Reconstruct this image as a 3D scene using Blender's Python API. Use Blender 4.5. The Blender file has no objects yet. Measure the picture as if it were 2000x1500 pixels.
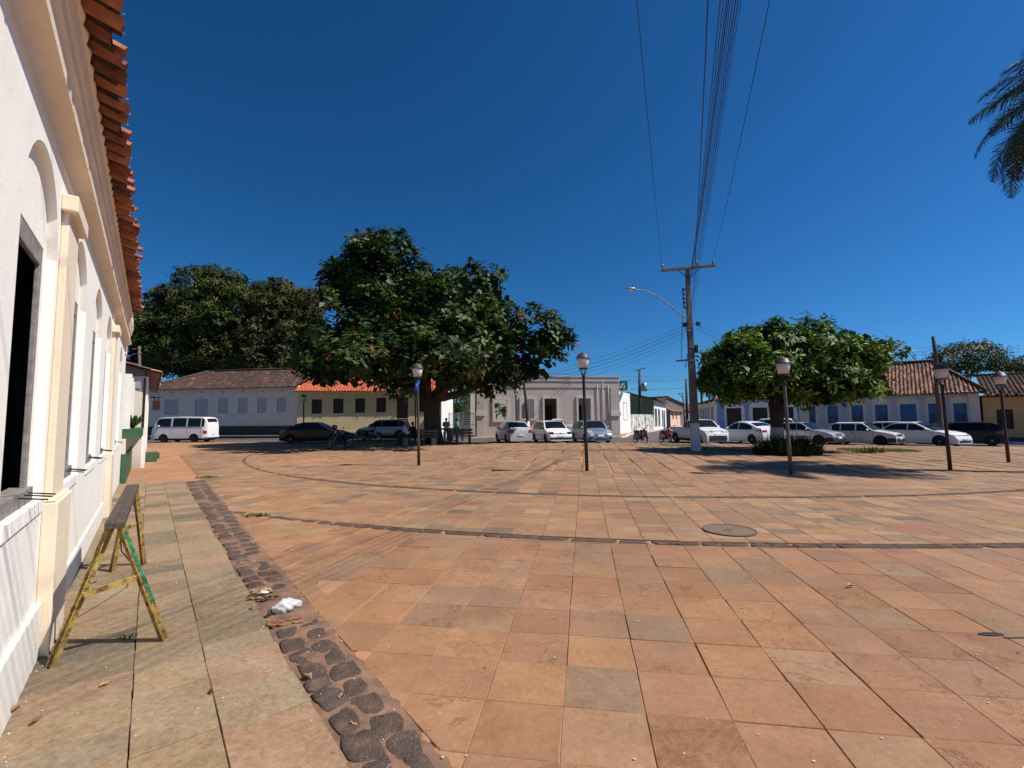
import bpy, bmesh, math, random
import numpy as np
from mathutils import Vector, Matrix, Quaternion
PI = math.pi
R = math.radians
C = bpy.context.scene.collection
SC = bpy.context.scene
# ------------------------------------------------------------ camera
FOC, PITCH, ROLL, EYE = 900.0, R(4.26), R(-0.5), 1.65      # focal length in 2000-px units
cam = bpy.data.cameras.new('camera')
co = bpy.data.objects.new('camera', cam); C.objects.link(co)
cam.sensor_fit = 'HORIZONTAL'; cam.sensor_width = 36.0; cam.lens = 36.0 * FOC / 2000.0
cam.clip_start = 0.05; cam.clip_end = 3000
_fw = Vector((0, math.cos(PITCH), math.sin(PITCH))); _u0 = Vector((0, -math.sin(PITCH), math.cos(PITCH))); _r0 = Vector((1, 0, 0))
_rt = math.cos(ROLL) * _r0 + math.sin(ROLL) * _u0; _up = -math.sin(ROLL) * _r0 + math.cos(ROLL) * _u0
co.matrix_world = Matrix(((_rt.x, _up.x, -_fw.x, 0), (_rt.y, _up.y, -_fw.y, 0), (_rt.z, _up.z, -_fw.z, EYE), (0, 0, 0, 1)))
SC.camera = co
# ------------------------------------------------------------ light
SUN_EL = R(52); SUN_AZ = math.atan2(1, -0.14)               # compass angle from +Y towards +X
sv = Vector((math.sin(SUN_AZ) * math.cos(SUN_EL), math.cos(SUN_AZ) * math.cos(SUN_EL), math.sin(SUN_EL)))
sl = bpy.data.lights.new('sun', 'SUN'); sl.energy = 4.6; sl.angle = R(0.53); sl.color = (1.0, 0.95, 0.88)
so = bpy.data.objects.new('sun', sl); C.objects.link(so)
so.rotation_euler = sv.to_track_quat('Z', 'Y').to_euler(); so.location = sv * 60
w = bpy.data.worlds.new('World'); SC.world = w; w.use_nodes = True
nt = w.node_tree; nt.nodes.clear()
sky = nt.nodes.new('ShaderNodeTexSky'); sky.sky_type = 'NISHITA'; sky.sun_disc = False
sky.sun_elevation = SUN_EL; sky.sun_rotation = SUN_AZ
sky.altitude = 0; sky.air_density = 1.0; sky.dust_density = 0.3; sky.ozone_density = 4.0
hs = nt.nodes.new('ShaderNodeHueSaturation'); hs.inputs['Saturation'].default_value = 1.15; hs.inputs['Value'].default_value = 1.0
bg = nt.nodes.new('ShaderNodeBackground'); bg.inputs['Strength'].default_value = 0.078
wo = nt.nodes.new('ShaderNodeOutputWorld')
tc0 = nt.nodes.new('ShaderNodeTexCoord'); va = nt.nodes.new('ShaderNodeVectorMath'); va.operation = 'ADD'; va.inputs[1].default_value = (0, 0, .055)   # no dust band at the horizon
vn = nt.nodes.new('ShaderNodeVectorMath'); vn.operation = 'NORMALIZE'; nt.links.new(tc0.outputs['Generated'], va.inputs[0]); nt.links.new(va.outputs[0], vn.inputs[0]); nt.links.new(vn.outputs[0], sky.inputs[0])
nt.links.new(sky.outputs[0], hs.inputs['Color'])
# deep dry-season blue: per-channel contrast of the sky model
sr = nt.nodes.new('ShaderNodeSeparateColor'); cb = nt.nodes.new('ShaderNodeCombineColor'); nt.links.new(hs.outputs[0], sr.inputs[0])
for i, (gm, kk) in enumerate(((1.465, .725), (1.265, .99), (1.40, 1.29))):
    S0 = .0977; m1 = nt.nodes.new('ShaderNodeMath'); m1.operation = 'MULTIPLY'; m1.inputs[1].default_value = S0
    m2 = nt.nodes.new('ShaderNodeMath'); m2.operation = 'POWER'; m2.inputs[1].default_value = gm
    m3 = nt.nodes.new('ShaderNodeMath'); m3.operation = 'MULTIPLY'; m3.inputs[1].default_value = kk / S0
    nt.links.new(sr.outputs[i], m1.inputs[0]); nt.links.new(m1.outputs[0], m2.inputs[0]); nt.links.new(m2.outputs[0], m3.inputs[0]); nt.links.new(m3.outputs[0], cb.inputs[i])
nt.links.new(cb.outputs[0], bg.inputs[0]); nt.links.new(bg.outputs[0], wo.inputs[0])
SC.view_settings.view_transform = 'Standard'; SC.view_settings.look = 'None'
SC.view_settings.exposure = 0.35; SC.view_settings.gamma = 1.0
SC.render.engine = 'CYCLES'
SC.cycles.max_bounces = 6

rng = random.Random(7)
nrg = np.random.default_rng(11)

# ------------------------------------------------------------ pixel rays (photo is 2000 x 1500) -> world points
def ray(u, v): return _fw + _rt * ((u - 1000) / FOC) - _up * ((v - 750) / FOC)
def gnd(u, v, z=0.0):
    d = ray(u, v); t = (z - EYE) / d.z
    return Vector((d.x * t, d.y * t, z))
def atY(u, v, Y):
    d = ray(u, v); t = Y / d.y
    return Vector((d.x * t, Y, EYE + d.z * t))

# ------------------------------------------------------------ tagging
def tag(o, label=None, cat=None, group=None, kind=None):
    if label: o['label'] = label
    if cat: o['category'] = cat
    if group: o['group'] = group
    if kind: o['kind'] = kind
    return o
def thing(name, label, cat, loc=(0, 0, 0), rz=0.0, group=None):
    o = bpy.data.objects.new(name, None); C.objects.link(o)
    o.empty_display_size = 0.3
    o.location = loc; o.rotation_euler = (0, 0, rz)
    return tag(o, label, cat, group)
def copy_tree(o, parent=None):
    c = o.copy(); C.objects.link(c)
    if parent is not None: c.parent = parent
    for ch in list(o.children): copy_tree(ch, c)
    return c

# ------------------------------------------------------------ mesh builder
class MB:
    def __init__(s): s.v = []; s.f = []
    def add(s, vs, fs):
        n = len(s.v); s.v.extend([tuple(p) for p in vs]); s.f.extend([tuple(i + n for i in f) for f in fs]); return s
    def quad(s, a, b, c, d): return s.add([a, b, c, d], [(0, 1, 2, 3)])
    def box(s, c, d, rz=0.0, M=None):
        hx, hy, hz = d[0] / 2, d[1] / 2, d[2] / 2
        P = [Vector((x, y, z)) for x in (-hx, hx) for y in (-hy, hy) for z in (-hz, hz)]
        if rz: 
            m = Matrix.Rotation(rz, 3, 'Z'); P = [m @ p for p in P]
        if M is not None: P = [M @ p for p in P]
        P = [p + Vector(c) for p in P]
        return s.add(P, [(0, 1, 3, 2), (4, 6, 7, 5), (0, 4, 5, 1), (2, 3, 7, 6), (0, 2, 6, 4), (1, 5, 7, 3)])
    def rng(s, x0, x1, y0, y1, z0, z1): return s.box(((x0 + x1) / 2, (y0 + y1) / 2, (z0 + z1) / 2), (abs(x1 - x0), abs(y1 - y0), abs(z1 - z0)))
    def bar(s, a, b, w, h, up=(0, 0, 1)):
        a = Vector(a); b = Vector(b); d = b - a; L = d.length; d.normalize(); u = Vector(up)
        if abs(d.dot(u)) > .98: u = Vector((1, 0, 0))
        sd = d.cross(u).normalized(); u = sd.cross(d).normalized()
        M = Matrix((d, sd, u)).transposed()
        return s.box((a + b) / 2, (L, w, h), M=M)
    def tube(s, pts, r, n=8, cap=True):
        pts = [Vector(p) for p in pts]
        if not isinstance(r, (list, tuple)): r = [r] * len(pts)
        ref = Vector((0, 0, 1)); rings = []
        t0 = (pts[1] - pts[0]).normalized()
        if abs(t0.z) > .95: ref = Vector((1, 0, 0))
        for i, p in enumerate(pts):
            t = (pts[min(i + 1, len(pts) - 1)] - pts[max(i - 1, 0)]).normalized()
            a = t.cross(ref)
            if a.length < 1e-4: a = Vector((1, 0, 0))
            a.normalize(); b = t.cross(a).normalized(); ref = -b if False else ref
            rings.append([p + (a * math.cos(2 * PI * k / n) + b * math.sin(2 * PI * k / n)) * r[i] for k in range(n)])
        vs = [q for rg in rings for q in rg]; fs = []
        for i in range(len(pts) - 1):
            for k in range(n): fs.append((i * n + k, i * n + (k + 1) % n, (i + 1) * n + (k + 1) % n, (i + 1) * n + k))
        if cap: fs += [tuple(range(n))[::-1], tuple((len(pts) - 1) * n + k for k in range(n))]
        return s.add(vs, fs)
    def lathe(s, prof, n=16, o=(0, 0, 0), M=None):
        o = Vector(o); vs = []; fs = []
        for (r, z) in prof:
            for k in range(n):
                p = Vector((r * math.cos(2 * PI * k / n), r * math.sin(2 * PI * k / n), z))
                if M is not None: p = M @ p
                vs.append(p + o)
        for i in range(len(prof) - 1):
            for k in range(n): fs.append((i * n + k, i * n + (k + 1) % n, (i + 1) * n + (k + 1) % n, (i + 1) * n + k))
        fs += [tuple(range(n))[::-1], tuple((len(prof) - 1) * n + k for k in range(n))]
        return s.add(vs, fs)
    def prism(s, poly, fn):
        """poly: 2D points; fn(x, y, k) -> 3D point for k = 0 / 1"""
        n = len(poly)
        vs = [fn(p[0], p[1], 0) for p in poly] + [fn(p[0], p[1], 1) for p in poly]
        fs = [tuple(range(n))[::-1], tuple(range(n, 2 * n))] + [(i, (i + 1) % n, n + (i + 1) % n, n + i) for i in range(n)]
        return s.add(vs, fs)
    def ell(s, c, r, n=12, m=8, M=None):
        vs = []; fs = []; c = Vector(c)
        for j in range(m + 1):
            th = PI * j / m
            for k in range(n):
                p = Vector((r[0] * math.sin(th) * math.cos(2 * PI * k / n), r[1] * math.sin(th) * math.sin(2 * PI * k / n), r[2] * math.cos(th)))
                if M is not None: p = M @ p
                vs.append(p + c)
        for j in range(m):
            for k in range(n): fs.append((j * n + k, (j + 1) * n + k, (j + 1) * n + (k + 1) % n, j * n + (k + 1) % n))
        return s.add(vs, fs)
    def build(s, name, m, parent=None, smooth=False, bevel=0.0, recalc=True):
        me = bpy.data.meshes.new(name); me.from_pydata([tuple(p) for p in s.v], [], s.f)
        if recalc:
            bm = bmesh.new(); bm.from_mesh(me)
            bmesh.ops.remove_doubles(bm, verts=bm.verts, dist=1e-5) if smooth else None
            bmesh.ops.recalc_face_normals(bm, faces=bm.faces); bm.to_mesh(me); bm.free()
        me.materials.append(m)
        if smooth: me.polygons.foreach_set('use_smooth', [True] * len(me.polygons))
        o = bpy.data.objects.new(name, me); C.objects.link(o)
        if parent is not None: o.parent = parent
        if bevel:
            b = o.modifiers.new('bevel', 'BEVEL'); b.width = bevel; b.segments = 2; b.limit_method = 'ANGLE'; b.angle_limit = R(40)
        if smooth and not bevel:
            try: me.shade_auto_smooth = True
            except Exception: pass
        return o
def autosmooth(o, ang=35):
    """split normals at sharp edges"""
    bm = bmesh.new(); bm.from_mesh(o.data)
    for e in bm.edges:
        if len(e.link_faces) == 2 and e.calc_face_angle(0) > R(ang): e.smooth = False
    bm.to_mesh(o.data); bm.free(); return o

def npmesh(name, V, F, m, parent=None, col=None, smooth=False):
    """V (n,3), F (m,4) quads, col (n,4) point colours"""
    V = np.asarray(V, np.float32); F = np.asarray(F, np.int32)
    me = bpy.data.meshes.new(name); me.vertices.add(len(V)); me.vertices.foreach_set('co', V.ravel())
    k = F.shape[1]; me.loops.add(F.size); me.loops.foreach_set('vertex_index', F.ravel())
    me.polygons.add(len(F)); me.polygons.foreach_set('loop_start', np.arange(0, F.size, k, dtype=np.int32))
    me.polygons.foreach_set('loop_total', np.full(len(F), k, np.int32))
    if smooth: me.polygons.foreach_set('use_smooth', np.ones(len(F), bool))
    me.update(calc_edges=True)
    if col is not None:
        a = me.color_attributes.new('tint', 'FLOAT_COLOR', 'POINT'); a.data.foreach_set('color', np.asarray(col, np.float32).ravel())
    me.materials.append(m)
    o = bpy.data.objects.new(name, me); C.objects.link(o)
    if parent is not None: o.parent = parent
    return o

# ------------------------------------------------------------ materials
def srgb(r, g, b, k=1.0):
    f = lambda c: (c / 255 / 12.92 if c <= 10 else ((c / 255 + .055) / 1.055) ** 2.4)
    return (f(r) * k, f(g) * k, f(b) * k)
class NT:
    def __init__(s, name):
        s.m = bpy.data.materials.new(name); s.m.use_nodes = True; s.t = s.m.node_tree; s.n = s.t.nodes; s.b = s.n['Principled BSDF']
        s.tc = None
    def N(s, typ, **kw):
        n = s.n.new(typ)
        for k, v in kw.items(): setattr(n, k, v)
        return n
    def L(s, a, b): s.t.links.new(a, b)
    def coord(s, scale=(1, 1, 1), rot=(0, 0, 0)):
        if s.tc is None: s.tc = s.N('ShaderNodeTexCoord')
        mp = s.N('ShaderNodeMapping'); mp.inputs['Scale'].default_value = scale; mp.inputs['Rotation'].default_value = rot
        s.L(s.tc.outputs['Object'], mp.inputs[0]); return mp.outputs[0]
    def noise(s, scale, detail=4, rough=.55, vec=None, dist=0.0):
        n = s.N('ShaderNodeTexNoise'); n.inputs['Scale'].default_value = scale; n.inputs['Detail'].default_value = detail
        n.inputs['Roughness'].default_value = rough; n.inputs['Distortion'].default_value = dist
        s.L(vec if vec is not None else s.coord(), n.inputs['Vector']); return n.outputs['Fac']
    def ramp(s, fac, stops):
        r = s.N('ShaderNodeValToRGB'); e = r.color_ramp.elements
        while len(e) > 1: e.remove(e[-1])
        e[0].position = stops[0][0]; e[0].color = (*stops[0][1], 1)
        for p, c in stops[1:]:
            q = e.new(p); q.color = (*c, 1)
        s.L(fac, r.inputs[0]); return r.outputs[0]
    def fr(s, fac, a, b, lo=0.0, hi=1.0):
        n = s.N('ShaderNodeMapRange'); n.inputs['From Min'].default_value = a; n.inputs['From Max'].default_value = b
        n.inputs['To Min'].default_value = lo; n.inputs['To Max'].default_value = hi; s.L(fac, n.inputs['Value']); return n.outputs[0]
    def mix(s, fac, a, b, mode='MIX'):
        n = s.N('ShaderNodeMix', data_type='RGBA', blend_type=mode)
        for val, idx in ((fac, 0), (a, 6), (b, 7)):
            if isinstance(val, (int, float)): n.inputs[idx].default_value = val
            elif isinstance(val, tuple): n.inputs[idx].default_value = (*val[:3], 1)
            else: s.L(val, n.inputs[idx])
        return n.outputs[2]
    def math(s, op, a, b=None):
        n = s.N('ShaderNodeMath', operation=op)
        for i, val in enumerate((a, b)):
            if val is None: continue
            if isinstance(val, (int, float)): n.inputs[i].default_value = val
            else: s.L(val, n.inputs[i])
        return n.outputs[0]
    def bump(s, h, strength=.3, dist=.02):
        n = s.N('ShaderNodeBump'); n.inputs['Strength'].default_value = strength; n.inputs['Distance'].default_value = dist
        s.L(h, n.inputs['Height']); s.L(n.outputs[0], s.b.inputs['Normal'])
    def col(s, c):
        if isinstance(c, tuple): s.b.inputs['Base Color'].default_value = (*c[:3], 1)
        else: s.L(c, s.b.inputs['Base Color'])
    def attr(s, name='tint'):
        a = s.N('ShaderNodeAttribute'); a.attribute_name = name; return a
    def set(s, rough=.6, metal=0.0, spec=.5, coat=0.0, trans=0.0):
        s.b.inputs['Roughness'].default_value = rough; s.b.inputs['Metallic'].default_value = metal
        s.b.inputs['Specular IOR Level'].default_value = spec; s.b.inputs['Coat Weight'].default_value = coat
        s.b.inputs['Transmission Weight'].default_value = trans
        return s.m
def M_plain(name, c, rough=.6, metal=0, var=.15, scale=6, spec=.5, coat=0, bump=0.0, bscale=60):
    t = NT(name); f = t.noise(scale, 4)
    c2 = tuple(x * (1 - var) for x in c); c1 = tuple(min(1, x * (1 + var * .6)) for x in c)
    t.col(t.ramp(f, [(.3, c2), (.7, c1)]))
    if bump: t.bump(t.noise(bscale, 3), bump, .01)
    return t.set(rough, metal, spec, coat)
def M_stucco(name, c, stain=.25, stain_c=(.18, .16, .14), bump=.5, sc=1.0, streak=0.0, low=0.0):
    t = NT(name)
    f = t.noise(1.3 * sc, 6, .6); g = t.noise(9 * sc, 4, .6)
    base = t.ramp(f, [(.3, tuple(x * .90 for x in c)), (.65, c)])
    m = t.fr(t.math('MULTIPLY', t.noise(2.1 * sc, 8, .7), t.noise(14 * sc, 4, .6)), .26, .42, 0, stain)
    cc = t.mix(m, base, stain_c)
    if streak:
        st = t.noise(1.0, 6, .65, vec=t.coord((5, 5, .35)))
        st2 = t.fr(t.math('MULTIPLY', st, t.noise(1.2, 4)), .2, .36, 0, streak)
        cc = t.mix(st2, cc, stain_c)
    if low:
        sx = t.N('ShaderNodeSeparateXYZ'); t.L(t.coord(), sx.inputs[0])
        hz = t.math('ADD', sx.outputs[2], t.math('MULTIPLY', t.noise(2.5, 5), .8))
        cc = t.mix(t.fr(hz, .35, 1.1, low, 0), cc, stain_c)
    t.col(cc)
    t.bump(t.math('ADD', t.math('MULTIPLY', t.noise(45, 4), .5), g), bump, .012)
    return t.set(.85, 0, .25)
def M_attr(name, rough=.7, spec=.4, var=.2, scale=25, bump=.3, bscale=80, trans=0.0):
    t = NT(name); a = t.attr()
    f = t.fr(t.noise(scale, 3), .3, .7, 1 - var, 1 + var)
    v = t.N('ShaderNodeVectorMath', operation='SCALE'); t.L(a.outputs['Color'], v.inputs[0]); t.L(f, v.inputs['Scale'])
    t.col(v.outputs[0])
    if bump: t.bump(t.noise(bscale, 3), bump, .01)
    m = t.set(rough, 0, spec)
    return m
def M_leaf(name, rough=.5, spec=.17, transl=.14):
    t = NT(name); a = t.attr(); t.col(a.outputs['Color']); t.set(rough, 0, spec)
    tr = t.N('ShaderNodeBsdfTranslucent'); v = t.N('ShaderNodeVectorMath', operation='MULTIPLY'); v.inputs[1].default_value = (1.3, 1.6, .5)
    t.L(a.outputs['Color'], v.inputs[0]); t.L(v.outputs[0], tr.inputs[0])
    mx = t.N('ShaderNodeMixShader'); mx.inputs[0].default_value = transl
    t.L(t.b.outputs[0], mx.inputs[1]); t.L(tr.outputs[0], mx.inputs[2]); t.L(mx.outputs[0], t.n['Material Output'].inputs[0])
    return t.m
MAT = dict(
    white_wall=M_stucco('white_limewash', (.90, .865, .78), .22, (.55, .48, .38), .26, low=.35),
    cream=M_stucco('cream_limewash', (.80, .67, .50), .22, (.50, .38, .26), .28, low=.3),
    old_white=M_stucco('weathered_white_wall', (.76, .66, .54), .5, (.22, .2, .18), .5, low=.55),
    yellow_wall=M_stucco('yellow_ochre_wall', (.68, .54, .29), .2, (.3, .25, .15), .3),
    grey_wall=M_stucco('grey_wall', (.56, .49, .42), .25, (.25, .24, .24), .3),
    grey_trim=M_stucco('grey_trim', (.66, .61, .56), .1, (.3, .3, .3), .3),
    white2=M_stucco('plain_white_wall', (.84, .83, .80), .1, (.4, .38, .34), .3),
    stained=M_stucco('stained_white_wall', (.78, .76, .72), .5, (.05, .05, .045), .4, streak=.95),
    green_wall=M_stucco('green_wall', (.26, .29, .14), .15, (.1, .12, .06), .3),
    green_paint=M_plain('green_paint', (.035, .11, .045), .55, var=.3),
    pink_wall=M_stucco('pink_wall', (.80, .52, .36), .2, (.4, .25, .2), .3),
    mauve_wall=M_stucco('grey_mauve_wall', (.24, .20, .20), .3, (.1, .09, .09), .3),
    bluewhite=M_stucco('pale_blue_white_wall', (.72, .62, .52), .2, (.3, .3, .34), .3),
    blue_wall=M_stucco('blue_wall', (.46, .48, .50), .25, (.2, .25, .35), .3),
    blue_trim=M_plain('blue_trim', (.16, .33, .68), .6, var=.15),
    blue_door=M_plain('blue_shutter', (.015, .13, .30), .5, var=.3, scale=9),
    ochre=M_stucco('ochre_wall', (.66, .42, .19), .2, (.3, .2, .1), .3),
    dark_base=M_stucco('dark_plinth', (.10, .09, .085), .4, (.04, .04, .03), .5),
    moss_base=M_stucco('mossy_plinth', (.06, .065, .045), .6, (.16, .15, .12), .6),
    dark_in=M_plain('dark_interior', (.012, .010, .009), .8),
    brown_in=M_plain('brown_interior', (.022, .014, .011), .9),
    wood_grey=M_plain('grey_weathered_wood', (.24, .22, .20), .75, var=.35, scale=14, bump=.4),
    wood_dark=M_plain('dark_brown_wood', (.035, .018, .013), .6, var=.4, scale=10),
    shutter_grey=M_plain('pale_grey_shutter', (.47, .45, .43), .7, var=.2, scale=8),
    blue_dark=M_plain('dark_blue_panel', (.006, .05, .13), .4, var=.3, scale=9),
    brown_wood=M_plain('brown_wood', (.12, .05, .03), .7, var=.3),
    concrete=M_plain('concrete', (.30, .28, .25), .8, var=.25, scale=5, bump=.3),
    bench_con=M_plain('bench_concrete', (.14, .14, .12), .8, var=.3, scale=5, bump=.3),
    pole_con=M_plain('pole_concrete', (.15, .125, .105), .8, var=.3, scale=4, bump=.3),
    pole_wood=M_plain('pole_wood', (.07, .05, .04), .8, var=.4, scale=6, bump=.4),
    whitepaint=M_plain('white_paint', (.75, .74, .70), .7, var=.15, scale=8),
    kerb_white=M_plain('whitewashed_kerb', (.62, .60, .55), .8, var=.3, scale=3),
    asphalt=M_plain('asphalt', (.085, .07, .062), .85, var=.25, scale=3, bump=.4, bscale=120),
    black_metal=M_plain('dark_metal', (.018, .016, .016), .45, .3),
    red_metal=M_plain('rusty_red_metal', (.055, .018, .013), .6, .2, var=.4, scale=20),
    brown_metal=M_plain('brown_painted_metal', (.06, .035, .022), .5, .2, var=.3, scale=20),
    galv=M_plain('galvanised_metal', (.35, .35, .34), .45, .7),
    wire=M_plain('black_cable', (.012, .012, .013), .6),
    grey_rail=M_plain('grey_rail', (.35, .35, .36), .5, .2),
    tan_rail=M_plain('tan_rail', (.38, .30, .20), .5, .1),
    tyre=M_plain('tyre_rubber', (.015, .015, .016), .85),
    chrome=M_plain('chrome', (.6, .6, .62), .15, 1.0, var=.05),
    rim=M_plain('alloy_rim', (.42, .42, .43), .35, .7),
    glass=M_plain('dark_car_glass', (.008, .010, .013), .08, 0, var=.1, spec=.35),
    black_plastic=M_plain('black_plastic', (.018, .018, .02), .55),
    redlight=M_plain('red_lamp_lens', (.30, .008, .010), .15, spec=.7),
    headlight=M_plain('headlamp_lens', (.42, .43, .44), .12, .1, spec=.8),
    amber=M_plain('amber_lens', (.55, .16, .02), .2),
    plate=M_plain('number_plate', (.62, .63, .66), .4),
    insul=M_plain('insulator', (.25, .22, .19), .35),
    leaf=M_leaf('tree_leaves'), bark=M_plain('bark', (.055, .04, .028), .9, var=.4, scale=5, bump=.8, bscale=14),
    roof=M_attr('clay_tiles', .8, .2, .35, 9, .4, 30),
)
# ------------------------------------------------------------ terrain height
def sst(t): t = np.clip(t, 0, 1); return t * t * (3 - 2 * t)
def g_np(x, y):
    x = np.asarray(x, float); y = np.asarray(y, float)
    s = -0.014 * np.log1p(np.exp(np.clip((x - 6), -40, 40)))
    s = np.maximum(s, -0.42)
    return s + .10 * sst((y - 14) / 12) * sst((x + 16) / 8) * (1 - sst((y - 55) / 25))
def step_np(x): return .025 + .085 * sst((np.asarray(x, float) + 13) / 6)
def g(x, y): return float(g_np(x, y))
def gr(x, y): return float(g_np(x, y) - step_np(x))      # road level
def edge_y(x): return float(np.interp(x, [-60, -30, -12, -5, 0, 10, 26, 45, 70], [37, 36.5, 35, 31.5, 28.9, 28.3, 26.6, 24, 20]))

# ground sheet (roads and everything beyond) reaching the horizon
t = NT('road_asphalt')
f1 = t.noise(.25, 5); f2 = t.noise(60, 3)
dirt = t.ramp(t.noise(.6, 6, .6), [(.35, (.14, .095, .07)), (.65, (.19, .125, .09))])
asp = t.mix(t.fr(f1, .35, .7, 0, .8), (.115, .095, .085), dirt)
t.col(t.mix(t.fr(f2, .3, .7, 0, .35), asp, (.07, .06, .055))); t.bump(f2, .4, .01); M_road = t.set(.9, 0, .3)
xs = np.concatenate([np.linspace(-900, -70, 12), np.linspace(-60, 70, 105), np.linspace(80, 900, 12)])
ys = np.concatenate([np.linspace(-300, -10, 10), np.linspace(-6, 110, 90), np.linspace(130, 1500, 14)])
X, Y = np.meshgrid(xs, ys); Z = g_np(X, Y) - step_np(X) - .004
nx, ny = len(xs), len(ys)
idx = np.arange(nx * ny).reshape(ny, nx)
F = np.stack([idx[:-1, :-1], idx[:-1, 1:], idx[1:, 1:], idx[1:, :-1]], -1).reshape(-1, 4)
tag(npmesh('road', np.stack([X, Y, Z], -1).reshape(-1, 3), F, M_road, smooth=True), kind='structure')

# ------------------------------------------------------------ plaza base (red dusty soil that the slabs are set in)
TH = R(-38.1); WU = np.array([math.sin(TH), math.cos(TH)]); WN = np.array([math.cos(TH), -math.sin(TH)])   # left wall: along / outward
def WP(s, n, z=0.0): return Vector((WN[0] * n + WU[0] * s, WN[1] * n + WU[1] * s, z))
TF = R(8.79); F2 = np.array([math.sin(TF), math.cos(TF)]); T2 = np.array([math.cos(TF), -math.sin(TF)]); O2 = np.array([.277, 2.767])
AC = np.array([5.3, 28.3]); R1 = 22.35; R2 = 18.75
def dust_np(x, y):
    """thickness of the dust layer relative to the slab tops: positive buries the joints"""
    n = 0.0
    x = np.asarray(x, float); y = np.asarray(y, float)
    for (a, b, c, k) in ((.9, .5, .3, 1), (-.6, 1.1, 1.7, .8), (2.3, 1.4, .5, .45), (1.7, -2.6, 2.2, .4), (4.1, 3.3, .1, .25), (-3.7, 5.2, 1.1, .2)):
        n = n + k * np.sin(a * x + b * y + c)
    n = n / 3.1
    sN = x * WN[0] + y * WN[1]
    near = 1 - sst((sN - 1.4) / 2.4)                       # dust drifts against the kerb strip
    left = sst((-x - 5.5) / 3.0) * sst((y - 7.5) / 3)
    left2 = sst((-x + (y - 10) * .35 - 6) / 3)
    off = -.03 * (sN < 1.17)
    return off - .0105 + .0105 * np.maximum(near, np.maximum(left, left2)) + .004 * n + .0028 * np.maximum(left, left2)
t = NT('red_dust')
c1 = t.ramp(t.noise(1.1, 7, .62), [(.3, (.30, .148, .076)), (.5, (.40, .200, .104)), (.72, (.45, .25, .135))])
m2 = t.fr(t.math('MULTIPLY', t.noise(.55, 6, .6), t.noise(4, 5, .6)), .22, .36, 0, .55)
c2 = t.mix(m2, c1, (.26, .175, .115))
sp = t.fr(t.noise(70, 3, .7), .66, .74, 0, .5)
t.col(t.mix(sp, c2, (.10, .06, .04))); t.bump(t.math('ADD', t.noise(18, 5), t.math('MULTIPLY', t.noise(90, 3), .4)), .45, .012)
M_dust = t.set(.92, 0, .2)
xs = np.concatenate([np.arange(-60, -12, .5), np.arange(-12, 9, .09), np.arange(9, 66, .4)])
ys = np.concatenate([np.arange(-8, .8, .5), np.arange(.8, 12, .09), np.arange(12, 40, .3)])
X, Y = np.meshgrid(xs, ys)
Z = g_np(X, Y) + dust_np(X, Y)
nx, ny = len(xs), len(ys); idx = np.arange(nx * ny).reshape(ny, nx)
F = np.stack([idx[:-1, :-1], idx[:-1, 1:], idx[1:, 1:], idx[1:, :-1]], -1).reshape(-1, 4)
cx = X.ravel()[F].mean(1); cy = Y.ravel()[F].mean(1)
ey = np.interp(cx, [-60, -30, -12, -5, 0, 10, 26, 45, 70], [37, 36.5, 35, 31.5, 28.9, 28.3, 26.6, 24, 20])
keep = (cy < ey) & (cx * WN[0] + cy * WN[1] > -.75)
F = F[keep]
used = np.unique(F); remap = np.zeros(nx * ny, int); remap[used] = np.arange(len(used))
P = np.stack([X, Y, Z], -1).reshape(-1, 3)[used]
tag(npmesh('plaza_ground', P, remap[F], M_dust, smooth=True), kind='structure')

# ------------------------------------------------------------ slabs
def clip_poly(poly, n, d):
    """keep n.p >= d"""
    out = []
    for i in range(len(poly)):
        a, b = poly[i], poly[(i + 1) % len(poly)]
        da, db = a @ n - d, b @ n - d
        if da >= 0: out.append(a)
        if (da >= 0) != (db >= 0): out.append(a + (b - a) * (da / (da - db)))
    return out
PAL_N = [((.375, .200, .108), 6), ((.350, .188, .104), 5), ((.390, .212, .112), 5), ((.362, .212, .120), 3), ((.335, .190, .112), 3), ((.330, .208, .125), .8)]
PAL_M = [((.40, .232, .126), 6), ((.37, .212, .118), 5), ((.41, .252, .142), 3), ((.335, .205, .122), 3), ((.30, .205, .132), 1.3), ((.25, .182, .125), .8), ((.36, .195, .115), 2), ((.21, .155, .11), .3)]
PAL_S = [((.385, .28, .172), 5), ((.36, .268, .168), 4), ((.325, .245, .158), 3), ((.38, .255, .165), 2), ((.28, .222, .148), 2), ((.215, .18, .13), .8)]
def pick(pal):
    c = rng.choices([p[0] for p in pal], [p[1] for p in pal])[0]
    k = rng.uniform(.92, 1.08); h = rng.uniform(-.015, .015)
    return (c[0] * k + h, c[1] * k, c[2] * k - h * .5)
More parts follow.
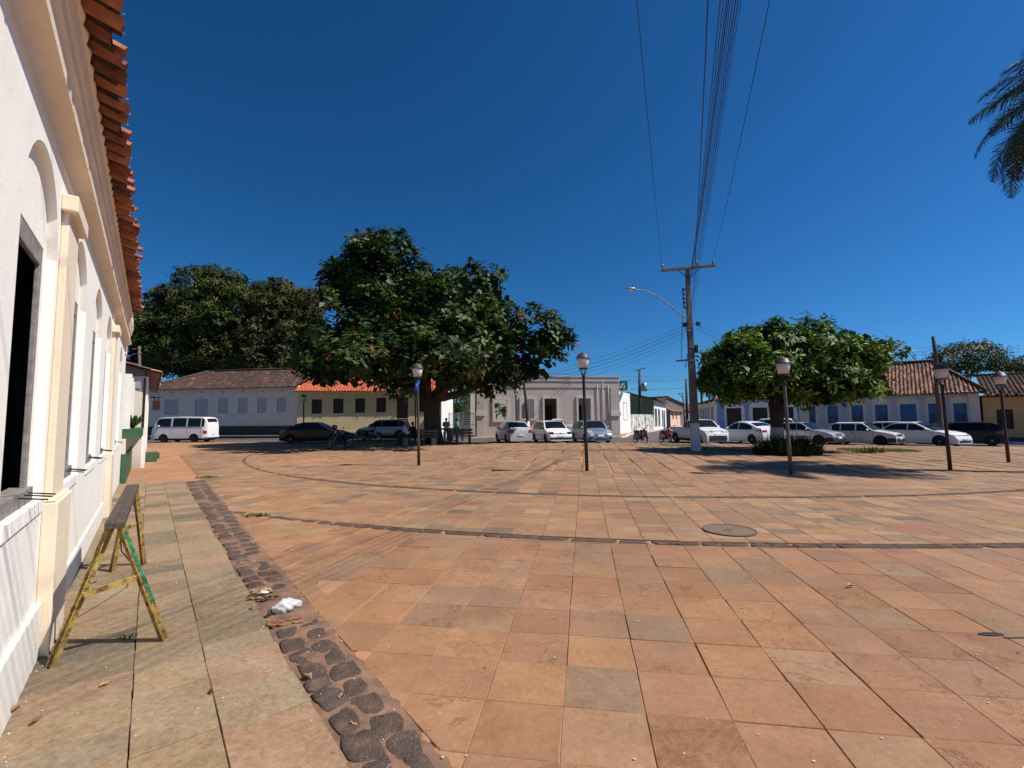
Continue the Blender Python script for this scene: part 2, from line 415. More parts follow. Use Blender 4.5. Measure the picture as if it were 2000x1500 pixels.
class Slabs:
    def __init__(s): s.V = []; s.F = []; s.C = []
    def slab(s, poly, col, stain, top=.004, tilt=.0025, gap=.002, bev=.004, depth=.03):
        """poly: list of 2-d points (counter-clockwise)"""
        if len(poly) < 3: return
        c = sum(poly) / len(poly)
        A = 0
        for i in range(len(poly)):
            a, b = poly[i] - c, poly[(i + 1) % len(poly)] - c; A += a[0] * b[1] - a[1] * b[0]
        if abs(A) < .004: return
        if A < 0: poly = poly[::-1]
        tx, ty = rng.uniform(-tilt, tilt), rng.uniform(-tilt, tilt); dz = rng.uniform(-.0015, .0022)
        def off(p, k):
            d = p - c; L = max(np.hypot(*d), 1e-6); return p - d / L * k * 1.3
        n0 = len(s.V); m = len(poly)
        for k, zz in ((gap + bev, 0), (gap, -bev), (gap, -depth)):
            for p in poly:
                q = off(p, k); d = q - c
                s.V.append((q[0], q[1], g(q[0], q[1]) + top + dz + tx * d[0] / .3 + ty * d[1] / .3 + zz)); s.C.append((*col, stain))
        s.F.append(tuple(range(n0, n0 + m)))
        for r in range(2):
            for i in range(m):
                a = n0 + r * m + i; b = n0 + r * m + (i + 1) % m
                s.F.append((a, a + m, b + m, b))
    def build(s, name, mat):
        me = bpy.data.meshes.new(name); me.from_pydata(s.V, [], s.F); me.materials.append(mat)
        a = me.color_attributes.new('tint', 'FLOAT_COLOR', 'POINT'); a.data.foreach_set('color', np.asarray(s.C, np.float32).ravel())
        o = bpy.data.objects.new(name, me); C.objects.link(o); return tag(o, kind='structure')
def M_stone(name, veins=1.0, grain=1.0, long=0):
    t = NT(name); a = t.attr()
    tc = t.coord()
    # each slab samples its own part of the pattern: shift by its tint
    sh = t.N('ShaderNodeVectorMath', operation='MULTIPLY_ADD'); t.L(a.outputs['Color'], sh.inputs[0]); sh.inputs[1].default_value = (97, 131, 173); t.L(tc, sh.inputs[2])
    vec = sh.outputs[0]
    if long:
        mp = t.N('ShaderNodeMapping'); mp.inputs['Rotation'].default_value = (0, 0, -TH + R(78)); mp.inputs['Scale'].default_value = (.35, 1.6, 1); t.L(vec, mp.inputs[0]); lv = mp.outputs[0]
    else: lv = vec
    n1 = t.noise(2.2, 6, .62, lv); n2 = t.noise(26, 5, .65, vec); n3 = t.noise(150, 2, .6, vec)
    base = t.mix(t.fr(n1, .35, .7, 0, .55), a.outputs['Color'], t.mix(1.0, a.outputs['Color'], (.80, .72, .62), 'MULTIPLY'))
    base = t.mix(t.fr(n1, .28, .42, .35, 0), base, t.mix(1.0, a.outputs['Color'], (1.18, 1.16, 1.08), 'MULTIPLY'))
    base = t.mix(t.fr(n2, .38, .72, 0, .55 * grain), base, t.mix(1.0, base, (.66, .60, .55), 'MULTIPLY'))
    # dark lichen / soot patches, strength from the slab's alpha
    st = t.math('MULTIPLY', t.fr(t.math('MULTIPLY', t.noise(2.2, 9, .78, vec), t.fr(t.noise(45, 4, .7, vec), .3, .7, .7, 1.2)), .42, .72, 0, .85), a.outputs['Alpha'])
    base = t.mix(st, base, t.mix(1.0, base, (.54, .45, .38), 'MULTIPLY'))
    # iron veins: thin wandering cracks
    vn = t.noise(2.0, 7, .68, vec, dist=.7)
    d = t.math('ABSOLUTE', t.math('SUBTRACT', vn, .5))
    dw = t.math('DIVIDE', d, t.fr(t.noise(9, 4, .7, vec), .35, .7, .25, 2.2))
    v1 = t.math('MULTIPLY', t.fr(dw, .0, .012, 1, 0), t.math('MULTIPLY', t.fr(t.noise(1.1, 3, .5, vec), .47, .58, 0, .62 * veins), t.fr(t.noise(6, 3, .6, vec), .42, .56, 0, 1)))
    base = t.mix(v1, base, (.15, .060, .030))
    pit = t.fr(t.noise(34 if not long else 22, 4, .8, vec), .62, .69, 0, .75)
    base = t.mix(pit, base, (.12, .07, .045))
    big = t.math('MULTIPLY', t.fr(t.noise(.35, 5, .65, tc), .35, .65, .82, 1.02), t.fr(t.noise(1.9, 6, .7, tc), .3, .7, .86, 1.06))
    v = t.N('ShaderNodeVectorMath', operation='SCALE'); t.L(base, v.inputs[0]); t.L(big, v.inputs['Scale'])
    t.col(v.outputs[0])
    h = t.math('ADD', t.math('MULTIPLY', n2, 1.0), t.math('ADD', t.math('MULTIPLY', v1, -1.2), t.math('MULTIPLY', n3, .25)))
    t.bump(h, .55, .008)
    t.set(.78, 0, .3)
    return t.m
M_st = M_stone('sandstone_slab'); M_st2 = M_stone('sandstone_pavement', .35, 1.7, 1)

SX, SY = .457, .439
def inside_common(c):
    n = c @ WN
    return n > 1.0 and c[1] < edge_y(c[0]) + .3 and c[1] > .9
def clip_all(q, zone):
    q = clip_poly(q, WN, 1.20)
    if len(q) < 3: return q
    c = sum(q) / len(q); d = c - AC; r = np.hypot(*d); nrm = d / r
    if zone == 'N': q = clip_poly(q, nrm, nrm @ AC + R1 + .11)
    elif zone == 'M':
        q = clip_poly(q, -nrm, -(nrm @ AC + R1 - .11)); q = clip_poly(q, nrm, nrm @ AC + R2 + .10) if len(q) > 2 else q
    elif zone == 'F': q = clip_poly(q, -nrm, -(nrm @ AC + R2 - .10))
    if len(q) > 2:
        c = sum(q) / len(q); q = clip_poly(q, np.array([0., -1.]), -(edge_y(c[0])))
    return q
near = Slabs(); mid = Slabs()
for i in range(-60, 110):
    # near zone: regular rows
    xo = i * SX
    for j in range(-5, 60):
        a = O2 + T2 * xo + F2 * (j * SY)
        q = [a, a + T2 * SX, a + T2 * SX + F2 * SY, a + F2 * SY]; c = sum(q) / 4
        if not inside_common(c) or c[1] > 22 or abs(c[0]) > 1.3 * c[1] + 1.5: continue
        r = np.hypot(*(c - AC))
        if r < R1 - .3: continue
        st = rng.choices([0, .25, .6, 1.0], [6, 2.4, 1.0, .5])[0]
        jit = [p + np.array([rng.uniform(-.004, .004), rng.uniform(-.004, .004)]) for p in q]
        near.slab(clip_all(jit, 'N'), pick(PAL_N), st, tilt=.0018)
    # middle and far zones: rows of uneven depth in each column
    y = rng.uniform(0, .3)
    wcol = SX
    while y < 40:
        h = rng.choice([.2, .27, .3, .36, .44, .44, .3])
        a = O2 + T2 * xo + F2 * y
        q = [a, a + T2 * wcol, a + T2 * wcol + F2 * h, a + F2 * h]; c = sum(q) / 4
        y += h
        if not inside_common(c) or abs(c[0]) > 1.3 * c[1] + 1.5: continue
        r = np.hypot(*(c - AC))
        if r > R1 + .3: continue
        zone = 'M' if r > R2 else 'F'
        if abs(r - R2) < .3:
            for zn in ('M', 'F'):
                cc = pick(PAL_M); mid.slab(clip_all(list(q), zn), cc, rng.choices([0, .3, .7], [5, 2, 1])[0], tilt=.002)
            continue
        if zone == 'F' and i % 2 == 0 and c[1] > 13.6:      # strips of grassy soil between pairs of slab columns
            q = [a + T2 * .10, a + T2 * wcol, a + T2 * wcol + F2 * h, a + T2 * .10 + F2 * h]
        mid.slab(clip_all(q, zone), pick(PAL_M), rng.choices([0, .3, .8], [5, 2, 1])[0], tilt=.002)
near.build('plaza_paving', M_st); mid.build('plaza_paving_far', M_st)

# pavement along the left wall
sw = Slabs()
lanes = [(-.62, -.02), (-.02, .36), (.36, .80)]
for li, (n0, n1) in enumerate(lanes):
    s = -2.0 + rng.uniform(0, .3)
    while s < 15.6:
        h = rng.choice([.28, .36, .42, .5, .62, .3])
        q = [np.array(WP(s, n0)[:2]), np.array(WP(s, n1)[:2]), np.array(WP(s + h, n1)[:2]), np.array(WP(s + h, n0)[:2])]
        q = [p + np.array([rng.uniform(-.003, .003), rng.uniform(-.003, .003)]) for p in q]
        if li == 2: q[1] = q[1] + WN * .02 * math.sin(s * 3)
        sw.slab(q, pick(PAL_S), rng.choices([0.35, .65, 1.0], [4, 3, 2])[0], top=.022, tilt=.003, depth=.05)
        s += h
sw.build('sidewalk', M_st2)

# ------------------------------------------------------------ dark stone bands set in the paving
def stone(mb, c, ax, ay, hx, hy, hgt, seed):
    r_ = random.Random(seed); n = 16; ring = []; f1_, f2_, f3_ = (r_.uniform(0, 6.3) for _ in range(3)); a0_ = r_.uniform(-.25, .25)
    for k in range(n):
        a = 2 * PI * k / n; ca, sa = math.cos(a), math.sin(a)
        k2 = (abs(ca) ** 5 + abs(sa) ** 5) ** (-1 / 5) * (.93 + .09 * math.sin(2 * a + f1_) + .07 * math.sin(3 * a + f2_) + .035 * math.sin(6 * a + f3_)) * r_.uniform(.97, 1.03)
        ring.append((ca * k2 * math.cos(a0_) - sa * k2 * math.sin(a0_), ca * k2 * math.sin(a0_) + sa * k2 * math.cos(a0_)))
    vs = []; z0 = c[2]
    for sc_, dz in ((1.02, -.03), (1.0, hgt * .2), (.93, hgt * .85), (.55, hgt)):
        for (x, y) in ring:
            vs.append((c[0] + ax[0] * x * hx * sc_ + ay[0] * y * hy * sc_, c[1] + ax[1] * x * hx * sc_ + ay[1] * y * hy * sc_, z0 + dz + r_.uniform(-.003, .003)))
    vs.append((c[0], c[1], z0 + hgt + r_.uniform(-.004, .004)))
    fs = []
    for l in range(3):
        for k in range(n): fs.append((l * n + k, l * n + (k + 1) % n, (l + 1) * n + (k + 1) % n, (l + 1) * n + k))
    for k in range(n): fs.append((3 * n + k, 3 * n + (k + 1) % n, 4 * n))
    mb.add(vs, fs)
t = NT('dark_stone')
f = t.noise(7, 6, .65); f2 = t.noise(55, 4, .7)
cc = t.ramp(f, [(.3, (.055, .038, .031)), (.55, (.105, .070, .055)), (.75, (.20, .13, .095))])
cc = t.mix(t.fr(t.noise(110, 3, .75), .58, .68, 0, .75), cc, (.34, .27, .23)); cc = t.mix(t.fr(f2, .28, .42, .6, 0), cc, (.03, .022, .02))
t.col(cc); t.bump(t.math('ADD', f2, t.noise(16, 5)), .9, .02); M_dks = t.set(.9, 0, .25)
for (Rk, wid, y1) in ((R1, .085, 99), (R2, .08, 99)):
    mb = MB(); a = R(-162); k = 0
    a1 = R(-18)
    while a < a1:
        L = rng.uniform(.2, .42); p = AC + Rk * np.array([math.cos(a), math.sin(a)])
        ax = np.array([-math.sin(a), math.cos(a)]); ay = np.array([math.cos(a), math.sin(a)])
        if p @ WN > 1.3:
            stone(mb, (p[0], p[1], g(p[0], p[1]) - .004), ax, ay, L / 2 * 1.06, wid * rng.uniform(.9, 1.1), .010, k)
        a += L / Rk; k += 1
    tag(mb.build('stone_band', M_dks, smooth=True, recalc=False), kind='structure')
# kerb strip: two rows of round dark stones in hard clay
mb = MB(); s = .6; k = 900
def strip_w(s): return .36 + .012 * max(0, s - 5)
while s < 15.5:
    w_ = strip_w(s); 
    for row in (0, 1):
        L = rng.uniform(.18, .27) * (1.12 if s < 4.2 else .95)
        if rng.random() < .12 and s > 4.4: continue
        n_ = .80 + w_ * (.27 if row == 0 else .75) + rng.uniform(-.012, .012); ss = s + rng.uniform(-.03, .03) + (.07 if row else 0)
        if 4.1 < ss < 5.0: continue                         # buried under soil where the litter lies
        p = WP(ss, n_)
        stone(mb, (p.x, p.y, .007), WU, WN, L / 2 * rng.uniform(.80, .98), w_ * rng.uniform(.18, .26), rng.uniform(.004, .011), k); k += 1
    s += rng.uniform(.2, .27)
tag(mb.build('kerb_strip', M_dks, smooth=True, recalc=False), kind='structure')
t = NT('clay_bed')
t.col(t.mix(t.fr(t.noise(60, 3, .7), .6, .7, 0, .5), t.ramp(t.noise(5, 7, .68), [(.35, (.135, .080, .056)), (.65, (.27, .155, .10))]), (.08, .05, .04)))
t.bump(t.noise(30, 5), .6, .012); M_clay = t.set(.92, 0, .2)
ss_ = np.arange(-1, 15.6, .06); V_ = []; 
prof = [(.78, -.008), (.84, .004), (.92, .008), (1.0, .010), (1.08, .009), (1.17, .007), (1.23, -.004)]
for s in ss_:
    for (n_, z) in prof:
        nn_ = .80 + (n_ - .80) * strip_w(s) / .37
        p = WP(s, nn_, z + .006 * math.sin(s * 7.1 + n_ * 9) * math.sin(s * 2.3) + (.012 if 4.1 < s < 5.0 and .84 < n_ < 1.15 else 0)); V_.append(tuple(p))
m_ = len(prof); idx = np.arange(len(V_)).reshape(-1, m_)
F = np.stack([idx[:-1, :-1], idx[:-1, 1:], idx[1:, 1:], idx[1:, :-1]], -1).reshape(-1, 4)
tag(npmesh('kerb_strip_soil', V_, F, M_clay, smooth=True), kind='structure')

# manhole cover
mh = thing('manhole_cover', 'round dark concrete manhole cover set in the slabs just beyond the near stone band', 'manhole cover', (3.12, 6.80, 0))
mb = MB(); mb.lathe([(.36, -.02), (.36, .012), (.345, .017), (.0001, .018)], 40); t = NT('manhole_concrete')
t.col(t.ramp(t.noise(14, 6, .7), [(.3, (.10, .075, .05)), (.7, (.22, .16, .105))])); t.bump(t.noise(60, 4), .8, .015); mb.build('cover_disc', t.set(.9), mh)
mb = MB(); mb.tube([(.355 * math.cos(a), .355 * math.sin(a), .015) for a in np.linspace(0, 2 * PI, 41)], .010, 6, cap=False); mb.build('rim_ring', MAT['dark_base'], mh, smooth=True)
mb = MB(); mb.rng(-.045, .045, -.01, .01, .018, .021); mb.build('lifting_slot', MAT['dark_in'], mh)
# ============================================================ generic wall with openings
def wall_holes(mb, x0, x1, z0, z1, holes, y=0.0, reveal=.2, top=None):
    """front sheet at local y, openings (xa, xb, za, zb, rise); reveals run to y + reveal"""
    tf = top if top else (lambda x: z1)
    holes = sorted(holes); x = x0
    def col(xa, xb, za, zb_a, zb_b): mb.quad((xa, y, za), (xb, y, za), (xb, y, zb_b), (xa, y, zb_a))
    def full(xa, xb):
        n = max(1, int((xb - xa) / 2.0)) if top else 1
        for i in range(n):
            a = xa + (xb - xa) * i / n; b = xa + (xb - xa) * (i + 1) / n; col(a, b, z0, tf(a), tf(b))
    for h in holes:
        xa, xb, za, zb = h[:4]; rise = h[4] if len(h) > 4 else 0
        if xa > x: full(x, xa)
        if za > z0: col(xa, xb, z0, za, za)
        n = 14 if rise else 1
        for i in range(n):
            a = xa + (xb - xa) * i / n; b = xa + (xb - xa) * (i + 1) / n
            def ht(q): return zb + (rise * math.sqrt(max(0, 1 - ((q - (xa + xb) / 2) / ((xb - xa) / 2)) ** 2)) if rise else 0)
            mb.quad((a, y, ht(a)), (b, y, ht(b)), (b, y, tf(b)), (a, y, tf(a)))
            mb.quad((a, y, ht(a)), (b, y, ht(b)), (b, y + reveal, ht(b)), (a, y + reveal, ht(a)))
        mb.quad((xa, y, za), (xa, y + reveal, za), (xa, y + reveal, zb), (xa, y, zb))
        mb.quad((xb, y, za), (xb, y + reveal, za), (xb, y + reveal, zb), (xb, y, zb))
        if za > z0: mb.quad((xa, y, za), (xb, y, za), (xb, y + reveal, za), (xa, y + reveal, za))
        x = xb
    if x < x1: full(x, x1)

ROOF_OLD = [(.075, .042, .034), (.055, .036, .032), (.095, .052, .038), (.04, .03, .028), (.13, .066, .045), (.23, .105, .062)]
ROOF_OLD_W = [5, 4, 4, 2.5, 1.6, .7]
ROOF_NEW = [(.50, .125, .05), (.46, .11, .045), (.54, .15, .06), (.42, .10, .05)]
ROOF_MIX = [(.24, .12, .075), (.15, .078, .055), (.33, .16, .095), (.08, .05, .04), (.42, .21, .125)]
def roof_sheet(name, x0, x1, ye, ze, yr, zr, parent, pal=ROOF_OLD, wts=None, pitch=.21, row=.36, amp=.045, seg=6, clip=None, mat=None, seed=1, sag=0.0, open_eave=False):
    """barrel tile roof slope in the parent's frame: eave line y = ye, ridge line y = yr"""
    r_ = np.random.default_rng(seed)
    L = math.hypot(yr - ye, zr - ze); nr = max(1, int(L / row)); nt_ = max(1, int(abs(x1 - x0) / pitch))
    up = np.array([0, (yr - ye) / L, (zr - ze) / L]); nrm = np.array([0, -up[2], up[1]])
    if nrm[2] < 0: nrm = -nrm
    pal = np.array(pal); wts = np.array(wts if wts is not None else np.ones(len(pal))); wts = wts / wts.sum()
    V = []; Fc = []; Cc = []
    for r in range(nr):
        u0 = r * L / nr - (.03 if r == 0 else .045); u1 = (r + 1) * L / nr + .01
        for k in range(nt_):
            xa = x0 + (x1 - x0) * k / nt_; wd = (x1 - x0) / nt_
            if clip and not clip(xa + wd / 2, (r + .5) / nr): continue
            for half in (0, 1):                                # pan then cover
                jx = r_.normal(0, .006); ju = r_.normal(0, .012) * (2.0 if r == 0 else 1); c = pal[r_.choice(len(pal), p=wts)] * r_.uniform(.85, 1.15)
                n0 = len(V)
                for (u, lift) in ((u0 + ju, .022), (u1, -.005)):
                    for s in range(seg + 1):
                        q = s / seg
                        x = xa + wd * ((.5 * half + .5 * q) if not open_eave else ((-.10 + .74 * q) if half == 0 else (.5 + .5 * q))) + jx
                        hh = (-.75 if half == 0 else 1.0) * amp * math.sin(PI * q) + lift + (.004 * half)
                        sg = -sag * math.sin(PI * (x - x0) / (x1 - x0)) + .012 * math.sin(x * 1.7 + u)
                        p = np.array([x, ye, ze]) + up * u + nrm * hh; p[2] += sg
                        V.append(p); Cc.append((*c, 1))
                for s in range(seg): Fc.append((n0 + s, n0 + s + 1, n0 + seg + 1 + s + 1, n0 + seg + 1 + s))
            n0 = len(V); sg = -sag * math.sin(PI * (xa - x0) / (x1 - x0))
            if True:  # added sheet, coloured dark for the shade in gaps between tiles
                ub = u0 + (.04 if open_eave and r == 0 else 0); lv = -.012 if open_eave else amp * .8
                for (u, x) in ((ub, xa - .01), (ub, xa + wd + .01), (u1, xa + wd + .01), (u1, xa - .01)): q3 = np.array([x, ye, ze]) + up * u - nrm * lv; q3[2] += sg; V.append(q3); Cc.append((.045, .022, .016, 1))
                Fc.append((n0, n0 + 1, n0 + 2, n0 + 3))
    return npmesh(name, V, Fc, mat or MAT['roof'], parent, Cc, smooth=True)

# ============================================================ near white and cream building on the left
NB = thing('colonial_building', 'long white building with cream cornice and pilasters and red tile eave, nearest on the left', 'building', tuple(WP(0, -.58)), PI / 2 - TH)
# local frame: x runs along the wall away from the camera, y runs into the building, z up  (rotation maps x->WU, y->-WN)
NB.rotation_euler = (0, 0, math.atan2(WU[1], WU[0]))
E1 = 16.2
niches = []; wins = []
k0 = -5
for k in range(k0, 6):
    x = 3.45 + 1.98 * k
    if k == 4: continue
    if k == 5: x = 13.3
    niches.append((x, x + 1.17, 1.12, 2.82, .56)); wins.append((x + .12, x + 1.06, 1.12, 2.86, 0))
mb = MB(); wall_holes(mb, -7, E1, -.05, 4.0, niches, 0, .055)
wall_holes(mb, -7, E1, -.05, 4.0, wins, .055, .015)
mb.rng(E1, E1 + .001, 0, 7, -.1, 4.2); mb.quad((E1, 0, -.1), (E1, 7, -.1), (E1, 7, 4.1), (E1, 0, 4.1)); mb.quad((-7, 0, -.1), (-7, 7, -.1), (-7, 7, 4.1), (-7, 0, 4.1))
mb.quad((-7, 7, -.1), (E1, 7, -.1), (E1, 7, 4.1), (-7, 7, 4.1))
mb.build('wall', MAT['white_wall'], NB)
mb = MB(); mb.rng(-7, 4.66, -.032, .0, -.05, .40); mb.rng(5.40, 10.5, -.018, 0, -.05, .30); mb.build('plinth', MAT['white_wall'], NB, bevel=.008)
# interior: dark rooms behind the windows
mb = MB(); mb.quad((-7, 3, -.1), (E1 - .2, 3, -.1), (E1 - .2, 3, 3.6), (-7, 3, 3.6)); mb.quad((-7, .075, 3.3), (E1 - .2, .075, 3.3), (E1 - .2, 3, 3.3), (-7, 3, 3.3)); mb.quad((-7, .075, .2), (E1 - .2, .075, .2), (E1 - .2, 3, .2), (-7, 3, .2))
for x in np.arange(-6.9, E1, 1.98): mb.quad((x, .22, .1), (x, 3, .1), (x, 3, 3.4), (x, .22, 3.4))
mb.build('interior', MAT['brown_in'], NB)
for (xa, xb, za, zb, _) in wins:
    if xb < 1.0: continue
    fr_ = MB(); d0, d1 = .058, .085
    fr_.rng(xa, xa + .07, d0, d1, za + .10, zb - .0); fr_.rng(xb - .07, xb, d0, d1, za + .10, zb); fr_.rng(xa + .07, xb - .07, d0, d1, zb - .13, zb); fr_.rng(xa, xb, d0 - .03, .14, za, za + .10)
    f = fr_.build('window', MAT['wood_grey'], NB, bevel=.004)
    # iron hooks that stick out over the sill
    h = MB()
    for q in (.08, .19, .33):
        if xa < 3: break
        x = xb - .08 - q * 1.1
        h.bar((x, .10, za + .085), (x + .02, -.10, za + .05), .009, .009)
    if h.v: h.build('iron_hook', MAT['black_metal'], f)
# sill bricks under the first windows
for (xa, xb, za, zb, _) in wins:
    if xb < 2: continue
    n = 7; mb = MB(); mb.rng(xa - .12, xb + .12, -.010, .1, za - .084, za + .002)
    for i in range(n):
        a = xa - .12 + (xb - xa + .24) * i / n; mb.rng(a + .003, a + (xb - xa + .24) / n - .003, -.016, .12, za - .085, za + .004)
    mb.build('window_sill', MAT['white_wall'], NB, bevel=.004)
for (xa, xb) in ((4.70, 5.26), (10.62, 11.18), (-1.3, -.74)):
    p = MB(); p.rng(xa, xb, -.045, 0, 1.08, 3.3); p.rng(xa - .035, xb + .11, -.085, 0, -.05, 1.08); p.rng(xa - .035, xb + .11, -.072, -.0, 1.08, 1.10)
    pl = p.build('pilaster', MAT['cream'], NB, bevel=.012)
    c_ = MB(); c_.rng(xa - .06, xb + .06, -.095, 0, 3.22, 3.345); c_.build('capital', MAT['cream'], pl, bevel=.01)
# cornice profile (y outwards negative, z)
def profile_run(name, prof, x0, x1, mat, parent, close=True, smooth=False):
    mb = MB(); vs = []; n = len(prof)
    NX = max(2, int((x1 - x0) / .5))
    for i in range(NX + 1):
        x = x0 + (x1 - x0) * i / NX
        for (y, z) in prof: vs.append((x, y, z + .004 * math.sin(x * 1.3 + y)))
    fs = []
    for i in range(NX):
        for k in range(n - 1): fs.append((i * n + k, i * n + k + 1, (i + 1) * n + k + 1, (i + 1) * n + k))
    fs.append(tuple(range(n))); fs.append(tuple(NX * n + k for k in range(n))[::-1])
    mb.add(vs, fs); o = mb.build(name, mat, parent)
    if smooth:
        o.data.polygons.foreach_set('use_smooth', [True] * len(o.data.polygons)); autosmooth(o, 30)
    return o
prof = [(.0, 3.53), (-.010, 3.53)]
for a in np.linspace(0, PI / 2, 8): prof.append((-.010 - .085 * (1 - math.cos(a)), 3.54 + .11 * math.sin(a)))      # cove
prof += [(-.112, 3.655), (-.116, 3.70), (-.104, 3.712), (-.085, 3.73), (-.088, 3.84)]
for a in np.linspace(0, PI / 2, 5): prof.append((-.090 - .025 * (1 - math.cos(a)), 3.85 + .05 * math.sin(a)))
prof += [(-.118, 3.985), (-.130, 3.99), (-.142, 4.04), (-.146, 4.10), (.0, 4.12)]
profile_run('cornice', prof, -7, 15.6, MAT['cream'], NB, smooth=True)
mb = MB(); mb.rng(15.6, E1, -.02, .0, 3.42, 4.1); mb.rng(14.2, E1, -.12, .3, 4.12, 4.42); mb.build('parapet_end', MAT['cream'], NB, bevel=.01)
# roof: real barrel tiles seen from below at the eave
ROOF_NEAR = [(.25, .085, .045), (.30, .105, .055), (.20, .068, .038), (.34, .135, .075), (.13, .05, .034)]
roof_sheet('roof', -7, 13.6, -.295, 4.14, 3.2, 5.15, NB, pal=ROOF_NEAR, pitch=.20, row=.34, amp=.055, seg=10, seed=4, open_eave=True)
mb = MB(); mb.quad((-7, -.15, 4.10), (14.0, -.15, 4.10), (14.0, 3.2, 5.05), (-7, 3.2, 5.05)); mb.build('roof_underside', MAT['brown_wood'], NB)
rb = MB(); xs_ = np.arange(-1, 13.9, .025); vv = []
for x in xs_:      # lumpy bedding mortar under the tiles, one continuous bead
    k = abs(math.sin(PI * (x + 6.85) / .20)); vv += [(x, -.13, 4.095), (x, -.155 - .012 * k, 4.10), (x, -.16 - .012 * k + .004 * math.sin(x * 37), 4.118 + .018 * k), (x, -.13, 4.15)]
rb.add(vv, [(i * 4 + k, i * 4 + k + 1, i * 4 + k + 5, i * 4 + k + 4) for i in range(len(xs_) - 1) for k in range(3)]); rb.build('eave_mortar', MAT['cream'], NB, smooth=True)

# ============================================================ trestle / sawhorse
SH = thing('sawhorse', 'yellow steel trestle with dark top beam and green streaks, standing by the white wall', 'sawhorse', (0, 0, 0))
def leg_mat():
    t = NT('chipped_yellow_paint'); a = t.noise(5, 5, .6); r2 = t.noise(22, 5, .7)
    c = t.ramp(a, [(.35, (.36, .23, .045)), (.6, (.46, .33, .07))])
    c = t.mix(t.fr(r2, .47, .60, 0, .9), c, (.13, .052, .028)); sx = t.N('ShaderNodeSeparateXYZ'); t.L(t.coord(), sx.inputs[0]); c = t.mix(t.fr(t.math('ADD', sx.outputs[2], t.math('MULTIPLY', t.noise(16, 4, .7), .35)), .12, .42, .85, 0), c, (.15, .062, .03))
    c = t.mix(t.fr(t.noise(9, 4, .6), .60, .66, 0, .8), c, (.07, .035, .02)); t.col(c); t.bump(r2, .4, .004); return t.set(.6, .1)
M_ly = leg_mat()
M_green = M_plain('chipped_green_paint', (.02, .22, .11), .5, var=.75, scale=30)
P_nl = gnd(95, 1312); P_nr = gnd(322, 1256); P_fr = gnd(281, 1107)
P_fl = P_nl + (P_fr - P_nr)
zt_ = .93
def apex(Pl, Pr, k=.5): 
    m = Pl.lerp(Pr, k); m.z = zt_; return m
A1 = atY(226, 1022, ((P_nl + P_nr) / 2).y + .06); A2 = atY(259, 938, P_fr.y - .12); A2.z = A1.z; P_fl = Vector((2 * A2.x - P_fr.x, 2 * A2.y - P_fr.y, 0)); P_fl.z = 0
zt_ = A1.z
axis = (A2 - A1).normalized(); side = Vector((axis.y, -axis.x, 0)).normalized()
mb = MB(); 
for (a, b) in ((-.056, -.0005), (.0005, .056)):      # two parallel box sections make the top beam
    mb.bar(A1 - axis * .10 + side * (a + b) / 2, A2 + axis * .12 + side * (a + b) / 2, .055, .044)
tb = mb.build('top_beam', M_plain('weathered_dark_beam', (.085, .060, .047), .75, var=.45, scale=12, bump=.5), SH, bevel=.003)
def lleg(P, A):
    mb = MB(); A_ = A - Vector((0, 0, .022)); 
    up_ = axis
    mb.bar(P, A_, .042, .005, up_)          # angle iron: two flanges
    d = (A_ - P).normalized(); w_ = d.cross(axis).normalized()
    mb.bar(P + w_ * .02 + axis * .0, A_ + w_ * .02, .005, .042, d.cross(w_)) 
    return mb
for (P, A) in ((P_nl, A1 - side * .028), (P_nr, A1 + side * .028), (P_fl, A2 - side * .028), (P_fr, A2 + side * .028)):
    d = (A - P); mb = MB(); n_ = side
    u_ = axis; w_ = d.normalized().cross(axis).normalized()
    A_ = A - Vector((0, 0, .02))
    mb.bar(P + Vector((0, 0, .0)), A_, .060, .007, w_) ; mb.bar(P + axis * .026, A_ + axis * .026, .007, .055, w_)
    mb.build('leg', M_ly, SH)
mb = MB()
def on(P, A, k): return P.lerp(A, k)
for (Pl, Pr, A) in ((P_nl, P_nr, A1), (P_fl, P_fr, A2)):
    a = on(Pl, A, .50); b = on(Pr, A, .56); mb = MB(); mb.bar(a - axis * .02, b - axis * .02, .034, .034); mb.build('cross_brace', M_ly, SH, bevel=.002)
mb = MB(); a = on(P_nr, A1, .98) + side * .012 - axis * .018; b = on(P_nr, A1, .32) + side * .012 - axis * .018
mb.bar(on(P_nr, A1, .93) + side * .032 - axis * .01, on(P_nr, A1, .34) + side * .032 - axis * .01, .008, .020, side); tb = mb.build('green_paint_streak', M_green, SH)
mb = MB(); mb.tube([A1 + axis * .35 - Vector((0, 0, .03)), A1 + axis * .45 + side * .02 - Vector((0, 0, .3)), on(P_fr, A2, .2) - axis * .9, P_fr + Vector((.0, -.05, .10))], .005, 6)
mb.tube([A2 - axis * .2 - Vector((0, 0, .03)), A2 + side * .05 - axis * .1 - Vector((0, 0, .3)), on(P_fr, A2, .35) - axis * .1], .006, 6)
mb.build('hanging_wire', MAT['wire'], SH, smooth=True)
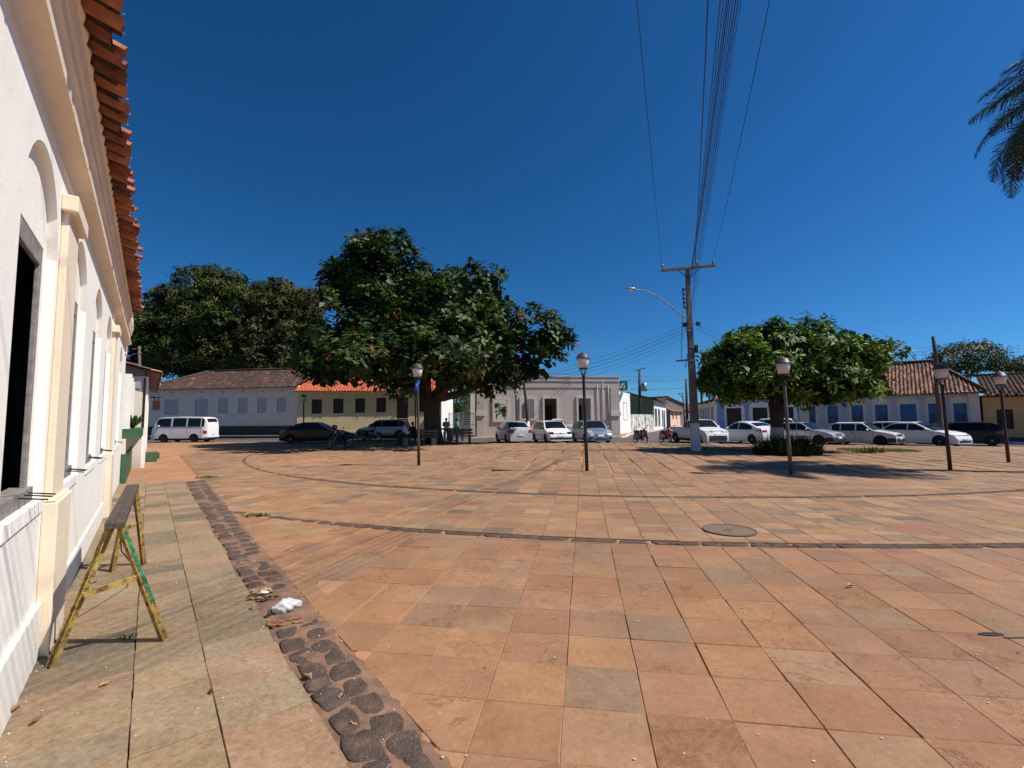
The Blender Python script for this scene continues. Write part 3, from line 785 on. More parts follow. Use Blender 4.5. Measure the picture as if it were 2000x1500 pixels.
# ============================================================ facade frames: local x along the facade (left to right as seen), y into the house, z up
class Fac:
    def __init__(s, name, label, A, B, cat='house', group=None, z=0.0):
        A = Vector((A[0], A[1], 0)); B = Vector((B[0], B[1], 0)); s.A = A; s.d = (B - A).normalized(); s.L = (B - A).length
        s.nin = Vector((-s.d.y, s.d.x, 0)); s.e = thing(name, label, cat, (A.x, A.y, 0), math.atan2(s.d.y, s.d.x), group)
    def hit(s, u, v, off=0.0):
        """local (x, z) of a photo pixel on the facade plane shifted by off into the house"""
        r = ray(u, v); n = s.nin; o = s.A + n * off
        k = (o.x * n.x + o.y * n.y) / (r.x * n.x + r.y * n.y); P = Vector((r.x * k, r.y * k, EYE + r.z * k))
        return (P - s.A).dot(s.d), P.z
    def rect(s, u0, v0, u1, v1, off=0.0):
        xa, zt = s.hit(u0, v0, off); xb, zt2 = s.hit(u1, v0, off); _, zb = s.hit(u0, v1, off); _, zb2 = s.hit(u1, v1, off)
        return (min(xa, xb), max(xa, xb), (zb + zb2) / 2, (zt + zt2) / 2)
    def W(s, x, y, z=0): return s.A + s.d * x + s.nin * y + Vector((0, 0, z))
def body(f, z0, z1, holes, mat, depth=8, x0=0.0, x1=None, y=0.0, reveal=.2, top=None, back=True):
    x1 = f.L if x1 is None else x1
    mb = MB(); wall_holes(mb, x0, x1, z0, z1, holes, y, reveal, top)
    t0 = top(x0) if top else z1; t1 = top(x1) if top else z1
    mb.quad((x0, y, z0), (x0, y + depth, z0), (x0, y + depth, t0), (x0, y, t0)); mb.quad((x1, y, z0), (x1, y + depth, z0), (x1, y + depth, t1), (x1, y, t1))
    if back: mb.quad((x0, y + depth, z0), (x1, y + depth, z0), (x1, y + depth, t1), (x0, y + depth, t0)); mb.quad((x0, y + .5, t0 - .02), (x1, y + .5, t1 - .02), (x1, y + depth, t1 - .02), (x0, y + depth, t0 - .02))
    return mb.build('wall', mat, f.e)
def filled(f, name, r, mat, y=.12, frame=None, fmat=None, slats=0, midbar=True, parts=None, depth=.04, zmid=None, zmat=None):
    """closed shutter / door panel in an opening, with thin boards, optional frame"""
    xa, xb, za, zb = r[:4]; mb = MB(); n = slats or max(2, int((xb - xa) / .16)); gap = .008
    for i in range(n):
        a = xa + (xb - xa) * i / n; b = xa + (xb - xa) * (i + 1) / n
        mb.rng(a + gap / 2, b - gap / 2, y, y + depth, za, zb)
    mb.rng(xa, xb, y + depth, y + depth + .02, za, zb)
    if zmid: mb.rng(xa, xb, y - .015, y, zmid - .03, zmid + .03)
    o = mb.build(name, mat, f.e)
    if frame:
        fb = MB(); w_ = frame
        fb.rng(xa - w_ * .0, xa + w_, y - .05, y - .003, za, zb); fb.rng(xb - w_, xb, y - .05, y - .003, za, zb); fb.rng(xa + w_, xb - w_, y - .05, y - .003, zb - w_, zb)
        if midbar: fb.rng((xa + xb) / 2 - .015, (xa + xb) / 2 + .015, y - .02, y - .003, za, zb - w_)
        fb.build('frame', fmat or mat, o)
    return o
def dark_room(f, x0, x1, z0, z1, y0=.25, y1=4.0, mat=None):
    mb = MB(); mb.quad((x0, y1, z0), (x1, y1, z0), (x1, y1, z1), (x0, y1, z1)); mb.quad((x0, y0, z1), (x1, y0, z1), (x1, y1, z1), (x0, y1, z1)); mb.quad((x0, y0, z0), (x1, y0, z0), (x1, y1, z0), (x0, y1, z0))
    mb.quad((x0, y0, z0), (x0, y1, z0), (x0, y1, z1), (x0, y0, z1)); mb.quad((x1, y0, z0), (x1, y1, z0), (x1, y1, z1), (x1, y0, z1)); return mb.build('interior', mat or MAT['dark_in'], f.e)
def P2(u, Y): q = atY(u, 820, Y); return (q.x, q.y)

# ---------- shuttered white house behind the van
f = Fac('shuttered_house', 'old white house with closed grey shutters and dark tile roof behind the white van', P2(284, 43.9), P2(580, 41.8))
ZG = -.05
xe, ze = f.hit(460, 757); _, zr = f.hit(460, 724, 4.2)
ops = [f.rect(322, 780, 349, 810), f.rect(381, 779, 407, 812), f.rect(427, 778, 446, 807), f.rect(465.5, 777.5, 484, 807), f.rect(503, 777, 522, 806), f.rect(541, 776, 560, 805.5)]
body(f, -.1, ze + .1, ops, MAT['old_white'], depth=8.4, reveal=.14)
for i, r in enumerate(ops): filled(f, 'door' if i == 1 else 'shutter', r, MAT['shutter_grey'], y=.07, frame=.05, fmat=MAT['shutter_grey'])
def hipclip(x, t): return x > -.6 + t * 3.5
rf = roof_sheet('roof', -.6, f.L + .1, -.42, ze - .02, 4.2, zr, f.e, ROOF_OLD, ROOF_OLD_W, pitch=.225, clip=hipclip, seed=2, sag=.05)
roof_sheet('roof', -.6, f.L + .1, 8.9, ze - .02, 4.25, zr - .02, f.e, ROOF_OLD, ROOF_OLD_W, seed=3, row=.8, seg=2, clip=hipclip)
mb = MB(); mb.tube([(2.9, 4.2, zr + .06), (f.L + .1, 4.2, zr + .07)], .10, 8); mb.tube([(-.6, -.42, ze + .02), (2.9, 4.2, zr + .05)], .09, 8); mb.tube([(-.6, 8.9, ze), (2.9, 4.2, zr + .05)], .09, 8); mb.build('ridge_tiles', MAT['pole_wood'], rf, smooth=True)
mb = MB(); mb.add([(-.6, -.42, ze - .04), (-.6, 8.9, ze - .04), (2.9, 4.2, zr)], [(0, 1, 2)]); mb.build('hip_slope', MAT['pole_wood'], rf)
mb = MB(); mb.quad((-.55, -.36, ze - .05), (f.L, -.36, ze - .05), (f.L, 4, zr - .12), (-.55 + 3.4, 4, zr - .12)); mb.build('roof_underside', MAT['wood_dark'], f.e)
mb = MB(); r = f.rect(420, 832, 578, 846); mb.rng(-.02, f.L - .35, -.06, 0, -.1, r[3]); mb.build('plinth', MAT['moss_base'], f.e)
mb = MB(); r = f.rect(420, 848, 578, 858, -1.5); mb.rng(-.5, f.L + 12.3, -1.5, -.062, -.1, .30); mb.build('raised_pavement', MAT['dark_base'], f.e)
mb = MB(); mb.rng(-.5, f.L + 12.3, -1.56, -1.40, .302, .36); mb.build('pavement_edge', MAT['kerb_white'], f.e)
for r in ops: x = (r[0] + r[1]) / 2; mb = MB(); mb.bar((x, .0, ze - .42), (x, -.14, ze - .36), .05, .05); mb.build('wall_hook', MAT['black_metal'], f.e)
mb = MB(); mb.rng(f.L - .36, f.L + .08, -.10, .0, -.1, ze); mb.rng(f.L - .42, f.L + .12, -.16, 0, ze - .4, ze - .2); mb.rng(f.L - .42, f.L + .12, -.15, 0, 1.7, 1.85); mb.build('pilaster', MAT['old_white'], f.e, bevel=.01)
HF = f

# ---------- yellow house with the orange roof
f = Fac('yellow_house', 'pale yellow house with bright orange tile roof, left of the big tree trunk', P2(580, 41.3), P2(866, 43.3))
_, ze = f.hit(700, 763.5); 
ops = [f.rect(609, 780, 629, 808), f.rect(651, 778.5, 671, 807), f.rect(694, 778, 713, 806), f.rect(735, 777, 754, 805), f.rect(775, 776, 797, 838), f.rect(819, 777, 838, 804)]
body(f, -.1, ze + .1, ops, MAT['yellow_wall'], depth=8, reveal=.22)
for i, r in enumerate(ops): filled(f, 'door' if i == 4 else 'window', r, MAT['wood_dark'], y=.12, frame=.05, fmat=MAT['wood_dark'])
_, zr = f.hit(700, 735, 4.0)
rf = roof_sheet('roof', -.15, f.L + .1, -.50, ze - .03, 4.0, zr, f.e, ROOF_NEW, None, pitch=.24, row=.38, seed=6)
roof_sheet('roof', -.15, f.L + .1, 8.6, ze - .03, 4.05, zr, f.e, ROOF_NEW, None, pitch=.24, row=.8, seg=2, seed=7)
mb = MB(); mb.tube([(-.15, 4, zr + .05), (f.L + .1, 4, zr + .05)], .1, 8); mb.build('ridge_tiles', M_plain('orange_clay', (.46, .12, .05), .8), rf, smooth=True)
mb = MB(); mb.rng(-.12, f.L + .05, -.42, .0, ze - .11, ze - .03); mb.add([(-.12, -.42, ze - .03), (-.12, 8, ze - .03), (-.12, 4, zr - .03)], [(0, 1, 2)]); mb.build('eave_board', MAT['yellow_wall'], f.e)
r = f.rect(664, 840, 700, 848); mb = MB(); mb.rng(.4, f.L, -.05, 0, -.1, f.hit(690, 842)[1]); mb.build('plinth', MAT['yellow_wall'], f.e)
# raised entrance with stair and railing
dx0, dx1, dz0, dz1 = ops[4]; zf = dz0
mb = MB(); mb.rng(dx0 - .35, dx1 + .75, -1.3, -.052, 0, zf)
for i in range(6): mb.rng(dx0 - .35 - .34 * (i + 1), dx0 - .35 - .34 * i, -1.3, -.052, 0, zf * (1 - (i + 1) / 7))
mb.build('stair', MAT['concrete'], f.e)
rail = MB(); xL = dx0 - .35 - .34 * 6; ya = -1.28
topz = zf + .95
rail.tube([(xL, ya, .95), (dx0 - .35, ya, topz), (dx1 + .75, ya, topz)], .028, 6); rail.tube([(dx1 + .75, ya, topz), (dx1 + .75, -.06, topz)], .028, 6)
x = xL
while x < dx1 + .8:
    zz = topz if x > dx0 - .35 else .95 + (topz - .95) * (x - xL) / (dx0 - .35 - xL)
    rail.tube([(x, ya, max(0, zz - .95)), (x, ya, zz)], .013, 5, cap=False); x += .17
rail.build('railing', MAT['tan_rail'], f.e)
mb = MB(); mb.rng(f.L - .35, f.L, -.06, 0, -.1, ze - .1); mb.build('pilaster', MAT['yellow_wall'], f.e)
YH = f

# ---------- white annex behind the trunk + gate + little white building behind the gate
f = Fac('white_annex', 'white annex wall lit by the sun, just right of the big tree trunk', P2(862, 42.3), P2(871, 43.0))
_, zt = f.hit(866, 772); mb = MB(); q = Vector((atY(882, 820, 47).x, 47, 0)) - f.A; qx, qy = q.dot(f.d), q.dot(f.nin)
for (a, b, za, zb) in (((0, 0), (f.L, 0), -.1, zt), ((f.L, 0), (qx, qy), -.1, zt)): mb.quad((*a, za), (*b, za), (*b, zb), (*a, zb))
mb.quad((0, 0, zt), (f.L, 0, zt), (qx, qy, zt), (qx - 1, qy, zt)); mb.quad((0, 0, -.1), (qx - 1, qy, -.1), (qx - 1, qy, zt), (0, 0, zt))
mb.build('wall', MAT['white2'], f.e)
mb = MB(); mb.rng(qx - 1.2, qx + .3, qy + .03, qy + 3, -.1, zt + 1.28); mb.build('upper_wall', MAT['white2'], f.e)
gA = P2(877, 43.5); gB = P2(936, 40.2)
gt = thing('iron_gate', 'tall grey iron bar gate between the white annex and the grey building', 'gate', (gA[0], gA[1], 0), math.atan2(gB[1] - gA[1], gB[0] - gA[0]))
GL = math.hypot(gB[0] - gA[0], gB[1] - gA[1]); GH = 2.15
mb = MB(); mb.rng(0, GL, -.02, .02, GH - .05, GH); mb.rng(0, GL, -.02, .02, .15, .2); mb.rng(0, GL, -.02, .02, 1.1, 1.14)
for x in (0, GL * .33, GL * .5, GL): mb.rng(x - .035, x + .035, -.035, .035, 0, GH + .1)
mb.build('frame', MAT['grey_rail'], gt)
for i in range(int(GL / .16)):
    mb = MB(); mb.tube([(.08 + i * .16, 0, .2), (.08 + i * .16, 0, GH - .03)], .014, 5); mb.build('bar', MAT['grey_rail'], gt)
f = Fac('chapel', 'small white building with grated dark doorway, seen through the iron gate', P2(884, 56), P2(936, 55))
_, zt = f.hit(905, 790); dr = f.rect(903, 804, 920, 830); body(f, -.1, zt, [dr], MAT['bluewhite'], depth=5, reveal=.2)
filled(f, 'door', (dr[0], dr[1], dr[2], dr[3]), MAT['dark_in'], y=.15)
mb = MB(); mb.rng(-.3, f.L + .3, -.45, 5, zt, zt + .22); mb.build('roof', MAT['concrete'], f.e)
mb = MB()
for i in range(5): mb.rng(dr[0] + .1, dr[1] - .1, .08, .1, dr[2] + .2 + i * .28, dr[2] + .27 + i * .28)
mb.build('grating', MAT['whitepaint'], f.e)
mb = MB(); mb.rng(dr[0] - .15, dr[1] + .15, -.03, 0, dr[3] + .02, dr[3] + .22); mb.build('lintel', MAT['grey_trim'], f.e)

# ---------- grey bank building
GR0 = g(0, 38) - .1
f = Fac('grey_building', 'long grey flat-topped building with raised window surrounds behind the middle parked cars', P2(928, 39.8), P2(1211, 41.9))
_, zt = f.hit(1100, 734); _, zc = f.hit(1100, 744); _, zb = f.hit(1100, 757)
o1 = f.rect(965.5, 781, 990, 820); o2 = f.rect(1018, 780, 1042.5, 817.5); o3 = f.rect(1063, 778.5, 1087, 833); o4 = f.rect(1129, 778, 1153, 846)
o3 = (*o3[:2], .25, o3[3]); o4 = (*o4[:2], .25, o4[3])
body(f, -.15, zt, [o1, o2, o3, o4], MAT['grey_wall'], depth=.32, reveal=.3, back=False)
mb = MB(); mb.rng(-.05, f.L + .05, -.16, .34, zt - .09, zt + .0); mb.rng(-.03, f.L + .03, -.10, 0, zc - .02, zt - .09); mb.build('cornice', MAT['grey_trim'], f.e)
mb = MB(); mb.rng(-.02, f.L + .02, -.05, 0, zb - .0, zc - .02); mb.build('frieze', MAT['grey_wall'], f.e)
for (r, nm) in ((o1, 'window_frame'), (o2, 'window_frame'), (o3, 'door_frame'), (o4, 'door_frame')):
    wd = .17; mb = MB(); xa, xb, za, zb_ = r; pj = -.095
    mb.rng(xa - wd, xa, pj, 0, za - (wd if nm == 'window_frame' else 0), zb_ + wd); mb.rng(xb, xb + wd, pj, 0, za - (wd if nm == 'window_frame' else 0), zb_ + wd); mb.rng(xa, xb, pj, 0, zb_, zb_ + wd)
    if nm == 'window_frame': mb.rng(xa, xb, pj, 0, za - wd, za)
    mb.build(nm, MAT['grey_trim'], f.e)
# corner piers, pipes
for (ua, ub) in ((931, 946), (1193, 1210)):
    xa, za = f.hit(ua, 812); xb, _ = f.hit(ub, 812); mb = MB(); mb.rng(xa, xb, -.10, 0, -.15, f.hit(ua, 757)[1]); p = mb.build('pier', MAT['grey_wall'], f.e)
    mb = MB(); mb.rng(xa - .06, xb + .06, -.2, 0, za, f.hit(ua, 806)[1] + .1); mb.build('pier_cap', MAT['grey_trim'], p)
for u in (1166, 1176.5, 1187.5):
    x, z1 = f.hit(u, 752); mb = MB(); mb.tube([(x, -.06, -.1), (x, -.06, z1 if u != 1176.5 else zc)], .035, 8); mb.build('pipe', MAT['grey_wall'], f.e, smooth=True)
x, z = f.hit(941, 781); mb = MB(); mb.tube([(x, -.06, -.1), (x, -.06, zb)], .03, 8); mb.tube([(x, -.06, z), (x - .3, -.12, z - .25)], .03, 6); mb.build('pipe', MAT['grey_trim'], f.e, smooth=True)
# courtyard / lobby behind: sunlit back wall left, dark lobby right
xm = (o2[1] + o3[0]) / 2
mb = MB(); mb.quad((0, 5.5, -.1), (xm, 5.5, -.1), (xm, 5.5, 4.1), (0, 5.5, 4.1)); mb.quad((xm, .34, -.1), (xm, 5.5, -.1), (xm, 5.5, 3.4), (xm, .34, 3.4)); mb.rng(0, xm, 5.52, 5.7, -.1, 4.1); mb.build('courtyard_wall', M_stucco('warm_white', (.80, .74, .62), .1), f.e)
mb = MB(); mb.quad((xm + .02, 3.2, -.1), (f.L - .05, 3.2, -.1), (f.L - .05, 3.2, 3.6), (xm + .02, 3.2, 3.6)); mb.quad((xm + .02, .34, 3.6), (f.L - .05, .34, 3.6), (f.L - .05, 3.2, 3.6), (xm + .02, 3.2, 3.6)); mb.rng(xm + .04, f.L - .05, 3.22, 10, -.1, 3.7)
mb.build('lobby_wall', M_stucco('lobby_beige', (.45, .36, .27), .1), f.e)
for r in (o3, o4):
    _, zz = f.hit(1075, 791, 1.4); mb = MB(); mb.rng(r[0] - .3, r[1] - .12 if r is o3 else r[0] + .75, 1.3, 1.34, -.1, zz); mb.build('glass_door', MAT['dark_in'], f.e)
GB = f
# side wing facing the street (white, sunlit) with green sign
A = P2(1206, 45.0); B = P2(1231.5, 51.0)
f = Fac('white_corner_wing', 'bright white corner building carrying a dark green sign, right of the grey building', A, B, 'building')
_, zt = f.hit(1207, 763.5); mb = MB(); L = f.L
for (a, b) in (((0, 0), (L, 0)), ((L, 0), (L, 4)), ((0, 0), (0, 4))): mb.quad((*a, -.1), (*b, -.1), (*b, zt), (*a, zt))
mb.rng(0, L, 0, 4, zt - .04, zt); mb.rng(-3.0, 0, .1, 4, -.1, zt - .1)
mb.build('wall', MAT['white2'], f.e)
for (u0, u1) in ((1206.5, 1208.5), (1217, 1224)):
    r = f.rect(u0, 785, u1, 820); mb = MB()
    for (a, b, c, d) in ((r[0], r[0] + .08, r[2], r[3]), (r[1] - .08, r[1], r[2], r[3]), (r[0], r[1], r[3] - .08, r[3]), (r[0], r[1], r[2], r[2] + .08)): mb.rng(a, b, -.04, 0, c, d)
    mb.build('panel_moulding', MAT['grey_trim'], f.e)
# the sign stands on the roof edge and faces the square
sg = thing('green_sign', 'dark green roof sign with white slanting strokes on the white corner building', 'sign', (0, 0, 0))
YS = 45.6
a = atY(1205, 762.5, YS); b = atY(1225.5, 762.5, YS); c_ = atY(1205, 744.5, YS); zt2 = c_.z; zb2 = a.z
mb = MB(); mb.rng(a.x, b.x, YS, YS + .35, zb2, zt2); mb.build('board', M_plain('sign_green', (.012, .115, .085), .4), sg)
def par(mb, pts): mb.prism(pts, lambda x, y, k: (a.x + (b.x - a.x) * x, YS - .02 - .02 * k, zb2 + (zt2 - zb2) * y))
mb = MB(); par(mb, [(.22, .22), (.50, .78), (.78, .78), (.70, .60), (.58, .60), (.40, .22)]); par(mb, [(.55, .22), (.72, .22), (.84, .52), (.70, .52)]); par(mb, [(.60, .15), (.80, .15), (.80, .19), (.60, .19)])
mb.build('emblem', MAT['whitepaint'], sg)
b2 = atY(1230, 757, YS + 1); mb = MB(); mb.rng(b.x + .02, b.x + .35, YS, YS + 2, zb2 + .12, zb2 + .25); mb.rng(b.x + .02, b.x + .32, YS, YS + 2, zb2 + .32, zb2 + .43); mb.build('white_fins', MAT['whitepaint'], sg)

# ---------- stained yard wall, green house, pink house and the distant street
def seg(u0, Y0, u1, Y1): return P2(u0, Y0), P2(u1, Y1)
A, B = seg(1231.8, 51, 1278, 62)
f = Fac('stained_wall', 'low whitewashed yard wall with black streaks, in front of the green gable house', A, B, 'wall')
_, z0_ = f.hit(1235, 809); _, z1_ = f.hit(1277, 806)
mb = MB(); mb.rng(0, f.L, 0, .2, -.3, z0_); mb.rng(f.L - .35, f.L, -.05, .2, z0_, z1_ + .3); mb.build('wall', MAT['stained'], f.e)
A, B = seg(1228, 64, 1278, 63)
f = Fac('green_house', 'olive green gable-sided house with white street front and tall dark doors', A, B)
zl = f.hit(1231, 766.5)[1]; zrr = f.hit(1276, 781)[1]
mb = MB(); mb.add([(0, 0, -.2), (f.L, 0, -.2), (f.L, 0, zrr), (0, 0, zl + .1), (0, 10, -.2), (f.L, 10, -.2), (f.L, 10, zrr), (0, 10, zl + .1)], [(0, 1, 2, 3), (4, 5, 6, 7), (0, 4, 7, 3)]); mb.build('wall', MAT['green_wall'], f.e)
f2 = Fac('x', 'x', B, P2(1301.5, 80)); front_A = f2.A.copy(); bpy.data.objects.remove(f2.e); f2.e = bpy.data.objects.new('street_front', None); C.objects.link(f2.e)
f2.e.parent = f.e; f2.e.matrix_parent_inverse = Matrix.Identity(4)
rz = math.atan2(f2.d.y, f2.d.x); M = f.e.matrix_basis.inverted() @ (Matrix.Translation(f2.A) @ Matrix.Rotation(rz, 4, 'Z')); 
bpy.data.objects.remove(f2.e)
bpy.context.view_layer.update()
Mw = Matrix.Translation(f.e.location) @ Matrix.Rotation(f.e.rotation_euler.z, 4, 'Z')
M = Mw.inverted() @ (Matrix.Translation(f2.A) @ Matrix.Rotation(rz, 4, 'Z'))
def xf(o, M=None):
    o.data.transform(M); return o
zt = zrr
ops = [f2.rect(1278.5, 798, 1283, 834), f2.rect(1285, 799, 1289, 834), f2.rect(1292.5, 801, 1295, 834), f2.rect(1296.5, 802, 1298.5, 834)]
mb = MB(); wall_holes(mb, 0, f2.L, -.2, zt, ops, 0, .25); mb.quad((f2.L, 0, -.2), (f2.L, 6, -.2), (f2.L, 6, zt), (f2.L, 0, zt)); xf(mb.build('street_wall', MAT['white2'], f.e), M)
for i, r in enumerate(ops):
    mb = MB(); mb.rng(r[0], r[1], .2, .26, r[2], r[3]); xf(mb.build('door', MAT['green_paint'] if i < 2 else MAT['brown_wood'], f.e), M)
mb = MB(); mb.rng(.3, f2.L, -.012, 0, -.2, 1.1); 
mb = MB(); mb.add([(-.3, -.6, zt - .05), (f2.L + .4, -.6, zt - .05), (f2.L + .4, 5, zl + .15), (-.3, 5, zl + .15), (-.3, -.6, zt + .12), (f2.L + .4, -.6, zt + .12), (f2.L + .4, 5, zl + .35), (-.3, 5, zl + .35)], [(0, 1, 2, 3), (4, 5, 6, 7), (0, 1, 5, 4), (1, 2, 6, 5), (2, 3, 7, 6), (3, 0, 4, 7)]); xf(mb.build('roof', MAT['brown_wood'], f.e), M)

def street_house(name, label, A, B, zt, wall, ops, dmat, roofpal, ridge_dz=1.2, side=None, over=.5, gable=True, depth=7):
    f = Fac(name, label, A, B); holes = [f.rect(*o) for o in ops]
    body(f, -.4, zt, holes, wall, depth=depth, reveal=.2)
    for r in holes: filled(f, 'window', r, dmat, y=.1)
    rf = roof_sheet('roof', -.2, f.L + .2, -over, zt - .05, depth / 2, zt + ridge_dz, f.e, roofpal, None, seg=3, row=.5, seed=9)
    roof_sheet('roof', -.2, f.L + .2, depth + over, zt - .05, depth / 2, zt + ridge_dz, f.e, roofpal, None, seg=3, row=.8, seed=10)
    mb = MB(); mb.add([(0, 0, zt), (0, depth, zt), (0, depth / 2, zt + ridge_dz - .1)], [(0, 1, 2)]); mb.add([(f.L, 0, zt), (f.L, depth, zt), (f.L, depth / 2, zt + ridge_dz - .1)], [(0, 1, 2)]); mb.build('gable', side or wall, f.e)
    return f
A, B = P2(1309.5, 84), P2(1336, 108)
tmp = Fac('x', 'x', A, B); zt = tmp.hit(1310, 803)[1]; bpy.data.objects.remove(tmp.e)
PH = street_house('pink_house', 'salmon pink house with small windows and brown tile roof down the side street', A, B, zt, MAT['pink_wall'],
    [(1313, 808, 1315.5, 819), (1319.5, 808.5, 1321.5, 819), (1328, 810, 1330, 820), (1331.8, 811, 1333, 820)], MAT['brown_wood'], ROOF_MIX, 1.5)
mb = MB(); q0 = PH; mb.rng(-.02, .0, 0, 7, -.3, zt); mb.build('side_wall', MAT['mauve_wall'], PH.e)
A, B = P2(1292, 97), P2(1337, 101)
f = Fac('gable_house', 'grey mauve gable wall of a taller house rising behind the pink house', A, B)
zA = f.hit(1293, 786)[1]; zP = f.hit(1303, 775.5)[1]; zB = f.hit(1336, 791)[1]; xP = f.hit(1303, 775)[0]
mb = MB(); mb.add([(0, 0, -.3), (f.L, 0, -.3), (f.L, 0, zB), (xP, 0, zP), (0, 0, zA)] + [(0, 9, -.3), (f.L, 9, -.3), (f.L, 9, zB), (xP, 9, zP), (0, 9, zA)], [(0, 1, 2, 3, 4), (5, 6, 7, 8, 9), (1, 6, 7, 2), (0, 5, 9, 4)]); mb.build('wall', MAT['mauve_wall'], f.e)
mb = MB()
for (a, b) in (((0, zA), (xP, zP)), ((xP, zP), (f.L, zB))):
    mb.add([(a[0] - .2, -.3, a[1] + .02), (b[0] + .2, -.3, b[1] + .02), (b[0] + .2, 9.2, b[1] + .02), (a[0] - .2, 9.2, a[1] + .02), (a[0] - .2, -.3, a[1] + .22), (b[0] + .2, -.3, b[1] + .22), (b[0] + .2, 9.2, b[1] + .22), (a[0] - .2, 9.2, a[1] + .22)], [(0, 1, 2, 3), (4, 5, 6, 7), (0, 1, 5, 4), (1, 2, 6, 5), (2, 3, 7, 6), (3, 0, 4, 7)])
mb.build('roof', MAT['brown_wood'], f.e)
A, B = P2(1334, 118), P2(1352, 150)
street_house('far_house', 'small brown-roofed house at the far end of the side street, left of its end', A, B, 3.4, MAT['mauve_wall'], [(1337, 812, 1338.5, 820)], MAT['brown_wood'], ROOF_MIX, 1.6)
A, B = P2(1338, 175), P2(1378, 172)
street_house('far_house', 'house closing the far end of the side street, reddish roof', A, B, 4.6, MAT['old_white'], [(1345, 812, 1348, 819), (1356, 812, 1359, 819)], MAT['brown_wood'], ROOF_MIX, 2.0)

# ---------- white and blue corner house on the right, and its blue neighbour and the ochre house
A = Vector((*P2(1402, 45.0), 0)); B = Vector((*P2(1916, 33.2), 0)); dd = (B - A).normalized()
fl = Fac('corner_house', 'white corner house with blue trimmed arched doorways, half hidden by the round tree', A, A.lerp(B, .42))
fb = Fac('blue_house', 'pale blue house with dark blue shutters behind the right row of cars', A.lerp(B, .42), B)
GZ = -.5
_, ze = fb.hit(1800, 767); _, zr = fb.hit(1735, 711, 4.6)
_, zeL = fl.hit(1440, 779)
# corner house openings: brown doors under blue arches
dz = [fl.rect(1418, 797, 1447, 850), fl.rect(1469, 796, 1498, 850)]
dz3 = fl.rect(1521, 795, 1549, 850)
zsp = dz[0][3]; holes = []
for r in dz + [dz3]: holes.append((r[0] - .32, r[1] + .32, GZ, zsp + .12, .42))
xs_ = [(h[0], h[1], GZ, h[3], h[4]) for h in holes if h[1] < fl.L + .5]
body(fl, GZ, ze + .05, xs_, MAT['bluewhite'], depth=9, reveal=.05)
mb = MB(); wall_holes(mb, 0.05, fl.L, GZ, ze, [(r[0], r[1], GZ, zsp) for r in dz + ([dz3] if dz3[1] < fl.L + .2 else [])], .05, .2); mb.build('recessed_wall', MAT['white2'], fl.e)
for r in dz + [dz3]: filled(fl, 'door', (r[0], r[1], GZ, zsp), M_plain('worn_brown_door', (.045, .028, .022), .7, var=.5, scale=5), y=.16)
for (xa, xb, _, zb_, rise) in xs_:      # blue bands round the arches
    mb = MB(); n = 16; wd = .13; pts_i = []; pts_o = []
    cx_ = (xa + xb) / 2; hw = (xb - xa) / 2
    pi_ = [(xa, GZ)] + [(cx_ - hw * math.cos(a), zb_ + rise * math.sin(a)) for a in np.linspace(0, PI, n)] + [(xb, GZ)]
    po_ = [(xa - wd, GZ)] + [(cx_ - (hw + wd) * math.cos(a), zb_ + (rise + wd) * math.sin(a)) for a in np.linspace(0, PI, n)] + [(xb + wd, GZ)]
    for i in range(len(pi_) - 1):
        p, q, r_, s_ = pi_[i], pi_[i + 1], po_[i + 1], po_[i]
        mb.add([(p[0], -.03, p[1]), (q[0], -.03, q[1]), (r_[0], -.03, r_[1]), (s_[0], -.03, s_[1]), (p[0], 0, p[1]), (q[0], 0, q[1]), (r_[0], 0, r_[1]), (s_[0], 0, s_[1])], [(0, 1, 2, 3), (0, 1, 5, 4), (3, 2, 6, 7)])
    mb.build('arch_band', MAT['blue_trim'], fl.e)
x0_, _ = fl.hit(1391, 800); mb = MB(); mb.rng(-.03, fl.hit(1412, 800)[0], -.08, .0, GZ, ze + .02); mb.build('corner_pilaster', MAT['blue_trim'], fl.e)
rf = roof_sheet('roof', -.5, fl.L, -.55, ze - .05, 4.5, zr, fl.e, ROOF_MIX, [4, 4, 3, 2, 1], pitch=.24, seed=12, clip=lambda x, t: x > -.5 + t * 4.8)
mb = MB(); mb.add([(-.5, -.55, ze - .05), (-.5, 9.5, ze - .05), (4.3, 4.5, zr)], [(0, 1, 2)]); mb.build('hip_slope', MAT['brown_wood'], rf)
mb = MB(); mb.rng(-.4, fl.L, -.5, .02, ze - .12, ze - .06); mb.build('eave_board', MAT['wood_dark'], fl.e)
# street side of the corner house
A2_ = Vector((*P2(1367, 62), 0)); 
fs = Fac('x', 'x', A2_, A); bpy.data.objects.remove(fs.e)
Mw = Matrix.Translation(fl.e.location) @ Matrix.Rotation(fl.e.rotation_euler.z, 4, 'Z'); rz = math.atan2(fs.d.y, fs.d.x)
M = Mw.inverted() @ (Matrix.Translation(fs.A) @ Matrix.Rotation(rz, 4, 'Z'))
ops = []
for (ua, ub, vt) in ((1367.5, 1370, 798), (1371.8, 1374.5, 798), (1376.5, 1379.5, 796), (1381.5, 1385, 795), (1388, 1392.5, 794)): 
    r = fs.rect(ua, vt, ub, 838); ops.append((r[0], r[1], 0.1, r[3] - .2, .22))
mb = MB(); wall_holes(mb, 0, fs.L, GZ, ze + .05, ops, 0, .2); xf(mb.build('street_wall', MAT['bluewhite'], fl.e), M)
for r in ops: mb = MB(); mb.rng(r[0], r[1], .14, .2, r[2], r[3] + .25); xf(mb.build('window', MAT['blue_door'], fl.e), M)
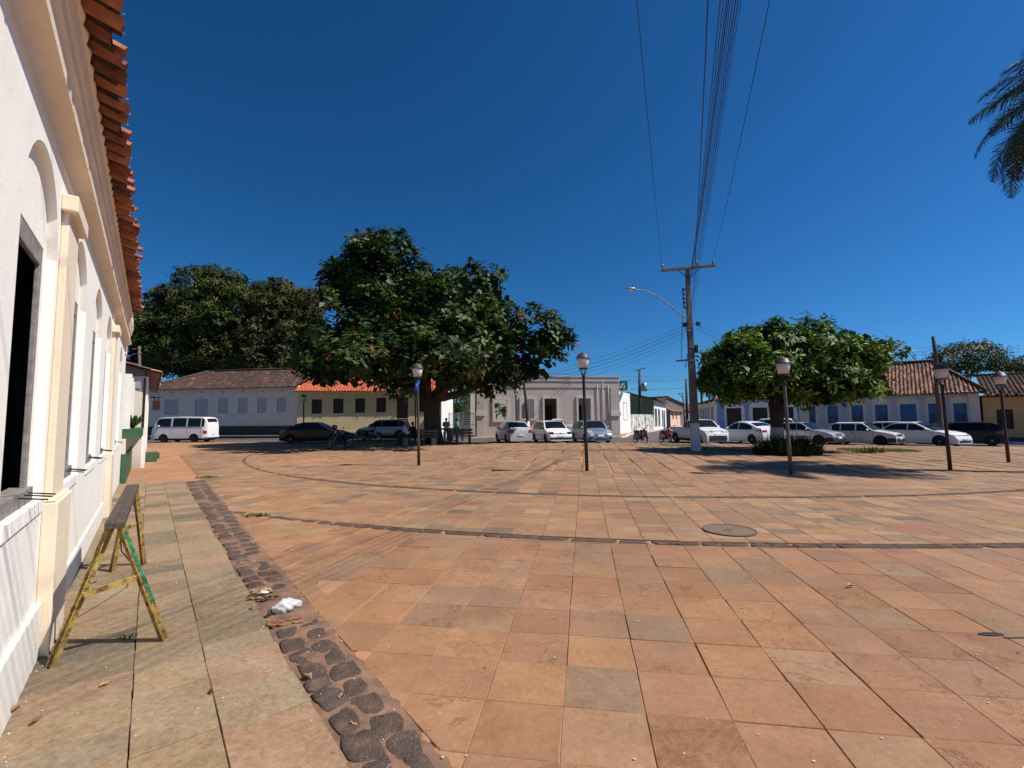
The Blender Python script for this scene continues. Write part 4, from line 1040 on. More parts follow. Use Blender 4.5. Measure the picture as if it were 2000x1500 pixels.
mb = MB(); mb.add([(-.3, -.6, ze - .06), (fs.L + .5, -.6, ze - .06), (fs.L + .5, -.3, ze + .02), (-.3, 1.2, ze + .5)], [(0, 1, 2, 3)]); mb.rng(-.3, fs.L + .4, -.6, .02, ze - .06, ze + .02); xf(mb.build('roof_side', MAT['brown_wood'], fl.e), M)
for (u, v) in ((1379, 787), (1390, 786)):
    x, z = fs.hit(u, v); mb = MB(); mb.bar((x, 0, z), (x, -.45, z + .1), .03, .03); mb.lathe([(.02, .25), (.10, .22), (.08, .0), (.02, -.03)], 8, (x, -.45, z - .15)); xf(mb.build('wall_lantern', MAT['black_metal'], fl.e), M)
x, z = fl.hit(1408, 786); mb = MB(); mb.bar((x, 0, z + .1), (x, -.3, z + .15), .03, .03); mb.lathe([(.02, .25), (.10, .22), (.08, .0), (.02, -.03)], 8, (x, -.3, z - .12)); mb.build('wall_lantern', MAT['black_metal'], fl.e)
# blue house
wr = [(1571, 794.5, 1592, 829), (1615, 793, 1637, 829), (1662, 792, 1685, 828), (1708, 790, 1733, 828), (1757, 788.5, 1789, 855), (1812, 787.5, 1836, 826), (1861, 786, 1888, 825)]
rects = [fb.rect(*q) for q in wr]; zT = sum(r[3] for r in rects) / 7; zB = rects[0][2] * .5 + rects[6][2] * .5
niche = []
for i, r in enumerate(rects):
    zb_ = zB if i != 4 else GZ; niche.append((r[0] - .16, r[1] + .16, zb_ - (.1 if i != 4 else 0), zT + .22, .28))
body(fb, GZ, ze + .05, niche, MAT['blue_wall'], depth=9, reveal=.04)
mb = MB(); wall_holes(mb, 0.02, fb.L - .02, GZ, ze, [(r[0], r[1], zB if i != 4 else GZ, zT) for i, r in enumerate(rects)], .04, .14); mb.build('recessed_wall', MAT['bluewhite'], fb.e)
for i, r in enumerate(rects): filled(fb, 'door' if i == 4 else 'shutter', (r[0], r[1], zB if i != 4 else GZ, zT), MAT['blue_door'], y=.12, frame=.06, fmat=MAT['blue_door'], zmid=(zT + zB) / 2 if i != 4 else None)
for i, r in enumerate(rects):
    if i == 4: continue
    m_ = (r[0] + r[1]) / 2; zq = (zT + zB) / 2
    for (a, b) in ((r[0] + .07, m_ - .03), (m_ + .03, r[1] - .07)): mb = MB(); mb.rng(a, b, .105, .119, zB + .05, zq - .04); mb.build('lower_panel', MAT['blue_dark'], fb.e)
mb = MB(); xq = fb.hit(1893, 800)[0]; mb.rng(xq, fb.L, -.08, 0, GZ, ze); mb.build('pilaster', MAT['bluewhite'], fb.e)
xq2 = fb.hit(1655, 800)[0]; mb = MB(); mb.rng(xq2 - .65, xq2 - .2, -.07, 0, GZ, ze); mb.build('pilaster', MAT['blue_wall'], fb.e)
xr1 = fb.hit(1820, 710, 4.6)[0]
def clip_r(x, t): return x < fb.L + .35 - t * max(0, fb.L + .35 - xr1)
rf = roof_sheet('roof', 0, fb.L + .35, -.55, ze - .05, 4.5, zr, fb.e, ROOF_MIX, [4, 4, 3, 3, 1.3], pitch=.24, seed=14, sag=.08, clip=clip_r)
mb = MB(); mb.tube([(0, 4.5, zr + .06), (xr1, 4.5, zr + .06), (fb.L + .35, -.55, ze + .02)], .10, 8); mb.build('ridge_tiles', MAT['brown_wood'], rf, smooth=True)
mb = MB(); mb.add([(fb.L + .35, -.55, ze - .05), (fb.L + .35, 9.5, ze - .05), (xr1, 4.5, zr)], [(0, 1, 2)]); mb.add([(0, 9.5, ze - .05), (fb.L + .35, 9.5, ze - .05), (xr1, 4.5, zr), (0, 4.5, zr)], [(0, 1, 2, 3)]); mb.build('hip_slope', MAT['brown_wood'], rf)
mb = MB(); mb.rng(0, fb.L + .3, -.5, .02, ze - .12, ze - .06); mb.build('eave_board', MAT['wood_dark'], fb.e)
mb = MB()
for i in range(32): mb.rng(.2 + i * .45, .28 + i * .45, -.54, 0, ze - .20, ze - .12)
mb.build('rafter_ends', MAT['wood_dark'], fb.e)
# ochre house
Bq = B + dd * .15 - Vector((-dd.y, dd.x, 0)) * -.2
fo = Fac('ochre_house', 'ochre yellow house with dark base and dark wooden window at the right edge', Bq, Bq + dd * 15)
_, zo = fo.hit(1950, 772.5); _, zro = fo.hit(1960, 732, 4.2)
r = fo.rect(1945.5, 799.5, 1978, 838); r2 = fo.rect(1925, 827, 1933, 835)
body(fo, GZ - .1, zo + .05, [r, r2], MAT['ochre'], depth=8.4, reveal=.16)
filled(fo, 'window', r, MAT['wood_dark'], y=.1, frame=.07, fmat=MAT['wood_dark']); mb = MB(); mb.rng(r2[0], r2[1], .1, .14, r2[2], r2[3]); mb.build('meter_box', MAT['wood_dark'], fo.e)
mb = MB(); mb.rng(0, 15, -.03, 0, GZ - .1, fo.hit(1960, 854)[1]); mb.build('plinth', MAT['dark_base'], fo.e)
rf = roof_sheet('roof', .1, 15, -.6, zo - .03, 4.2, zro, fo.e, ROOF_OLD, [5, 4, 4, 2, 2, 1], pitch=.23, seed=16)
mb = MB(); mb.tube([(-2, 4.2, zro + .05), (15, 4.2, zro + .05)], .1, 8); mb.build('ridge_tiles', MAT['brown_wood'], rf, smooth=True)
mb = MB(); mb.rng(.05, 15, -.55, .02, zo - .11, zo - .05); mb.add([(15, -.5, zo), (15, 9, zo), (15, 4.2, zro)], [(0, 1, 2)]); mb.build('eave_board', MAT['wood_dark'], fo.e)

# ---------- green trimmed house on the left beyond the near building (frame of the long wall, s along, n outwards)
GH = thing('green_trimmed_house', 'white house with green base and tile eave just beyond the near white building', 'house', tuple(WP(0, 0)), math.atan2(WU[1], WU[0]))
# local: x = s, y = -n
mb = MB(); mb.rng(21.6, 37, .22, 6, -.1, 3.35); mb.build('wall', MAT['old_white'], GH)
for (a, b) in ((22.4, 23.3), (25.2, 26.1), (28.5, 29.4), (31.5, 32.4)): mb = MB(); mb.rng(a, b, .19, .215, .3, 2.6); mb.build('door', MAT['green_paint'], GH)
for a in (21.65, 24.2, 27.2, 30.4, 33.5, 36.4): mb = MB(); mb.rng(a, a + .35, .10, .215, -.1, 3.3); mb.build('pilaster', MAT['white_wall'], GH)
GRN = [(.30, .14, .085), (.20, .11, .07), (.38, .19, .11), (.13, .09, .07)]
roof_sheet('roof', 21.2, 36, -.26, 3.45, 4.0, 4.7, GH, GRN, None, seg=6, seed=18)
mb = MB(); mb.quad((21.3, -.22, 3.40), (36, -.22, 3.40), (36, 4, 4.6), (21.3, 4, 4.6)); mb.build('roof_underside', MAT['brown_wood'], GH)
mb = MB(); mb.add([(21.59, .22, 3.3), (21.59, 6, 3.3), (21.59, 6, 4.3), (21.59, 4, 4.6), (21.59, .22, 3.58)], [(0, 1, 2, 3, 4)]); mb.build('gable', MAT['mauve_wall'], GH)  # grey wall colour stands for shade on this white house's gable
mb = MB(); mb.rng(16.25, 30, -.04 + .5, .62, -.1, .78); mb.build('terrace_wall', MAT['green_paint'], GH)
mb = MB(); mb.rng(16.3, 26, .5, .8, .78, 1.18); mb.build('terrace_panel', MAT['old_white'], GH)
mb = MB(); mb.rng(16.6, 27, .18, .62, 1.18, 1.45); mb.build('planter', MAT['green_paint'], GH)
mb = MB(); mb.rng(26.4, 27.2, -.4, .3, 0, .22); mb.rng(24.5, 25.5, -.3, .4, 0, .35); mb.build('step', MAT['green_paint'], GH)
for x in (16.9, 18.4, 20.2): mb = MB(); mb.rng(x, x + .3, .45, .75, 1.45, 3.0); mb.build('column', MAT['white_wall'], GH)
for x in (17.3, 18.9): mb = MB(); mb.rng(x, x + .9, .6, .64, 1.45, 2.9); mb.build('grille', MAT['green_paint'], GH)
for x in (19.6, 21.1): mb = MB(); mb.rng(x, x + .2, .30, .42, 2.75, 2.98); mb.build('meter_box', MAT['grey_rail'], GH)
mb = MB(); mb.tube([(20.9, .2, 1.4), (20.9, .2, 3.2)], .04, 6); mb.build('conduit', MAT['black_metal'], GH)
mb = MB()
for i in range(60):
    a = rng.uniform(0, 2 * PI); mb.bar((17.6 + rng.uniform(-.15, .15), .4, 1.45), (17.6 + .35 * math.cos(a), .4 + .2 * math.sin(a), 1.5 + rng.uniform(.1, .35)), .05, .004)
pl = mb.build('potted_fern', M_plain('fern_green', (.05, .12, .02), .6), None); pl.matrix_world = Matrix.Translation(GH.location) @ Matrix.Rotation(GH.rotation_euler.z, 4, 'Z')
tag(pl, 'small green fern growing in the green planter of the trimmed house', 'plant')
# hanging sign on a bracket
p1 = atY(306, 782, 30); sgn = thing('hanging_sign', 'reddish rounded sign board hanging from a bracket at the left house corner', 'sign', (p1.x, 30, 0))
pw = (atY(313, 782, 30).x - atY(297.5, 782, 30).x) / 2; z1 = atY(306, 783, 30).z; z0 = atY(306, 801, 30).z
mb = MB(); pts = [(pw * sx_ * (.8 if q else 1), (z1 if sz_ > 0 else z0) - (0 if q else .12 * sz_)) for (sx_, sz_, q) in ((-1, 1, 0), (-1, 1, 1), (1, 1, 1), (1, 1, 0), (1, -1, 0), (1, -1, 1), (-1, -1, 1), (-1, -1, 0))]
mb.prism(pts, lambda x, y, k: (x, .03 * k, y)); mb.build('board', M_plain('faded_red_sign', (.16, .07, .05), .7, var=.3, scale=9), sgn)
mb = MB(); mb.bar((-pw - 1.0, 0, z1 + .22), (pw, 0, z1 + .22), .05, .05); mb.bar((-pw * .5, 0, z1), (-pw * .5, 0, z1 + .22), .03, .03); mb.bar((pw * .5, 0, z1), (pw * .5, 0, z1 + .22), .03, .03); mb.bar((-pw - 1, 0, z1 + .7), (-pw * .2, 0, z1 + .22), .03, .03); mb.build('bracket', MAT['black_metal'], sgn)

# ---------- pavements and kerbs of the far side of the street
def strip(name, pts, w_, h, mat, z=None):
    """raised kerb along a polyline"""
    mb = MB()
    for a, b in zip(pts[:-1], pts[1:]):
        a = Vector((*a, 0)); b = Vector((*b, 0)); d = (b - a).normalized(); n_ = Vector((-d.y, d.x, 0)) * w_ / 2
        za = gr(a.x, a.y); zb_ = gr(b.x, b.y)
        v = [a - n_, b - n_, b + n_, a + n_]; zz = [za, zb_, zb_, za]
        mb.add([(p.x, p.y, q - .1) for p, q in zip(v, zz)] + [(p.x, p.y, q + h) for p, q in zip(v, zz)], [(0, 1, 2, 3), (4, 5, 6, 7), (0, 1, 5, 4), (1, 2, 6, 5), (2, 3, 7, 6), (3, 0, 4, 7)])
    return tag(mb.build(name, mat), kind='structure')
strip('kerb', [P2(296, 41.5), P2(420, 40.6), P2(640, 39.8), P2(800, 39.3), P2(874, 39.2)], .16, .10, MAT['kerb_white'])
strip('kerb', [P2(915, 38.0), P2(1211, 38.6), P2(1222, 40.5), P2(1229, 46), P2(1292, 66)], .2, .12, MAT['kerb_white'])
def flat(name, pts, h, mat):
    mb = MB(); n = len(pts); P = [(p[0], p[1], gr(*p) + h) for p in pts]; Q = [(p[0], p[1], gr(*p) - .1) for p in pts]
    mb.add(P + Q, [tuple(range(n))] + [(i, (i + 1) % n, n + (i + 1) % n, n + i) for i in range(n)]); return tag(mb.build(name, mat), kind='structure')
M_pave = M_plain('reddish_pavement', (.34, .20, .13), .9, var=.3, scale=2, bump=.3)
flat('pavement', [P2(915, 38.1), P2(1211, 38.7), P2(1222, 40.6), P2(1229, 46.1), P2(1292, 66.1), P2(1300, 82), P2(1270, 66), P2(1230, 51), P2(1206, 45), P2(1211, 41.3), P2(928, 40.1)], .11, M_pave)
nb = Vector((dd.y, -dd.x, 0)); 
if nb.y > 0: nb = -nb
pa = A + nb * 1.3; pb = B + dd * 14 + nb * 1.3
strip('kerb', [(pa.x - 1, pa.y + 2), (pa.x, pa.y), (pb.x, pb.y)], .18, .12, MAT['kerb_white'])
flat('pavement', [(pa.x - 1, pa.y + 2), (pa.x, pa.y), (pb.x, pb.y), ((B + dd * 14).x, (B + dd * 14).y), (A.x, A.y), (A.x - .6, A.y + 2.5)], .115, M_pave)
# ============================================================ foliage
def rot_rand(n, r_):
    q = r_.normal(size=(n, 4)); q /= np.linalg.norm(q, axis=1)[:, None]; w, x, y, z = q.T
    return np.stack([np.stack([1 - 2 * (y * y + z * z), 2 * (x * y - z * w), 2 * (x * z + y * w)], -1), np.stack([2 * (x * y + z * w), 1 - 2 * (x * x + z * z), 2 * (y * z - x * w)], -1), np.stack([2 * (x * z - y * w), 2 * (y * z + x * w), 1 - 2 * (x * x + y * y)], -1)], 1)
def crown_points(blobs, n, r_, shell=.35, lump=.16):
    """points spread through the outer part of a union of ellipsoids; returns points and outward directions"""
    B = np.array([b[:3] for b in blobs], float); Rr = np.array([b[3:6] for b in blobs], float)
    w_ = (Rr[:, 0] * Rr[:, 2]) ** .85; w_ /= w_.sum(); out = []; outd = []
    tot = 0
    while tot < n:
        m = n; k = r_.choice(len(B), m, p=w_); d = r_.normal(size=(m, 3)); d /= np.linalg.norm(d, axis=1)[:, None]
        rad = 1 - shell * r_.random(m) ** 1.6
        lum = 1 + lump * (np.sin(d[:, 0] * 5 + k * 2.1) * np.sin(d[:, 1] * 4.3 + k) + .6 * np.sin(d[:, 2] * 9 + d[:, 0] * 7 + k * 1.3))
        P = B[k] + d * Rr[k] * (rad * lum)[:, None]
        ins = np.zeros(m, bool)
        for j in range(len(B)):
            q = ((P - B[j]) / Rr[j]); ins |= ((q ** 2).sum(1) < .52) & (k != j)
        P = P[~ins]; dd_ = d[~ins]; out.append(P); outd.append(dd_); tot += len(P)
    P = np.concatenate(out)[:n]; D = np.concatenate(outd)[:n]; return P, D
def clump_points(blobs, n, r_, nsub, rs, shell=.30, lump=.15, loose=.22, k=1.0):
    """foliage gathered in leafy clumps that sit on the crown surface"""
    blobs = [(b[0], b[1], b[2], b[3] * k, b[4] * k, b[5] * k) for b in blobs]
    cP, cD = crown_points(blobs, nsub, r_, shell=shell, lump=lump); rad = r_.uniform(rs[0], rs[1], nsub); w_ = rad ** 2; w_ /= w_.sum()
    k = r_.choice(nsub, int(n * (1 - loose)), p=w_); d = r_.normal(size=(len(k), 3)) + cD[k] * .8 + np.array([0, 0, .25]); d /= np.linalg.norm(d, axis=1)[:, None]
    P = cP[k] + d * rad[k][:, None] * (1 - .35 * r_.random(len(k)) ** 2)[:, None] * np.array([1, 1, .75])
    P2_, D2_ = crown_points(blobs, n - len(k), r_, shell=.6, lump=lump)
    return np.concatenate([P, P2_]), np.concatenate([d, D2_]), np.concatenate([k, r_.integers(0, nsub, len(P2_))])
def leaves(name, P, D, parent, r_, size=.25, wid=.5, per=7, spread=.25, colors=None, cw=None, droop=.3, up=.5, loose=1.0, mat=None, accent=None, pacc=0.0, cid=None):
    """per leaves in a rosette at each point; each leaf is a folded blade of 2 quads"""
    n = len(P); N_ = n * per
    ax = D * .6 + r_.normal(size=(n, 3)) * .35; ax[:, 2] += up; ax /= np.linalg.norm(ax, axis=1)[:, None]
    ax = np.repeat(ax, per, 0); c = np.repeat(P, per, 0) + r_.normal(size=(N_, 3)) * spread * .35 * loose
    a = np.cross(ax, r_.normal(size=(N_, 3))); a /= np.linalg.norm(a, axis=1)[:, None] + 1e-9    # radial direction of the blade
    dirv = a + ax * (.45 - droop) ; dirv[:, 2] -= droop * .6 * r_.random(N_); dirv /= np.linalg.norm(dirv, axis=1)[:, None]
    s = np.cross(dirv, ax); s /= np.linalg.norm(s, axis=1)[:, None] + 1e-9; nn_ = np.cross(s, dirv)
    L = size * r_.uniform(.7, 1.25, N_); W_ = L * wid * .5
    base = c + dirv * .02; L = L[:, None]; W_ = W_[:, None]
    v0 = base; v1 = base + dirv * L * .55 + s * W_ + nn_ * L * .06; v2 = base + dirv * L - nn_ * L * .10; v3 = base + dirv * L * .55 - s * W_ + nn_ * L * .06; vm = base + dirv * L * .6 - nn_ * L * .02
    V = np.stack([v0, v1, v2, v3, vm], 1).reshape(-1, 3); i = np.arange(N_)[:, None] * 5
    F = np.concatenate([i + np.array([[0, 1, 2, 4]]), i + np.array([[0, 4, 2, 3]])], 0)
    pal = np.array(colors); cw_ = np.array(cw if cw else [1] * len(pal), float); cw_ /= cw_.sum()
    base_c = r_.choice(len(pal), n, p=cw_)
    if cid is not None:
        cc_ = r_.choice(len(pal), int(cid.max()) + 1, p=cw_); base_c = np.where(r_.random(n) < .65, cc_[cid], base_c)
    ci = np.repeat(base_c, per); mixr = r_.choice(len(pal), N_, p=cw_); ci = np.where(r_.random(N_) < .35, mixr, ci)
    col = pal[ci] * r_.uniform(.75, 1.25, (N_, 1))
    if accent:
        ac0 = (r_.random(n) < pacc) if cid is None or pacc < .1 else ((r_.random(int(cid.max()) + 1) < pacc)[cid] & (r_.random(n) < .8))
        ac = np.repeat(ac0, per) & (r_.random(N_) < .55); ac |= r_.random(N_) < pacc * .25
        acc = np.array(accent)[r_.integers(0, len(accent), N_)]; col = np.where(ac[:, None], acc * r_.uniform(.8, 1.2, (N_, 1)), col)
    col = np.concatenate([col, np.ones((N_, 1))], 1); col = np.repeat(col, 5, 0)
    return npmesh(name, V, F, mat or MAT['leaf'], parent, col, smooth=False)
def core(bl, T, r_, n, size, k=.80, cols=((.012, .022, .006), (.020, .034, .008))):  # dark leaf tint puts the crown's inner shade into colour and closes sky gaps
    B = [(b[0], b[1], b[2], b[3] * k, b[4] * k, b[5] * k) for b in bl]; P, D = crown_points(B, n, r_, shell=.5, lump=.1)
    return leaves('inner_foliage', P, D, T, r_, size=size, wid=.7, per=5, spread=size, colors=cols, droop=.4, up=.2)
def limb(mb, a, b, r0, r1, bend=.12, n=7, seed=0, m=8):
    r_ = random.Random(seed); a = Vector(a); b = Vector(b); L = (b - a).length; off = Vector((r_.uniform(-1, 1), r_.uniform(-1, 1), r_.uniform(-.3, .6))) * L * bend
    pts = []; rs = []
    for i in range(n + 1):
        t_ = i / n; p = a.lerp(b, t_) + off * math.sin(PI * t_) + Vector((r_.uniform(-1, 1), r_.uniform(-1, 1), 0)) * L * .012; pts.append(p); rs.append((r0 + (r1 - r0) * t_) * r_.uniform(.92, 1.08))
    mb.tube(pts, rs, m); return pts
def blob(u, v, Y, ru, rv=None, ry=None, kd=1.0):
    """ellipsoid from the photo: centre pixel, distance, radii in photo pixels (across, up) and metres (deep)"""
    p = atY(u, v, Y); k = Y / FOC; rv = rv or ru
    return (p.x, p.y, p.z, ru * k, ry if ry else ru * k * kd, rv * k)

# ---------- big almond tree in the middle left
TY = 29.5
tb = gnd(845, 869); tx = atY(845, 869, TY); Z0 = g(tx.x, TY)
T1 = thing('almond_tree', 'large dark green tree with big leaves, some red, shading the benches', 'tree', (0, 0, 0))
bl = [blob(735, 545, TY + 1, 88, 78, 3.4), blob(722, 640, TY, 95, 85, 4.6), blob(640, 680, TY - 1, 62, 48, 3.2), blob(790, 688, TY - 2.4, 110, 66, 3.6), blob(850, 640, TY + .5, 95, 85, 4.2),
      blob(900, 585, TY + 2, 70, 66, 2.8), blob(948, 560, TY + 2, 42, 50, 2.0), blob(925, 660, TY, 80, 82, 3.8), blob(1000, 690, TY - .5, 56, 56, 2.4), blob(1045, 655, TY - .5, 46, 50, 1.8), blob(1082, 675, TY, 26, 26, 1.1),
      blob(640, 708, TY - .5, 55, 28, 3.0), blob(700, 724, TY - 2, 70, 20, 2.6), blob(880, 716, TY - 2, 95, 30, 3.2), blob(960, 728, TY - .5, 50, 32, 2.2), blob(600, 665, TY, 30, 22, 1.6), blob(760, 500, TY + 1, 50, 38, 2.0), blob(670, 560, TY + 1, 36, 42, 1.6), blob(1035, 715, TY, 22, 24, 1.0),
      blob(815, 590, TY + 4, 90, 70, 3.0), blob(740, 690, TY + 5, 100, 60, 3.5), blob(900, 690, TY + 5, 90, 60, 3.0)]
r_ = np.random.default_rng(21)
bl += [blob(720, 702, TY - 5, 80, 36, 2.6), blob(850, 694, TY - 5, 80, 36, 2.6), blob(640, 700, TY - 4.3, 50, 28, 2.4)]
P, D, CI = clump_points(bl, 5600, r_, 330, (.5, 1.0), shell=.28, lump=.14, loose=.3, k=.93)
AL = [(.030, .054, .012), (.042, .074, .015), (.020, .036, .010), (.065, .105, .022), (.12, .155, .05)]
leaves('crown', P, D, T1, r_, size=.40, wid=.58, per=7, spread=.40, colors=AL, cw=[4, 4, 4, 2, .8], cid=CI, accent=[(.30, .055, .03), (.36, .12, .04), (.26, .04, .03), (.24, .15, .04)], pacc=.035, droop=.22, up=.7)
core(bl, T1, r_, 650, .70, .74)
mb = MB(); base = Vector((tx.x, TY, Z0 - .05)); fork = atY(842, 775, TY)
mb.tube([base + Vector((0, 0, 0)), base + Vector((.03, 0, .25)), base + Vector((0, 0, 1.0)), fork.lerp(base, .35), fork], [.95, .66, .54, .50, .60], 14)
for i, (u, v, Y, r0) in enumerate([(720, 690, TY - 1, .34), (735, 560, TY + 1, .36), (880, 600, TY + 1.5, .34), (930, 690, TY - .5, .30), (1010, 700, TY - .5, .24), (800, 700, TY - 2.6, .26), (640, 700, TY - .5, .22), (850, 680, TY + 4, .28), (740, 690, TY + 4, .26)]):
    b = atY(u, v, Y); m_ = limb(mb, fork - Vector((0, 0, .3)), b, r0, .08, .14, 7, i)
    for j in range(4):
        q = m_[3 + j] if 3 + j < len(m_) else m_[-1]; rr = random.Random(i * 9 + j); limb(mb, q, q + Vector((rr.uniform(-2.2, 2.2), rr.uniform(-2, 2), rr.uniform(-.3, 2.2))), .09, .025, .15, 5, i * 7 + j, 6)
limb(mb, fork - Vector((-.2, 0, .1)), atY(905, 768, TY - .5), .32, .2, .05, 6, 77); limb(mb, atY(905, 768, TY - .5), atY(985, 735, TY - .5), .2, .08, .06, 6, 78)
mb.build('trunk', MAT['bark'], T1, smooth=True, recalc=False)

# ---------- round low tree on the right, whitewashed trunk, strap leaves at its foot
TY2 = 21.6; tx2 = atY(1518, 880, TY2); Z2 = g(tx2.x, TY2)
T2_ = thing('round_tree', 'low umbrella shaped tree with whitewashed trunk base in front of the corner house', 'tree', (0, 0, 0))
bl = [blob(1450, 710, TY2, 62, 52, 1.7), blob(1520, 690, TY2, 80, 56, 2.1), blob(1600, 700, TY2, 80, 54, 2.0), blob(1420, 740, TY2, 40, 38, 1.2), blob(1490, 742, TY2 - .9, 88, 40, 1.6), blob(1600, 745, TY2 - .8, 84, 40, 1.6), blob(1670, 725, TY2, 46, 44, 1.3), blob(1690, 755, TY2, 26, 26, .9),
      blob(1695, 685, TY2, 36, 14, .6), blob(1540, 735, TY2 + 1.4, 110, 45, 1.6), blob(1400, 735, TY2, 22, 24, .8), blob(1505, 655, TY2 + .2, 52, 20, 1.0), blob(1440, 672, TY2, 34, 16, .8), blob(1578, 640, TY2, 9, 26, .25), blob(1612, 648, TY2, 13, 30, .3), blob(1658, 668, TY2, 26, 14, .5), blob(1640, 680, TY2, 40, 22, .8), blob(1688, 692, TY2, 44, 20, .9), blob(1712, 705, TY2, 24, 14, .6), blob(1425, 700, TY2, 40, 26, 1.0)]
r_ = np.random.default_rng(22)
P, D, CI = clump_points(bl, 2600, r_, 210, (.28, .55), shell=.4, lump=.2, loose=.3, k=.92)
SHO = []
for (u0, v0, u1, v1) in ((1580, 668, 1577, 612), (1608, 668, 1614, 620), (1625, 672, 1622, 636), (1560, 672, 1556, 634), (1640, 690, 1668, 652), (1660, 700, 1700, 672), (1680, 705, 1730, 676), (1700, 712, 1738, 690), (1520, 668, 1512, 634), (1480, 672, 1470, 648), (1430, 690, 1412, 668), (1410, 705, 1386, 692), (1395, 722, 1380, 712), (1690, 735, 1722, 722), (1700, 760, 1716, 772)):
    a = atY(u0, v0, TY2 + r_.uniform(-.3, .3)); b = atY(u1, v1, TY2 + r_.uniform(-.3, .3)); SHO.append((a, b))
    for k in range(9): q = a.lerp(b, k / 8); P = np.vstack([P, [[q.x, q.y, q.z]]]); D = np.vstack([D, [[.1, 0, .9]]]); CI = np.append(CI, 0)
YG = [(.085, .145, .016), (.125, .20, .022), (.055, .10, .014), (.18, .25, .032), (.030, .058, .012)]
leaves('crown', P, D, T2_, r_, size=.28, wid=.42, per=8, spread=.28, colors=YG, cw=[4, 4, 3, 2, 2], droop=.42, up=.55, cid=CI)
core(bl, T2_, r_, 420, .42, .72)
mb = MB(); base = Vector((tx2.x, TY2, Z2 - .05)); fork = atY(1517, 785, TY2)
mb.tube([base, base + Vector((0, 0, .3)), base.lerp(fork, .6), fork], [.34, .27, .27, .36], 12)
for a, b in SHO: mb.tube([a - Vector((0, 0, .25)), b], [.02, .008], 5)
for i, (u, v, Y) in enumerate([(1440, 710, TY2), (1480, 680, TY2 + .8), (1530, 680, TY2 - .5), (1590, 690, TY2 + .5), (1650, 715, TY2), (1560, 740, TY2 + 1.3), (1500, 740, TY2 - 1.2), (1610, 745, TY2 - .9)]):
    b = atY(u, v, Y); m_ = limb(mb, fork - Vector((0, 0, .2)), b, .15, .04, .12, 6, 50 + i)
    for j in range(3): q = m_[3 + j]; rr = random.Random(i * 5 + j); limb(mb, q, q + Vector((rr.uniform(-.9, .9), rr.uniform(-.9, .9), rr.uniform(0, .8))), .04, .012, .1, 4, j, 5)
tk = mb.build('trunk', MAT['bark'], T2_, smooth=True, recalc=False)
zw = atY(1518, 835, TY2).z; k_ = (zw - base.z) / (fork.z - base.z)
mb = MB(); mb.tube([base, base + Vector((0, 0, .3)), base.lerp(fork, k_)], [.352, .282, .282], 12, cap=False); mb.build('whitewash_band', M_plain('worn_whitewash', (.50, .47, .42), .85, var=.45, scale=7, bump=.6, bscale=20), tk, smooth=True, recalc=False)
def strap_clump(name, label, c, n, h, spread, pal, seed, w_=.03, cat='shrub'):
    r_ = np.random.default_rng(seed); V = []; F = []; Cc = []
    for i in range(n):
        a = r_.uniform(0, 2 * PI); rr = spread[0] * math.sqrt(r_.random()) * .75; b = np.array([rr * math.cos(a), rr * math.sin(a) * spread[1] / spread[0], 0])
        d = np.array([math.cos(a + r_.normal() * .6), math.sin(a + r_.normal() * .6), 0]); H = h * r_.uniform(.35, 1.15) * (1.15 - .55 * rr / spread[0]); lean = r_.uniform(.15, .85); s = np.array([-d[1], d[0], 0]) * w_ * r_.uniform(.7, 1.3); col = np.array(pal[r_.integers(len(pal))]) * r_.uniform(.7, 1.3)
        n0 = len(V)
        for q in (0, .35, .7, 1.0):
            p = b + d * H * lean * q ** 1.7 + np.array([0, 0, H * (q - .35 * lean * q ** 3)]); k = (1 - q) ** .6 * 1.0 if q < 1 else 0.05
            V.append(p + s * k); V.append(p - s * k); Cc += [(*col, 1)] * 2
        for q in range(3): F.append((n0 + 2 * q, n0 + 2 * q + 1, n0 + 2 * q + 3, n0 + 2 * q + 2))
    o = npmesh(name, V, F, MAT['leaf'], None, Cc); o.location = c; return tag(o, label, cat)
strap_clump('strap_leaf_shrub', 'dense dark clump of long strap leaves around the whitewashed trunk of the umbrella shaped tree', (tx2.x - .30, TY2 - 1.3, g(tx2.x, TY2 - 1.3) - .02), 1300, 1.02, (1.9, 1.2), [(.013, .024, .008), (.020, .036, .011), (.009, .016, .006)], 5, .03)

# ---------- dense mango trees behind the shuttered house
MG = [(.045, .062, .010), (.062, .080, .013), (.030, .042, .008), (.095, .105, .018)]
def mango(label, bl, seed, cols, cw, acc, pacc, npt, trunk):
    T = thing('mango_tree', label, 'tree', (0, 0, 0), group=None); r_ = np.random.default_rng(seed); P, D, CI = clump_points(bl, npt, r_, int(npt / 18), (.75, 1.5), shell=.22, lump=.12, loose=.15, k=.95)
    leaves('crown', P, D, T, r_, size=.40, wid=.36, per=8, spread=.40, colors=cols, cw=cw, droop=.5, up=.35, accent=acc, pacc=pacc, cid=CI)
    core(bl, T, r_, 900, .95)
    mb = MB(); b = Vector(trunk); mb.tube([b, b + Vector((0, 0, 2.5)), b + Vector((.2, 0, 5))], [.7, .5, .5], 10)
    for i, q in enumerate(bl[:7]): limb(mb, b + Vector((.2, 0, 4.8)), Vector(q[:3]), .3, .08, .1, 6, i)
    mb.build('trunk', MAT['bark'], T, smooth=True, recalc=False); return T
Ym = 56
